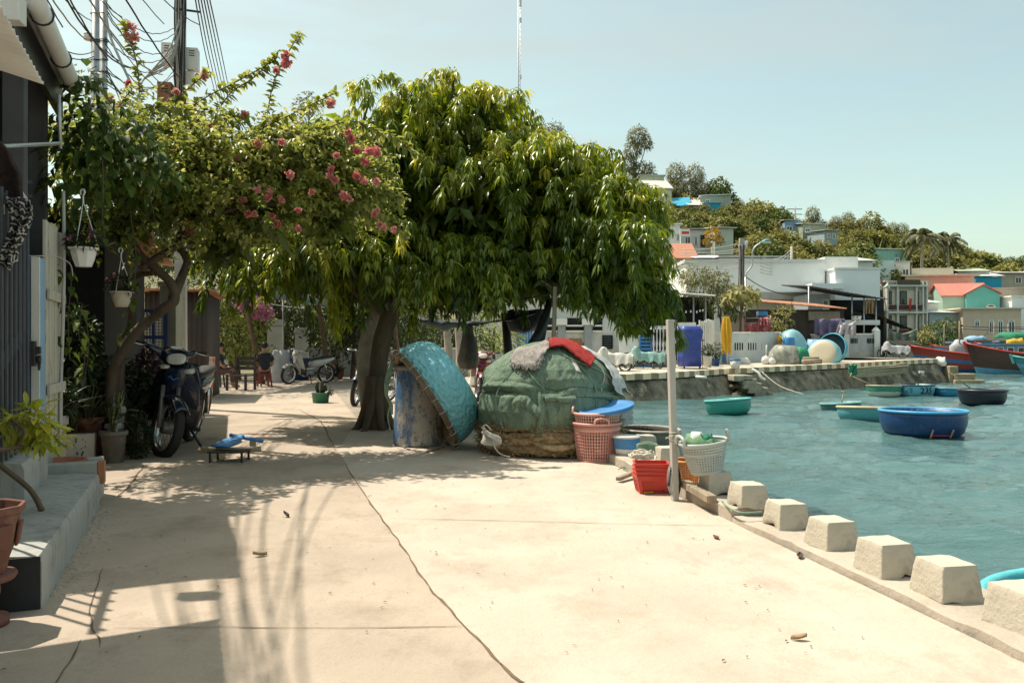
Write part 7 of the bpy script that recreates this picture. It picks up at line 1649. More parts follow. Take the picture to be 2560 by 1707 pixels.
# garden wall with oval motif, blue gate and balusters
def stone_mat():
    m, nt, out = newmat('crazy_stone'); b = nt.nodes.new('ShaderNodeBsdfPrincipled'); nt.links.new(b.outputs[0], out.inputs[0]); c = coords(nt, 'Object'); v = nt.nodes.new('ShaderNodeTexVoronoi'); v.feature = 'DISTANCE_TO_EDGE'; v.inputs['Scale'].default_value = 4.5; nt.links.new(c, v.inputs['Vector'])
    v2 = nt.nodes.new('ShaderNodeTexVoronoi'); v2.inputs['Scale'].default_value = 4.5; nt.links.new(c, v2.inputs['Vector']); cc = mixc(nt, .55, (.26, .22, .17), v2.outputs['Color'], 'MULTIPLY')
    cc = mixc(nt, ramp(nt, v.outputs['Distance'], .02, .05), (.40, .37, .32), cc); nt.links.new(cc, b.inputs['Base Color']); b.inputs['Roughness'].default_value = .9; return m
m_stone = stone_mat()
def balusters(t, px0, px1, py0, py1, d, n, m):
    for k in range(n):
        c = PL(t, lerp(px0, px1, (k+.5)/n), py1, d); h_ = (py1-py0)/F*d; r_ = .3*(px1-px0)/n/F*d
        MB().lathe([(r_*.9, 0), (r_*.9, h_*.06), (r_*.6, h_*.12), (r_*1.1, h_*.35), (r_*.6, h_*.6), (r_*.5, h_*.8), (r_*.9, h_*.92), (r_*.9, h_)], 10, T(*(c+V((0, .1, 0))))).build('baluster', m, t)
t = on_quay('baluster_fence', 'white baluster fence on a crazy-stone base beside the blue slatted gate', 'fence', 1655, 36.8)
wbox(t, 'stone_base', 1556, 1688, 884, 926, 36.8, .3, m_stone); wbox(t, 'top_rail', 1628, 1690, 814, 823, 36.75, .3, m_white); wbox(t, 'bottom_rail', 1628, 1690, 878, 885, 36.75, .3, m_white); balusters(t, 1631, 1680, 823, 878, 36.8, 6, m_white)
wbox(t, 'pier', 1682, 1690, 800, 924, 36.7, .4, m_white); wbox(t, 'panel', 1548, 1598, 838, 884, 36.82, .2, m_white)
t = on_quay('slatted_gate', 'bright blue slatted gate in the white fence', 'gate', 1614, 36.7)
wbox(t, 'frame', 1599, 1602, 836, 924, 36.7, .08, m_blue); wbox(t, 'frame', 1627, 1630, 836, 924, 36.7, .08, m_blue)
for k in range(9): wbox(t, 'slat', 1602, 1627, 842+9*k, 848+9*k, 36.72, .05, m_blue)
t = on_quay('white_fence', 'white wavy-slatted fence behind the covered blue stall', 'fence', 1770, 39.6)
wbox(t, 'pier', 1778, 1786, 800, 915, 39.6, .3, m_white); wbox(t, 'pier', 1696, 1740, 806, 915, 39.7, .3, m_white)
for k in range(7): wbox(t, 'slat', 1748+4.6*k, 1751+4.6*k, 800+3*math.sin(k), 912, 39.65, .08, m_white)
for py in (812, 868, 905): wbox(t, 'rail', 1742, 1780, py, py+3, 39.72, .06, m_white)
# curved grey wall with slots
t = on_quay('slotted_wall', 'long pale grey garden wall pierced with groups of narrow vertical slots', 'wall', 1880, 43)
pts = [(1786, 40.5), (1830, 41.5), (1880, 42.3), (1930, 43.3), (1952, 44.5), (1958, 46.5)]
pw = smooth([qp(*q) for q in pts], 5); L0 = V(t.location); hw = 1.62
mb = MB(); vs = []; fs = []
for q_ in pw: vs += [q_-L0+V((0, 0, -.1)), q_-L0+V((0, 0, hw)), q_-L0+V((0, .18, hw)), q_-L0+V((0, .18, -.1))]
for i in range(len(pw)-1):
    for k in range(4): fs.append((i*4+k, i*4+4+k, i*4+4+(k+1) % 4, i*4+(k+1) % 4))
fs += [(3, 2, 1, 0), tuple(len(vs)-4+k for k in range(4))]; mb.add(vs, fs); mb.build('wall', m_ltgrey, t)
mb = MB(); mb.tube([q_-L0+V((0, .09, hw+.03)) for q_ in pw], .09, 8, flat=.5); mb.build('coping', m_whitedirty, t)
for g0 in (1838, 1871, 1903, 1934):
    for k in range(4):
        px = g0+6*k; d = interp(px, [q_[0] for q_ in pts], [q_[1] for q_ in pts]); c = P(px, 866, d)-L0; MB().box((c.x, c.y-.012, c.z), (.055, .04, .38)).build('slot', m_dark, t)
wbox(t, 'pier', 1786, 1800, 828, 912, 40.4, .35, m_ltgrey); wbox(t, 'end_pier', 1822, 1834, 830, 912, 41.0, .3, m_ltgrey)
t = on_quay('blue_small_gate', 'small blue and white gate half behind the yellow umbrella', 'gate', 1811, 40.9)
for k in range(6): wbox(t, 'slat', 1804, 1818, 870+6*k, 874+6*k, 40.9, .05, m_blue)
wbox(t, 'frame', 1802, 1804, 850, 908, 40.88, .08, m_white); wbox(t, 'frame', 1818, 1821, 850, 908, 40.88, .08, m_white)
# folded umbrella
t = on_quay('folded_umbrella', 'folded yellow parasol standing on its pole by the grey slotted wall', 'umbrella', 1816, 39.2)
zz = lambda py, d: H-(py-CY)/F*d-t.location.z
MB().tube([(0, 0, 0), (0, 0, zz(792, 39.2))], .025, 8).build('pole', m_metal, t); MB().lathe([(0, 0), (.26, 0), (.24, .06), (.05, .09), (0, .09)], 18).build('base', m_conc, t)
mb = MB(); z0, z1 = zz(880, 39.2), zz(791, 39.2)
mb.grid(lambda u, v: V(((.08+.15*math.sin(min(1, (1-v)*1.4+.1)*PI*.62)*(1-.25*(1-v)))*(1+.28*math.cos(8*2*PI*u+2*v))*math.cos(2*PI*u), (.08+.15*math.sin(min(1, (1-v)*1.4+.1)*PI*.62))*(1+.28*math.cos(8*2*PI*u+2*v))*math.sin(2*PI*u), lerp(z0-.12*math.cos(4*2*PI*u+1), z1, v))), 64, 20); mb.build('canopy', m_yellow, t)
# covered stall, scooters, small things
t = on_quay('covered_stall', 'tall stall wrapped in a dark blue tarpaulin near the quay edge', 'stall', 1724, 35.6, 8)
mb = MB(); w_, h_ = .46, 1.92; mb.loft([ring((0, 0, .12), (1, 0, 0), (0, 1, 0), w_, .42, 28, 6), ring((0, 0, .6), (1, 0, 0), (0, 1, 0), w_*1.0, .42, 28, 6), ring((0, 0, 1.2), (1, 0, 0), (0, 1, 0), w_*.97, .42, 28, 6), ring((.02, 0, h_-.25), (1, 0, 0), (0, 1, 0), w_*1.12, .44, 28, 6), ring((-.03, 0, h_-.02), (1, 0, 0), (0, 1, 0), w_*.92, .36, 28, 6), ring((-.03, 0, h_), (1, 0, 0), (0, 1, 0), w_*.8, .3, 28, 6)])
mb.v = [(p_[0]+.03*vn(p_[1]*4, p_[2]*3), p_[1]+.02*vn(p_[0]*4, p_[2]*3), p_[2]) for p_ in mb.v]; mb.build('cover', m_bluetarp, t)
for x in (-.36, .36): MB().box((x, -.3, .06), (.06, .06, .12)).build('foot', m_blackmetal, t)
t = on_quay('metal_stand', 'thin dark red metal stand beside the covered blue stall', 'stand', 1757, 35.8)
mb = MB(); mb.box((0, 0, .02), (.35, .3, .03)); mb.tube([(0, 0, 0), (0, 0, 1.3)], .018, 6); mb.build('pole', m_bikered, t); MB().box((-.1, 0, 1.28), (.34, .05, .05)).build('crosspiece', m_bikered, t)
def covered(label, px, d, rz, m, w=.3, l=1.5, hh=1.0, tail=.62):
    t = on_quay('covered_motorbike', label, 'motorbike', px, d, rz, 'motorbikes under covers on the far quay')
    bike_parts(t, m_bikeblack, m_bikeblack, 8, 0)
    def rid(x): return interp(x, (-.95, -.8, -.1, .1, .26, .36, .48, .6), (.70, .80, .78, .80, 1.02, 1.06, .95, .72))
    def hw(x): return interp(x, (-.95, -.1, .12, .28, .40, .6), (.13, .15, .2, .36, .30, .14))
    def cl(u, v):
        x = lerp(-.97, .62, u); v = 2*v-1; a = abs(v); z1 = rid(x)+.02; hem = (.34 if x < .2 else .42)+.09*vn(x*5, v*1.3+px)+.06*math.sin(x*13+v*2); w_ = hw(x)
        y = math.copysign(w_*min(1, a*2.2)+max(0, a-.45)*.20*(1+.5*math.sin(x*15+v)), v); z = z1-.05*min(1, a*2.2)**2 if a < .45 else lerp(z1-.05, hem, ((a-.45)/.55)**.9)
        return V((x+.02*vn(y*9, z*6), y+.02*vn(x*8, z*5), z+.02*vn(x*9, y*9)))
    mb = MB(); mb.grid(cl, 40, 26, thick=.006)
    mb.grid(lambda u, v: cl(1, u)+V((.06*v, 0, -.30*v+.05*v*vn(u*6, 2))), 20, 6, thick=.006); mb.build('cover', m, t)
    return t
covered('motorbike hidden under a whitish sheet near the dark shutter', 1528, 33.6, 160, m_cloth); covered('motorbike under a pale green cover with its rear wheel showing', 1608, 35.4, 172, M_('pale_green_cover', (.24, .40, .36), .7, .2, 5, .2, 20), tail=.45)
covered('motorbike bulging under a silver-grey sheet beyond the dark shed', 2232, 49, 165, m_greytarp)
for i, (px, d, r_, h_, m, pm, rz_, lab) in enumerate(((1769, 37, .2, .55, lf_pot, m_whitedirty, .42, 'bushy plant in a whitewashed tub beside the covered stall'), (1788, 38, .22, .4, lf_pot, m_bluebin, .6, 'thin tall plant in a dark glazed jar before the white fence'))):
    t = pot('potted_plant', lab, qp(px, d), r_*.8, r_, h_, pm); c = V(t.location)+V((0, 0, h_+rz_*.6)); leaf_mesh('foliage', *bush_leaves(c, (.34, .3, rz_*.7), 260, .12, .05, .4), m, t, fine=False)
    MB().tube([(0, 0, h_*.8), (0, 0, h_+rz_*.6)], .02, 6).build('stem', m_bark, t)
t = on_quay('white_bucket', 'white bucket with a blue rim by the kerb of the far quay', 'bucket', 1838, 35.2); MB().lathe([(0, 0), (.18, 0), (.22, .38), (0, .36)], 20).build('body', m_whitedirty, t); MB().lathe([(.22, .36), (.24, .37), (.24, .43), (.2, .43)], 20).build('rim', m_blue, t)
t = on_quay('mooring_rock', 'rounded pale stone lying below the grey slotted wall', 'stone', 1858, 40.6); mb = MB(); mb.lathe([(0, 0), (.3, .02), (.34, .2), (.2, .38), (0, .42)], 14); mb.v = [(q_[0]+.05*vn(q_[1]*5, q_[2]*5), q_[1], q_[2]) for q_ in mb.v]; mb.build('stone', m_ltgrey, t)
# nets, leaning basket boats on the quay
c = qp(1962, 40.3); t = thing('covered_net_heap', 'heap of nets under a crumpled grey-green sheet on the far quay', 'net pile', c); mb = MB(); mb.lathe([(.78, 0), (.82, .25), (.74, .6), (.5, .92), (0, 1.05)], 30); mb.v = [(q_[0]+.09*vn(q_[1]*4, q_[2]*4, 1), q_[1]*.8+.08*vn(q_[0]*4, q_[2]*4, 2), q_[2]+.08*vn(q_[0]*4, q_[1]*4)) for q_ in mb.v]; mb.build('cover', M_('greygreen_sheet', (.24, .25, .20), .7, .3, 4, .4, 12, worn=[((.45, .42, .36), .5, .65, 2.2), ((.12, .11, .09), .55, .7, 3)]), t)
c = qp(2002, 40.2); mb = MB(); mb.lathe([(.45, 0), (.47, .2), (.36, .6), (.2, .85), (0, .9)], 22); mb.v = [(q_[0]+.07*vn(q_[1]*5, q_[2]*5, 1), q_[1]*.8+.06*vn(q_[0]*5, q_[2]*5), q_[2]+.06*vn(q_[0]*5, q_[1]*5)) for q_ in mb.v]; tag(mb.build('green_net_heap', m_netlight, loc=c), 'bright green net heap beside the crumpled sheet', 'net')
def lean_boat(label, px, py, d, R_, h_, mo, mi, mr, n_, rim=.03):
    n_ = V(n_).normalized(); q_ = V((0, 0, 1)).rotation_difference(n_); t = thing('basket_boat', label, 'boat', (0, 0, 0), 0, 'basket boats standing on the far quay'); t.rotation_mode = 'QUATERNION'; t.rotation_quaternion = q_; t.location = P(px, py, d)
    mb = MB(); hull(mb, R_, h_, 44); mb.build('hull', [mo, mi], t); MB().tube([(R_*math.cos(a), R_*math.sin(a), h_) for a in np.linspace(0, 2*PI, 44, endpoint=False)], rim, 8, closed=True).build('rim', mr, t); return t
m_lb = paint('pale_blue_hull', (.25, .48, .52)); m_beigeb = paint('beige_bottom_hull', (.30, .55, .58)); m_dkin = paint('dark_inside', (.03, .06, .09))
def twotone():
    m, nt, out = newmat('beige_bottomed_hull'); b = nt.nodes.new('ShaderNodeBsdfPrincipled'); nt.links.new(b.outputs[0], out.inputs[0]); c = coords(nt, 'Object'); sp = nt.nodes.new('ShaderNodeSeparateXYZ'); nt.links.new(c, sp.inputs[0])
    cc = mixc(nt, ramp(nt, sp.outputs[2], .055, .062), (.52, .44, .31), (.22, .46, .50)); cc = mixc(nt, ramp(nt, noise(nt, c, 7, 8, .7), .6, .72), cc, (.3, .27, .2)); nt.links.new(cc, b.inputs['Base Color']); b.inputs['Roughness'].default_value = .5; return m
lean_boat('basket boat with a tan bottom standing on edge beside a blue one', 2056, 880, 41.3, .84, .55, twotone(), m_dkin, paint('pale_teal_edge', (.2, .45, .47)), (.42, .72, -.30)); lean_boat('bright blue basket boat standing on edge behind the tan-bottomed one', 2090, 876, 42.6, .82, .5, paint('bright_blue_hull', (.04, .30, .45)), m_dkin, paint('bright_blue_edge', (.06, .42, .58)), (-.45, -.35, .12))
lean_boat('pale blue basket boat upended over the net heaps', 2002, 850, 43, .82, .55, m_lb, m_dkin, m_lb, (-.55, .62, -.42))
t = on_quay('blue_drum', 'blue drum behind the covered net heap', 'barrel', 1972, 42.3); MB().lathe([(0, 0), (.3, 0), (.3, 1.35), (.28, 1.38), (0, 1.38)], 22).build('body', m_blue, t)
t = on_quay('blue_cover_heap', 'blue plastic sheet bundle between the upended boats', 'bundle', 2038, 43.5); mb = MB(); mb.lathe([(.4, 0), (.45, .7), (.35, 1.2), (0, 1.35)], 18); mb.v = [(q_[0]+.08*vn(q_[1]*5, q_[2]*4), q_[1], q_[2]+.1*vn(q_[0]*5, q_[1]*4)) for q_ in mb.v]; mb.build('sheet', m_ltblue, t)
for i, (px, d, r_, lab) in enumerate(((1915, 39.8, .24, 'larger white round float lying by the net heap'), (1930, 39.6, .19, 'smaller white round float lying by the net heap'), (1950, 43.4, .2, 'yellowish round float hanging above the net heap'))):
    c = qp(px, d) if i < 2 else P(1950, 858, 43.4); t = thing('float_buoy', lab, 'buoy', c, 0, 'round floats by the net heap'); MB().lathe([(0, 0), (r_*.7, r_*.25), (r_, r_*.9), (r_*.75, r_*1.65), (r_*.2, r_*1.95), (.02, r_*2.1), (0, r_*2.2)], 18).build('ball', m_whitedirty if i < 2 else m_yellow, t); MB().tube([(0, 0, r_*1.9), (.03, 0, r_*(3 if i else 4.2))], .03, 6).build('neck', m_whitedirty, t)
c = qp(2032, 39.4); mb = MB(); mb.tube([c+V((-.5, 0, .14)), c+V((.45, .1, .16))], .13, 10); mb.tube([c+V((-.4, .2, .3)), c+V((.4, .3, .3))], .08, 9); tag(mb.build('driftwood', m_wood, loc=c, world=True), 'short pale logs lying in front of the upended boats', 'log')
# second garden wall, purple tarp, dark sheds
t = on_quay('grey_slot_wall', 'grey wall with slots and a stained foot below the purple tarpaulin', 'wall', 2140, 48)
a, b = qp(2035, 46.5), qp(2190, 49.8); L0 = V(t.location)
def wseg(t, name, a, b, z0, z1, th, m, L0):
    a, b = V(a)-L0, V(b)-L0; n_ = V((-(b-a).y, (b-a).x, 0)).normalized()*th; vs = [a+V((0, 0, z0)), b+V((0, 0, z0)), b+n_+V((0, 0, z0)), a+n_+V((0, 0, z0))]; vs += [v+V((0, 0, z1-z0)) for v in vs]
    return MB().add(vs, [(3, 2, 1, 0), (4, 5, 6, 7), (0, 1, 5, 4), (1, 2, 6, 5), (2, 3, 7, 6), (3, 0, 4, 7)]).build(name, m, t)
wseg(t, 'wall', a, b, -.2, 1.5, .2, m_grey, L0); wseg(t, 'coping', a+V((0, -.04, 0)), b+V((0, -.04, 0)), 1.5, 1.58, .28, m_ltgrey, L0)
for px in (2077, 2098, 2112, 2190): c = qp(px, interp(px, (2035, 2190), (46.4, 49.7)))-L0; MB().box((c.x, c.y, .95), (.36, .36, 1.66)).build('pier', m_ltgrey, t); MB().lathe([(.28, 0), (.1, .2), (0, .22)], 4, T(c.x, c.y, 1.78)).build('pier_cap', m_white, t)
for g0 in (2126, 2168):
    for k in range(5): c = P(g0+4*k, 852, interp(g0, (2035, 2190), (46.5, 49.8)))-L0; MB().box((c.x, c.y-.03, c.z), (.05, .06, .3)).build('slot', m_dark, t)
wseg(t, 'stained_foot', a.lerp(b, .5)+V((0, -.03, 0)), b+V((0, -.03, 0)), -.2, .42, .02, m_conc, L0)
def drape(name, label, px0, px1, py0, py1, d, m, sagk=.1, tri=0, cat='cloth', group=None):
    mb = MB(); mb.grid(lambda u, v: P(lerp(px0, px1, u)+tri*v*(1-u), lerp(py0, py1, v)+(py1-py0)*sagk*math.sin(u*PI)*(1-v)+2*vn(u*6, v*5), d+.18*math.sin(u*22)*v+.1*vn(u*5, v*5)), 40, 10, thick=.01); c = P((px0+px1)/2, (py0+py1)/2, d)
    return tag(mb.build(name, m, loc=c, world=True), label, cat, group)
drape('purple_sheet', 'dark purple tarpaulin hanging over the grey wall', 2036, 2112, 796, 838, 45.8, m_purpletarp, .05); drape('pink_laundry', 'large dusty pink cloth hung to dry above the slotted wall', 1862, 1925, 808, 837, 44.2, M_('dusty_pink', (.42, .13, .13), .9, .15, 5, .2, 20), .05)
drape('pink_towel', 'bright pink towel folded over the drying line', 1896, 1924, 796, 813, 44.0, M_('bright_pink_cloth', (.62, .22, .24), .9, .12, 5, .2, 20), -.1); drape('pale_umbrella_cloth', 'whitish striped cloth fan hanging beside the purple tarpaulin', 2100, 2140, 800, 836, 45.5, M_('striped_pale_cloth', (.5, .45, .48), .9, .15, 6, .2, 20), .3, -12)
drape('hanging_cloth', 'tan brown cloth panel hanging in the dark shed front', 2160, 2186, 749, 784, 50.5, M_('tan_cloth', (.34, .22, .12), .9, .15, 5, .2, 20), 0)
drape('grey_net_sheet', 'grey-green net sheet sagging beyond the dark shed', 2220, 2292, 820, 850, 51, M_('net_sheet', (.20, .21, .17), .8, .25, 5, .3, 20), .45)
def shed(name, label, px0, px1, py0, py1, d, dep, m_w, m_r, slope=.3, posts=(), open_=False, drop=0):
    t = on_quay(name, label, 'shed', (px0+px1)/2, d)
    z0 = t.location.z; a, b = PL(t, px0, py0, d), PL(t, px1, py1, d)
    if not open_: wbox(t, 'wall', px0, px1, max(py0, py1)+2, 905, d+.3, dep, m_w)
    else: wbox(t, 'back_wall', px0, px1, max(py0, py1)+2, 905, d+dep-.3, .2, m_w)
    mb = MB(); n = int((px1-px0)*.9)
    mb.grid(lambda u, v: a.lerp(b, u)+V((0, -.4+(dep+.6)*v, slope*v+.03*math.sin(u*n*2.2))), n*2, 2, thick=.03); mb.build('roof', m_r, t)
    for px in posts: q_ = PL(t, px, 866, d); MB().tube([(q_.x, q_.y, 0), (q_.x, q_.y, lerp(a.z, b.z, (px-px0)/(px1-px0)))], .045, 7).build('post', m_metal, t)
    return t
t = shed('string_light_shed', 'open dark shed with hanging bulbs under a pale tin roof', 1560, 1785, 724, 740, 41, 5, m_dark, m_tin, .4, (1734, 1764), True)
wbox(t, 'side_screen', 1560, 1700, 738, 812, 43, .1, m_dark)
MB().tube(sag(PL(t, 1690, 774, 40.9), PL(t, 1766, 774, 40.9), .04), .008, 5).build('light_wire', m_cable, t)
for px, py in ((1691, 775), (1703, 777), (1715, 779), (1727, 778), (1742, 779), (1750, 776), (1757, 775), (1697, 776)): c = PL(t, px, py, 40.9); MB().lathe([(0, -.09), (.045, -.05), (.04, 0), (.02, .05), (0, .06)], 10, T(*c)).build('bulb', m_whiteplastic, t)
t = shed('rust_roof_shed', 'low shed with a rusty red sloping tin roof behind the drying laundry', 1864, 2110, 752, 772, 46.5, 4, m_darkwood, m_rust, .5); wbox(t, 'plank_wall', 2022, 2100, 778, 800, 46.6, .15, m_wood); wbox(t, 'white_box', 1862, 1870, 762, 778, 46.2, .3, m_white)
t = shed('dark_shed', 'tall open dark shed with posts and potted plants behind the grey wall', 2022, 2210, 716, 748, 50.5, 5, m_dark, m_gate, .5, (2022, 2130, 2160, 2190), True); wbox(t, 'side_wall', 2024, 2075, 735, 800, 52, 3, m_grey); wbox(t, 'rail', 2075, 2200, 800, 812, 50.3, .2, m_ltgrey)
f_ = wbox(t, 'door', 2058, 2072, 748, 790, 51.9, .12, m_whitedirty); wbox(t, 'pane', 2060, 2069, 752, 770, 51.85, .08, m_glass, f_)
mb = MB(); a, b = P(2186, 782, 51), P(2290, 826, 52.5); mb.grid(lambda u, v: a.lerp(b, u)+V((0, 3*v, .4*v+.02*math.sin(u*60))), 60, 2, thick=.04); t = on_quay('lean_to', 'sagging dark lean-to roof running down from the dark shed', 'shed', 2235, 53); mb.build('roof', m_darkwood, t, world=True)
for px, py in ((2190, 784), (2212, 794)): c = P(px, py, 51.3); MB().tube([c-V(t.location), V((c.x, c.y, t.location.z))-V(t.location)], .1, 7).build('post', m_darkwood, t)
wbox(t, 'clutter', 2186, 2212, 800, 905, 53, 1.5, m_dark)
for i, px in enumerate((2136, 2146)): t = thing('potted_plant', ('white pot with a leafy plant on the dark shed rail', 'empty-looking white pot next to the leafy one on the dark shed rail')[i], 'potted plant', P(px, 800, 50.2)); MB().lathe([(0, 0), (.14, 0), (.19, .26), (0, .24)], 14).build('pot', m_white, t); leaf_mesh('foliage', *bush_leaves(P(px, 788, 50.2), (.2, .2, .2-.1*i), 120-90*i, .12, .05, .5), lf_pot, t, fine=False)
t = thing('blue_crate', 'blue plastic crate on a shelf above the drying laundry', 'crate', P(1905, 789, 44.6)); MB().box((0, 0, .12), (.5, .35, .24)).build('body', m_blue, t); mb = MB(); mb.tube([(-.28, 0, -.1), (-.28, 0, .2), (.3, 0, .2), (.3, 0, -.1)], .02, 6); mb.build('frame', m_whitedirty, t)
t = on_quay('drying_rack', 'thin pole rack carrying the pink laundry above the wall', 'rack', 1894, 44.2)
for px in (1862, 1926): c = PL(t, px, 800, 44.25); MB().tube([(c.x, c.y, 0), (c.x, c.y, c.z+.25)], .025, 6).build('pole', m_bikered, t)
for py in (796, 808): MB().tube([PL(t, 1858, py, 44.25), PL(t, 1930, py-3, 44.25)], .018, 6).build('line', m_cablegrey, t)
# trees on the quay
foliage_thing('quay_tree', 'grey-green bushy tree above the shed with hanging bulbs', 'tree', qp(1770, 45), [lobe(1760, 720, 45, 1.3, .9), lobe(1820, 745, 45, 1.0, .8), lobe(1735, 690, 45, 1.0, .6), lobe(1790, 700, 45, .9, .7)], 120, .30, .08, lf_euc, .45, down=.5)
foliage_thing('quay_tree', 'dark lower tree under the grey-green bushy one', 'tree', qp(1815, 44.6), [lobe(1800, 765, 44.5, 1.0, .6), lobe(1840, 775, 44.5, .7, .6)], 110, .28, .08, lf_dark, .4, down=.5)
t = foliage_thing('papaya_tree', 'papaya tree with spreading lobed leaves above the rusty roof', 'tree', qp(1852, 43.6), [lobe(1855, 730, 43.6, .9, .25), lobe(1880, 745, 43.6, .5, .2), lobe(1825, 745, 43.6, .5, .2)], 90, .42, .2, lf_hill, .75)
foliage_thing('leafy_shrub', 'light green leafy shrub growing behind the slotted wall', 'shrub', qp(1950, 45.5), [lobe(1950, 800, 45.3, .75, .75), lobe(1965, 775, 45.3, .45, .4), lobe(1935, 815, 45.3, .5, .5)], 130, .2, .08, lf_hill, .6)
foliage_thing('shore_bush', 'round dark green bush between the dark shed and the town', 'bush', gz(2345, 95)+V((0, 0, .8)), [lobe(2345, 830, 94.5, 1.9, 1.4), lobe(2375, 820, 94.5, 1.2, 1.2)], 40, .5, .25, lf_dark, .6); foliage_thing('shore_bush', 'small yellow-green bush at the foot of the three-storey house', 'bush', gz(2310, 94)+V((0, 0, .8)), [lobe(2310, 842, 93.5, 1.2, .7)], 60, .5, .25, lf_hill, .7)
# things fixed to the seawall
t = thing('stone_stairs', 'broken concrete stairs going down the far seawall into the water', 'stairs', V((P(1880, 985, 33.9).x, 33.9, ZW)))
m_stairc = M_('stair_concrete', (.36, .31, .23), .9, .25, 3, .5, 14, worn=[((.14, .12, .09), .5, .68, 2.2)]); m_rub = M_('barnacled_rubble', (.13, .10, .06), .95, .4, 5, 1.0, 9)
for k, (x0, x1, y) in enumerate(((1826, 1874, 937), (1852, 1888, 946), (1858, 1906, 957), (1874, 1926, 969), (1894, 1941, 981))):
    dd = 34.2-.22*k; a, b = PL(t, x0, y, dd), PL(t, x1, y, dd); MB().box(((a.x+b.x)/2, .45, a.z-.13), (b.x-a.x, 1.3, .26), top=(.97, 1)).build('step', m_stairc, t, bevel=.04)
mb = MB(); a, b = PL(t, 1832, 945, 34.3), PL(t, 1925, 985, 34.0)
for k in range(46):
    u = rng.random(); z = rng.random(); r_ = rng.uniform(.12, .26); mb.lathe([(0, r_), (r_*.7, r_*.7), (r_, 0), (r_*.6, -r_*.7), (0, -r_*.8)], 7, T(lerp(a.x, b.x, u), .25+.25*rng.random(), lerp(-.1, lerp(a.z, .1, u)-.2, z)) @ RZ(rng.uniform(0, 360)) @ SCL(1.3, 1, .8))
mb.build('rubble', m_rub, t)
mb = MB(); c = P(1757, 942, 31.75); mb.tube([c+V((-.2, .25, .0)), c+V((.1, -.15, -.02))], .06, 10); tag(mb.build('drain_pipe', m_whitedirty, loc=c, world=True), 'short pale drain pipe sticking out of the seawall', 'pipe')
mb = MB()
for k in range(14): y = 915+1.6*k+2*vn(k, 2); mb.tube(smooth([P(2125+8*hsh(k), y+6, 38.9), P(2190, y+2+3*vn(k, 1), 40.4), P(2262+10*vn(k, 3), y-5+2*vn(k, 5), 41.9)], 4), .05, 6)
tag(mb.build('pole_bundle', m_bamboo, loc=P(2190, 920, 40.4), world=True), 'bundle of long thin poles lashed along the far seawall', 'pole bundle')
mb = MB(); mb.grid(lambda u, v: P(2122+20*u, 912+30*v*(1-.3*u)+3*vn(u*5, v*5), 38.7+.1*vn(u*4, v*6)), 8, 8, thick=.05); tag(mb.build('green_rag', m_netlight, loc=P(2130, 920, 38.7), world=True), 'green rag of netting hanging by the pole bundle on the seawall', 'net')
t = thing('tip_steps', 'rough tan stone steps at the tip of the far seawall', 'steps', V((25.2, 46.3, ZW)))
m_tan = M_('tan_stone', (.32, .26, .17), .9, .25, 3, .4, 15)
for k, (dx, w_, z0, z1) in enumerate(((.2, .5, -.3, .95), (.75, 1.2, -.3, .52), (.95, 1.7, -.3, .17))): MB().box((dx, -.1-.15*k, (z0+z1)/2), (w_, .9, z1-z0)).build('step', m_tan, t, bevel=.05)
cable(smooth([P(1905, 930, 34.5), P(1950, 965, 33.5), P(2010, 986, 32.5)], 6), .018, m_rope, 'slack mooring rope from the far stairs into the water')
t = thing('mooring_post', 'small white bent mooring hook by the far stairs', 'bollard', P(1896, 938, 34.0)); MB().tube(smooth([(-.2, .2, .25), (0, 0, .1), (.1, -.1, -.1), (.25, -.15, -.2)], 5), .06, 8).build('hook', m_whitedirty, t)
# street lamp and poles by the warehouse
t = thing('street_lamp', 'green-headed street lamp on a curved arm above the white warehouse', 'street lamp', V((P(1868, 800, 52).x, 52, 0)))
MB().tube(smooth([PL(t, 1864, 690, 52), PL(t, 1868, 680, 52), PL(t, 1881, 660, 52), PL(t, 1881, 632, 52), PL(t, 1888, 617, 52), PL(t, 1904, 606, 52)], 6), .05, 8).build('arm', m_metal, t); mb = MB(); mb.loft([ring(PL(t, 1900, 607, 52), (0, 1, 0), (0, 0, 1), .10, .05, 10), ring(PL(t, 1914, 601, 52), (0, 1, 0), (0, 0, 1), .18, .10, 10), ring(PL(t, 1926, 600, 52), (0, 1, 0), (0, 0, 1), .10, .05, 10)]); mb.build('lamp_head', m_teal, t); MB().box(tuple(PL(t, 1916, 606, 52)), (.5, .3, .12)).build('lens', m_cream, t); MB().tube([(-.1, 0, 0), PL(t, 1864, 690, 52)], .06, 8).build('post', m_metal, t)
t = thing('utility_pole', 'concrete pole wrapped in drop cables in front of the white warehouse', 'utility pole', V((P(1854, 800, 51).x, 51, 0))); MB().box((0, 0, 4), (.28, .28, 9.2-.15)).build('shaft', m_conc, t)
t.location.z = -.5
for k in range(9): MB().tube(smooth([PL(t, 1846+2*k+2*vn(k, 1), 612, 50.8), PL(t, 1848+1.6*k+2*vn(k, 2), 670, 50.8), PL(t, 1845+2.2*k, 740, 50.8)], 4), .025, 5).build('drop_cable', m_cablegrey if k % 2 else m_cable, t)
MB().lathe([(0, 0), (.16, 0), (.16, .5), (0, .5)], 12, T(*PL(t, 1863, 622, 51))).build('transformer', m_ltgrey, t)
for k, (y0, y1) in enumerate(((612, 608), (624, 628), (640, 655), (618, 622), (652, 668))): cable(sag(P(1700, y0+12, 54), P(1850, y1, 51), .15, 12), .022, m_cablegrey, 'pale power line reaching the concrete pole by the white warehouse')
for k in range(6): cable(sag(P(1900, 640+8*k, 54), P(1979, 622+7*k, 66), .5, 10), .022, m_cablegrey, 'fan of thin lines gathering at a pole behind the warehouse')
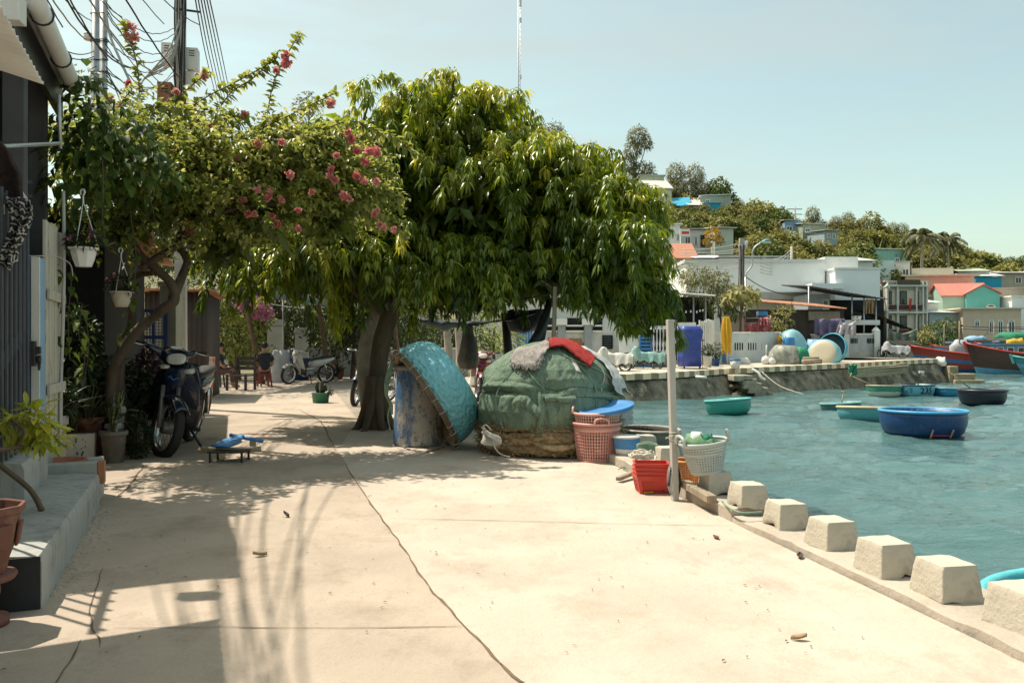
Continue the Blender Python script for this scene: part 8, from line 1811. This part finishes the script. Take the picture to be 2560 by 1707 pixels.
cable(sag(P(1862, 690, 51), P(2030, 728, 52), .6, 14), .03, m_cable, 'black cable sagging across the white warehouse wall')
t = thing('utility_pole', 'thin pole gathering fanned lines behind the warehouse roof', 'utility pole', V((P(1979, 800, 66).x, 66, 0))); MB().tube([(0, 0, 0), PL(t, 1979, 616, 66)], .1, 7).build('shaft', m_conc, t)
t = thing('loudspeaker_pole', 'wooden pole with two horn loudspeakers before the three-storey house', 'utility pole', V((P(2208, 800, 58).x, 58, 0))); MB().tube([(.1, 0, 0), PL(t, 2202, 698, 58)], .13, 8).build('shaft', m_darkwood, t)
for px, py, s_ in ((2199, 720, -1), (2218, 716, 1)): MB().lathe([(0, -.3), (.06, -.3), (.1, -.1), (.24, .12), (.20, .12), (.05, -.05), (0, -.05)], 18, T(*PL(t, px, py, 57.7)) @ RY(70*s_) @ RX(35)).build('horn', m_whitedirty, t)

# ================================================================== TOWN AND HILL HOUSES
m_found = M_('stone_footing', (.19, .16, .115), .95, .3, .8, .6, 6, worn=((.10, .11, .05), .48, .62, .7))
def house(name, label, px0, px1, yt, yb, d, dep, m, yaw=0, wins=(), doors=(), roof='flat', m_r=None, oh=.25, arch=False, frame=None, fl=0, pit=.28):
    c = P((px0+px1)/2, yb, d); t = thing(name, label, 'house', c, yaw); w = (px1-px0)/F*d; hh = (yb-yt)/F*d; m_r = m_r or m_tin; frame = frame or m_white
    MB().box((0, dep/2, hh/2-.4), (w, dep, hh+.8)).build('wall', m, t)
    dz = min(9, c.z-.8-min(tz(c.x-w/2, d), tz(c.x+w/2, d), tz(c.x, d+dep))+.4)
    if dz > .05: MB().box((0, dep/2, -.8-dz/2), (w-.04, dep-.04, dz)).build('foundation', m_found, t)
    if roof == 'flat': MB().box((0, dep/2, hh+.07), (w+2*oh, dep+2*oh, .16)).build('roof', m_r, t); 
    elif roof == 'shed':
        mb = MB(); vs = [(-w/2-oh, -oh*2, hh+.05), (w/2+oh, -oh*2, hh+.05), (w/2+oh, dep+oh, hh+.05+pit*dep), (-w/2-oh, dep+oh, hh+.05+pit*dep)]; mb.add(vs+[(x, y, z+.09) for x, y, z in vs], [(3, 2, 1, 0), (4, 5, 6, 7), (0, 1, 5, 4), (1, 2, 6, 5), (2, 3, 7, 6), (3, 0, 4, 7)]); mb.build('roof', m_r, t)
    elif roof in ('gx', 'gy'):
        r_ = dep/2 if roof == 'gx' else w/2; pk = hh+r_*2*pit; mb = MB()
        if roof == 'gx': A, B = [(-oh, hh-.05), (dep/2, pk), (dep+oh, hh-.05)], (-w/2-oh, w/2+oh); f = lambda y, z, x: (x, y, z)
        else: A, B = [(-w/2-oh, hh-.05), (0, pk), (w/2+oh, hh-.05)], (-oh, dep+oh); f = lambda x, z, y: (x, y, z)
        for k in (0, 1):
            p_, q_ = A[k], A[k+1]; vs = [f(p_[0], p_[1], B[0]), f(q_[0], q_[1], B[0]), f(q_[0], q_[1], B[1]), f(p_[0], p_[1], B[1])]; vs += [(x, y, z+.14) for x, y, z in vs]; mb.add(vs, [(3, 2, 1, 0), (4, 5, 6, 7), (0, 1, 5, 4), (1, 2, 6, 5), (2, 3, 7, 6), (3, 0, 4, 7)])
        mb.build('roof', m_r, t)
        mb = MB()
        for e in ((0, .05) if roof == 'gy' else ()): pass
        if roof == 'gy': MB().prism([(-w/2, hh), (w/2, hh), (0, pk-.05)], .0, dep).build('gable', m, t)
        else:
            for sx in (-w/2, w/2): MB().add([(sx, 0, hh), (sx, dep, hh), (sx, dep/2, pk-.05)], [(0, 1, 2)]).build('gable', m, t)
    for u0, u1, v0, v1 in wins:
        x0, x1, z0, z1 = (u0-.5)*w, (u1-.5)*w, v0*hh, v1*hh; cx, cz = (x0+x1)/2, (z0+z1)/2
        mb = MB(); e = min(.12, .12*(x1-x0)+.04)
        for q_ in ((x0, cz, e, z1-z0), (x1, cz, e, z1-z0), (cx, z0, x1-x0+e, e), (cx, z1, x1-x0+e, e), (cx, cz, e*.6, z1-z0)): mb.box((q_[0], -.04, q_[1]), (q_[2], .12, q_[3]))
        if arch: mb.tube([(cx+(x1-x0)/2*math.cos(a), -.04, z1+(x1-x0)*.32*math.sin(a)) for a in np.linspace(0, PI, 12)], e*.5, 6)
        f_ = mb.build('window', frame, t); mb = MB(); mb.box((cx, -.015, cz), (x1-x0-.01, .03, z1-z0-.01))
        if arch: mb.prism([(cx+(x1-x0)/2*.96*math.cos(a), z1+(x1-x0)*.30*math.sin(a)) for a in np.linspace(0, PI, 12)], -.03, 0)
        mb.build('pane', m_glass, f_)
    for u0, u1, v1 in doors:
        x0, x1, z1 = (u0-.5)*w, (u1-.5)*w, v1*hh; f_ = MB().box(((x0+x1)/2, -.03, z1/2), (x1-x0, .08, z1)).build('door', m_darkwood, t); MB().box((x0+.12*(x1-x0), -.08, z1*.45), (.05, .05, .12)).build('handle', m_chrome, f_)
    for k in range(1, fl): MB().box((0, dep/2-.01, hh*k/fl), (w+.3, dep+.28, .2)).build('floor_band', m_white, t)
    return t
m_whw = M_('warehouse_white', (.84, .85, .83), .6, .05, .5, 0, worn=((.5, .52, .52), .65, .8, .4)); m_peach = M_('peach_paint', (.60, .46, .35), .75, .08, 1, .1, 10); m_mint = M_('mint_paint', (.36, .52, .42), .75, .08, 1, .1, 10); m_aqua = M_('aqua_paint', (.12, .40, .37), .75, .08, 1, .1, 10); m_cyan = M_('cyan_paint', (.03, .34, .52), .7, .1, 1, .1, 10); m_bgrey = M_('bluegrey_paint', (.33, .40, .42), .75, .1, 1, .1, 10); m_sand = M_('sand_paint', (.45, .39, .31), .8, .1, 1, .1, 10); m_sage = M_('sage_paint', (.36, .40, .31), .8, .1, 1, .1, 10); m_salmon = M_('salmon_tile', (.60, .17, .13), .75, .12, 2, .2, 12)
t = thing('warehouse', 'large white windowless warehouse with a grey gable end', 'warehouse', V((P(1870, 800, 58).x, 58, -.2)))
wbox(t, 'wall', 1716, 2062, 655, 830, 58, 10, m_whw); wbox(t, 'roof', 1712, 2066, 648, 656, 57.8, 10.4, m_ltgrey); wbox(t, 'end_wall', 2062, 2145, 642, 830, 59.5, 9, m_ltgrey); wbox(t, 'side_hall', 2088, 2200, 672, 830, 56.5, 6, m_whw); wbox(t, 'hall_roof', 2086, 2202, 669, 673, 56.4, 6.2, m_white); wbox(t, 'ledge', 2030, 2110, 708, 722, 56.2, 1.5, m_whw); wbox(t, 'skirt_roof', 1868, 2025, 730, 748, 55.5, 2.4, m_tin)
t = house('three_storey_house', 'beige three-storey house with dark red balcony panels and a small flag', 2213, 2316, 705, 845, 100, 7, m_sand, 4, fl=2, roof='flat', m_r=m_cream)
w, hh = 103/F*100, 140/F*100
for fz in (.06, .50):
    for u0, u1 in ((.05, .22), (.30, .70), (.77, .88)):
        MB().box(((u0+u1)/2*w-w/2, -.02, (fz+.20)*hh), ((u1-u0)*w, .05, .30*hh)).build('loggia', m_cream, t); MB().box(((u0+u1)/2*w-w/2, -.35, (fz+.045)*hh), ((u1-u0)*w, .1, .085*hh)).build('balcony_panel', M_('maroon_panel', (.09, .025, .02), .6) if 'maroon_panel' not in MATS else MATS['maroon_panel'], t)
        x0 = lerp(u0, u1, .1); x1 = lerp(u0, u1, .55); f_ = MB().box(((x0+x1)/2*w-w/2, -.06, (fz+.22)*hh), ((x1-x0)*w, .08, .24*hh)).build('window', m_darkwood, t); MB().box(((x0+x1)/2*w-w/2, -.11, (fz+.22)*hh), ((x1-x0)*w*.8, .03, .2*hh)).build('pane', m_glass, f_)
for u in (.0, .26, .735, .90, 1.0): MB().box(((u-.5)*w, -.2, hh/2), (.17, .36, hh)).build('pillar', m_whitedirty, t)
for z in (.455, .93): MB().box((0, -.3, z*hh), (w, .6, .22)).build('slab', m_whitedirty, t)
MB().box((0, -.62, hh*.99), (w*.58, .12, .62)).build('sign_board', M_('olive_brown_board', (.09, .07, .04), .6), t)
mb = MB(); mb.tube([(.0, -.5, hh*.46), (.35, -1.3, hh*.40)], .02, 5); mb.build('flagpole', m_metal, t); MB().grid(lambda u, v: (-.1+.35*u*(1-.5*v), -.9+.1*math.sin(u*4), hh*(.70-.22*v)), 6, 6, thick=.02).build('flag', m_red, t)
house('villa', 'peach villa with arched windows and a flat parapet roof', 2268, 2430, 690, 790, 112, 9, m_peach, -8, wins=((.42, .60, .36, .66), (.82, .88, .50, .66), (.06, .16, .36, .62)), arch=True, m_r=m_cream, oh=.6, fl=2); t = bpy.context.scene.objects['villa']; MB().box((-.4, 4, 6.35), (5.6, 5, 1.1)).build('parapet', m_cream, t)
house('gabled_house', 'mint green house with a salmon red tiled roof and teal gables', 2362, 2470, 740, 815, 106, 7, m_mint, -14, wins=((.10, .16, .25, .36), (.10, .16, .10, .2)), roof='gx', m_r=m_salmon, pit=.26, frame=m_gate)
house('gabled_wing', 'teal gabled front wing with an arched door beside the mint house', 2420, 2495, 735, 790, 104.8, 4, m_aqua, -14, wins=((.6, .86, .04, .40),), arch=True, roof='gy', m_r=m_salmon, pit=.30)
house('cyan_house', 'bright cyan wall of a house behind the teal gables', 2442, 2502, 692, 740, 122, 6, m_cyan, -6, wins=((.1, .2, .1, .3), (.55, .7, .1, .3)), roof='shed', m_r=m_ltgrey, pit=.2)
house('bluegrey_house', 'low blue-grey house with white windows below the mint house', 2322, 2398, 783, 838, 100.5, 6, m_bgrey, 3, wins=((.08, .2, .2, .6), (.38, .62, .3, .62), (.75, .86, .05, .6)), roof='shed', m_r=m_white, pit=.1)
house('veranda_house', 'sandy pink house with dark arched veranda openings near the harbour edge', 2410, 2550, 772, 835, 99, 7, m_peach, -4, wins=((.45, .53, .04, .5), (.60, .68, .04, .5), (.2, .28, .3, .5), (.78, .88, .04, .5)), arch=True, m_r=m_cream, oh=.5)
house('white_block_house', 'plain white house wall cut by the edge of the photo behind the veranda house', 2530, 2620, 742, 820, 103, 8, m_whw, 0, wins=((.1, .16, .5, .6),), m_r=m_white)
house('grey_roof_house', 'pale flat-roofed house with an arched window left of the white wall', 2475, 2560, 722, 790, 110, 7, m_sand, -6, wins=((.48, .6, .35, .62),), arch=True, m_r=m_conc, oh=.5)
house('long_shed_house', 'long low building with a white roof below the wooded slope', 2494, 2640, 684, 715, 126, 8, m_sand, 0, wins=((.3, .4, .2, .7),), roof='shed', m_r=m_tin, pit=.15)
house('green_roof_house', 'house with a pale green roof and a blue porch beside the peach villa', 2400, 2470, 680, 712, 124, 6, m_whitedirty, -8, wins=((.4, .7, .1, .7),), roof='shed', m_r=m_sage, pit=.2)
house('small_flat_house', 'small cream flat-roofed house under the white awning', 2310, 2345, 758, 800, 103, 5, m_whitedirty, 0, wins=((.1, .5, .25, .6), (.55, .9, .25, .6)), roof='shed', m_r=m_white, pit=.15)
house('teal_house', 'two-level turquoise house with a white flat roof on the slope by the palms', 2162, 2270, 625, 690, 120, 7, M_('turquoise_wall', (.26, .50, .44), .75, .08, 1, .1, 10), 10, wins=((.06, .18, .28, .6), (.48, .6, .28, .6), (.72, .82, .3, .7)), roof='shed', m_r=m_whw, pit=.12, oh=.4)
house('pale_blue_house', 'pale blue plain house wall just below the turquoise house', 2178, 2236, 650, 700, 113, 5, M_('ice_blue_wall', (.50, .62, .62), .75, .06, 1, .1, 10), 0, doors=((.85, .98, .5),), m_r=m_teal, oh=.05)
house('annex', 'small grey-white annex with an aqua frame to one side of the pale blue house', 2236, 2275, 655, 700, 114, 5, m_whitedirty, 0, wins=((.1, .3, .1, .5), (.5, .9, .2, .6)), m_r=m_bgrey)
house('long_grey_house', 'long white fence-walled house with dark openings beside the warehouse roof', 2142, 2182, 655, 700, 88, 5, m_whitedirty, 0, wins=((.1, .35, .2, .45), (.5, .9, .2, .45)), roof='shed', m_r=m_tin, pit=.2)
hc = 'houses on the hillside'
for a in (('hill_house', 'sage green hilltop house with a blue porch and a flat roof', 1752, 1826, 490, 520, 132, 7, m_sage, -12, ((.18, .30, .3, .7),), (), 'shed', m_whw, .1), ('blue_porch', 'small bright blue porch house below the sage hilltop house', 1762, 1800, 508, 528, 130, 4, m_cyan, 0, ((.1, .3, .3, .7),), (), 'flat', m_ltblue, .1), ('hill_house', 'low hut with a vivid blue gabled front beside the pale tin roof', 1680, 1722, 516, 530, 131, 5, m_cyan, -10, ((.4, .6, .1, .6),), (), 'gx', m_cyan, .35), ('hill_house', 'low hut with a long pale tin roof under the feathery trees', 1722, 1772, 516, 535, 130.5, 6, m_whitedirty, 5, ((.2, .4, .2, .7),), (), 'shed', m_tin, .4),
          ('hill_house', 'pale green house half behind the big tree crown, with one small window', 1600, 1660, 440, 480, 134, 6, m_sage, 0, ((.62, .74, .4, .7),), (), 'flat', m_sage, .1), ('hill_house', 'white walled house with a sloping roof at the edge of the big tree crown', 1620, 1680, 472, 515, 128, 6, m_whitedirty, 8, ((.5, .6, .3, .6),), (), 'gx', m_tin, .3), ('hill_house', 'blue and white hut beside the overhead line mast', 1963, 2002, 552, 580, 126, 5, m_ltblue, -10, ((.1, .45, .1, .5),), (), 'shed', m_whitedirty, .15), ('hill_house', 'grey-green flat house among the banana plants', 2005, 2068, 562, 588, 124, 5, m_sage, 8, ((.1, .3, .2, .6),), (), 'shed', m_ltgrey, .15),
          ('hill_house', 'low dark green house end among banana plants', 2060, 2095, 578, 600, 118, 5, m_bgrey, 8, ((.2, .4, .2, .7), (.6, .8, .1, .7)), (), 'shed', m_tin, .1), ('hill_house', 'grey veranda house with white balusters by the golden tree', 1702, 1770, 575, 618, 96, 5, m_ltgrey, 0, ((.15, .35, .1, .6), (.5, .6, .1, .6)), ((.72, .9, .7),), 'shed', m_tin, .1), ('hill_house', 'pale green-white house end to one side of the golden tree', 1785, 1835, 572, 620, 94, 6, M_('whitegreen_wall', (.5, .54, .46), .8, .08, 1, .1, 10), 10, ((.5, .6, .2, .4),), (), 'shed', m_ltgrey, .1), ('hill_house', 'tall white house wall right behind the big tree crown', 1580, 1700, 562, 640, 90, 6, m_whw, 0, ((.93, .98, .5, .7),), (), 'flat', m_white, .1),
          ('hill_house', 'low house with an orange tiled roof behind the big tree crown', 1690, 1740, 648, 668, 78, 6, m_sand, 0, ((.2, .4, .2, .7),), (), 'gx', m_tile, .3), ('hill_house', 'house with a bright white sheet roof behind the concrete pole', 1745, 1820, 648, 668, 76, 5, m_whitedirty, 0, ((.4, .6, .1, .6),), (), 'shed', m_whw, .16), ('hill_house', 'house with a long grey-green roof just above the warehouse', 1800, 1960, 645, 668, 74, 5, m_ltgrey, 0, ((.3, .4, .1, .6),), (), 'shed', m_ltgrey, .06)):
    o = house(*a[:9], yaw=a[9], wins=a[10], doors=a[11], roof=a[12], m_r=a[13], pit=a[14]); o['group'] = hc
t = thing('shop_board', 'white and red sign board on a bracket by the tall white wall', 'sign', P(1712, 582, 88)); MB().box((0, 0, 0), (1.1, .12, .75)).build('board', m_white, t); MB().box((.05, -.07, 0), (.8, .03, .3)).build('red_panel', m_red, t)
t = thing('line_mast', 'overhead line mast with cross-arms on the hill skyline', 'utility pole', V((P(1988, 560, 138).x, 138, tz(P(1988, 560, 138).x, 138)-.5))); MB().tube([(0, 0, 0), PL(t, 1988, 518, 138)], .14, 7).build('shaft', m_conc, t)
for py in (523, 536): q_ = PL(t, 1988, py, 138); MB().box((0, 0, q_.z), (2.4, .14, .14)).build('cross_arm', m_conc, t)
t = thing('radio_mast', 'tall thin lattice radio mast rising behind the big tree', 'mast', V((P(1297, 866, 105).x, 105, 3))); hz = 46.5
for a in (0, 1, 2): mb = MB(); x, y = .22*math.cos(a*2.094), .22*math.sin(a*2.094); mb.tube([(x, y, 0), (x*.8, y*.8, hz)], .045, 5); mb.build('leg', m_metal, t)
mb = MB()
for k in range(62):
    z = 8+k*.62
    for a in (0, 1, 2): b_ = (a+1) % 3; mb.bar((.22*math.cos(a*2.094), .22*math.sin(a*2.094), z), (.22*math.cos(b_*2.094), .22*math.sin(b_*2.094), z+.62), .03)
mb.build('bracing', m_metal, t)
for z, s_ in ((43.2, .9), (44.1, .7), (41, .6), (33.5, .5), (45.6, .5)): MB().box((.25*(1 if int(z) % 2 else -1), -.2, z), (.22, .22, s_)).build('antenna', m_ltgrey, t)
for sx in (-1, 1): mb = MB(); mb.tube([(0, 0, 40), (sx*.02, -.6, 30)], .012, 4); mb.build('stay', m_cable, t)

# ================================================================== HILL VEGETATION
def proto_tree(name, m, lobes, n, L_, W_, tint, trunk_h, tr=.14, down=.3):
    t = thing(name, 'x', 'tree', (0, 0, 0)); ls = [bush_leaves(c, r, int(n*r[0]*r[2]), L_, W_, tint, .9, down) for c, r in lobes]
    leaf_mesh('crown', *cat_(ls), m, t, fine=False); mb = MB()
    for c, r in lobes[:4]: c = V(c); mb.tube(smooth([V((0, 0, -.6)), V((c.x*.15, c.y*.15, trunk_h*.5)), c], 4), [lerp(tr, tr*.3, i/8) for i in range(9)], 6)
    mb.build('trunk', m_palebark, t); return t
def proto_palm(name, m, hh, nf, fl, w, seed):
    t = thing(name, 'x', 'tree', (0, 0, 0)); r_ = random.Random(seed); P_, D_, U_, L_ = [], [], [], []
    for k in range(nf):
        a = r_.uniform(0, 2*PI); el = r_.uniform(-.35, 1.25); u = V((math.cos(a), math.sin(a), 0))
        for i in range(22):
            q_ = (i+1)/22; p_ = V((0, 0, hh))+u*(fl*q_*math.cos(el)*(1-.12*q_))+V((0, 0, fl*q_*math.sin(el)-.62*fl*q_*q_))
            tng = (u*math.cos(el)+V((0, 0, math.sin(el)-1.24*q_))).normalized(); sd = V((-u.y, u.x, 0))
            for sg in (-1, 1): P_.append(p_); D_.append(sd*sg*.8+tng*.5+V((0, 0, -.5))); U_.append(V((0, 0, 1))); L_.append(w*(1-.5*abs(q_-.45)))
    leaf_mesh('crown', np.array([tuple(v) for v in P_]), np.array([tuple(v) for v in D_]), np.array([tuple(v) for v in U_]), np.array(L_), .16, np.clip(nr.normal(.45, .2, len(L_)), 0, 1), m, t, fine=False, droop=.3)
    MB().tube(smooth([V((0, 0, -.6)), V((.15, 0, hh*.5)), V((0, 0, hh))], 5), [lerp(.2, .12, i/10) for i in range(11)], 7).build('trunk', m_palebark, t); return t
A3 = lambda *a: np.array(a, float)
protos = {
 'feathery': proto_tree('feathery_tree', lf_euc, [(A3(0, 0, 6.6), A3(1.3, 1.3, 1.6)), (A3(.9, .3, 5.0), A3(1.3, 1.2, 1.1)), (A3(-1.0, -.2, 4.6), A3(1.2, 1.2, 1.2)), (A3(.2, -.3, 3.4), A3(1.5, 1.4, .9)), (A3(1.5, 0, 3.6), A3(.7, .7, .7))], 520, .34, .10, .5, 7, .12, .5),
 'tallfeather': proto_tree('tall_feathery_tree', lf_euc, [(A3(.3, 0, 9.6), A3(1.2, 1.2, 1.3)), (A3(-.3, 0, 7.9), A3(1.1, 1.1, 1.1)), (A3(1.4, 0, 8.8), A3(.7, .7, .8)), (A3(-.9, 0, 6.2), A3(1.2, 1.1, 1.0)), (A3(.9, 0, 5.6), A3(1.5, 1.3, 1.1)), (A3(.1, 0, 4.2), A3(1.8, 1.5, 1.0)), (A3(2.0, 0, 4.6), A3(.7, .7, .6))], 520, .36, .10, .5, 9, .14, .5),
 'round': proto_tree('round_dark_tree', lf_dark, [(A3(0, 0, 3.3), A3(1.9, 1.9, 1.6)), (A3(1.2, 0, 2.5), A3(1.2, 1.3, 1.1)), (A3(-1.2, 0, 2.5), A3(1.3, 1.3, 1.1)), (A3(.2, -.6, 4.2), A3(1.1, 1.1, .9))], 240, .42, .22, .5, 3, .16, .1),
 'bushy': proto_tree('olive_bushy_tree', lf_hill, [(A3(0, 0, 2.9), A3(1.7, 1.6, 1.2)), (A3(1.1, .2, 2.1), A3(1.2, 1.2, .9)), (A3(-1.2, -.2, 1.9), A3(1.3, 1.2, .9)), (A3(-.2, -.4, 3.8), A3(.9, .9, .7))], 250, .42, .18, .5, 3, .12, .2),
 'light': proto_tree('light_green_tree', lf_banana, [(A3(0, 0, 2.6), A3(1.5, 1.5, 1.3)), (A3(.9, 0, 2.0), A3(1.1, 1.1, .9)), (A3(-.8, 0, 3.3), A3(.8, .8, .8))], 230, .5, .24, .5, 3, .12, .2),
 'banana': None, 'palm': proto_palm('coconut_palm', lf_palm, 8.6, 20, 2.5, .75, 3)}
t = thing('banana_plant', 'x', 'plant', (0, 0, 0)); mb = MB(); blades(mb, (0, 0, .4), 13, 3.0, .34, .42, 5, arch=.9); blades(mb, (1.0, .3, .2), 9, 2.3, .30, .45, 6, arch=.9); mb.build('leaf_blade', M_('banana_blade', (.15, .165, .05), .5, .35, 1.5, 0, trans=.25), t); MB().tube([(0, 0, -.6), (0, 0, 1.3)], .14, 7).build('stem', m_palebark, t); protos['banana'] = t
used = set()
LAB = {'feathery': ('feathery grey-green tree among the loose trees on the hill skyline', 'feathery trees on the hill'), 'tallfeather': ('tall feathery grey-green tree', 'tall feathery trees'), 'round': ('round dense dark green tree in the hillside growth', 'dark round trees on the hill'), 'bushy': ('olive green bushy tree in the dense growth of the slope', 'olive bushy trees on the hill'),
       'light': ('light yellow-green tree in the hillside growth', 'light green trees on the hill'), 'banana': ('banana plant with broad arching leaves on the slope', 'banana plants on the hill'), 'palm': ('coconut palm with drooping fronds above the turquoise house', 'coconut palms on the hill')}
def plant(kind, px, d, h=None, top=None, rz=None, label=None, s=1, sx=1):
    x = (px-CX)/F*d; z = tz(x, d); hh0 = {'feathery': 8.2, 'tallfeather': 10.9, 'round': 5.1, 'bushy': 4.4, 'light': 4.1, 'banana': 3.0, 'palm': 9.9}[kind]
    if top is not None: s = max(.35, (H-(top-CY)/F*d-z)/hh0)
    lb, gp = LAB[kind]; loc = V((x, d, z-.1)); rz = rng.uniform(0, 360) if rz is None else rz; sc = (s*sx, s*sx, s)
    if kind not in used:
        used.add(kind); o = protos[kind]; o.location = loc; o.rotation_euler = (0, 0, R(rz)); o.scale = sc
    else: o = dup(protos[kind], loc, rz, scale=sc)
    o['label'] = label or lb; o['group'] = gp; return o
for a in (('tallfeather', 1588, 138, 312, 0, 'tall feathery tree standing alone highest against the sky'), ('feathery', 1690, 140, 402, 90, 'wide feathery tree at the left of the sage hilltop house'), ('feathery', 1738, 140, 405, 10, 'feathery tree touching the round dark tree on the ridge'), ('round', 1790, 142, 447, 0, 'round dark tree right behind the sage hilltop house'), ('feathery', 1478, 139, 352, 40, 'grey-green feathery treetop peeking over the big street tree crown'), ('feathery', 1381, 139, 300, 70, 'thin feathery treetop behind the top of the street tree'),
          ('light', 1904, 139, 498, 0, 'pale green tree on the skyline beside the dark round one'), ('light', 1925, 136, 510, 40, None), ('round', 1945, 132, 520, 0, 'narrow dark green tree next to the blue and white hut'), ('feathery', 2032, 142, 512, 0, None), ('feathery', 2120, 142, 526, 30, None), ('feathery', 2090, 141, 536, 60, None), ('bushy', 2178, 141, 534, 0, None), ('feathery', 2232, 142, 552, 20, None), ('feathery', 2255, 142, 554, 90, None), ('feathery', 2205, 142, 560, 40, None), ('feathery', 2150, 142, 545, 10, None)):
    plant(a[0], a[1], a[2], top=a[3], rz=a[4], label=a[5])
plant('palm', 2305, 118, top=556, label='coconut palm nearest the turquoise house roof'); plant('palm', 2368, 122, top=568, label='second coconut palm further along, with raised fronds')
sk = lambda px: interp(px, *SKY)
for px in range(1570, 2680, 26):   # ridge row and rows down the slope
    for d, lo in ((141, 0), (136, 12), (130, 26), (123, 38), (116, 50), (108, 64), (101, 76)):
        if rng.random() < .16: continue
        q_ = px+rng.uniform(-13, 13)
        if q_ > 2290: kind = rng.choice(('round', 'round', 'bushy', 'light'))
        elif d > 138: kind = rng.choice(('bushy', 'bushy', 'round', 'feathery'))
        else: kind = rng.choice(('bushy', 'bushy', 'banana', 'light', 'round', 'banana')) if q_ > 1850 else rng.choice(('bushy', 'bushy', 'round', 'light'))
        x = (q_-CX)/F*d; z = tz(x, d)
        if d < 106 and (q_ > 2150 or q_ < 1860) or (d < 127 and q_ > 2285): continue
        if d < 116 and 2150 < q_ < 2290: continue
        tp = sk(q_)-10+lo+rng.uniform(0, 22); s = min(1.5, max(.55, (H-(tp-CY)/F*d-z)/{'feathery': 8.2, 'round': 5.1, 'bushy': 4.4, 'light': 4.1, 'banana': 3.0}[kind]))
        if kind == 'feathery': s = min(s, .75)
        plant(kind, q_, d, s=s, sx=rng.uniform(.95, 1.25))
b = V((P(1782, 605, 92).x, 92, tz(P(1782, 605, 92).x, 92))); foliage_thing('golden_tree', 'golden yellow leaved small tree in front of the hillside houses', 'tree', b, [lobe(1782, 585, 92, .85, .75), lobe(1770, 605, 92, .5, .5), lobe(1800, 600, 92, .5, .5)], 90, .34, .2, lf_gold, .5)
# low scrub between the trees
n = 15000; px = nr.uniform(1500, 2700, n); d = nr.uniform(82, 146, n); x = (px-CX)/F*d; z = np.array([tz(a, b_) for a, b_ in zip(x, d)]); ok = z > 1.6; x, d, z = x[ok], d[ok], z[ok]; n = len(x); u = rand_dirs(n); u[:, 2] = np.abs(u[:, 2])+.4
o = leaf_mesh('undergrowth', np.stack([x, d, z-.1], 1), u, rand_dirs(n), nr.uniform(.5, 1.2, n), .35, np.clip(nr.normal(.45, .22, n), 0, 1), lf_hill, None, fine=False); tag(o, kind='stuff')
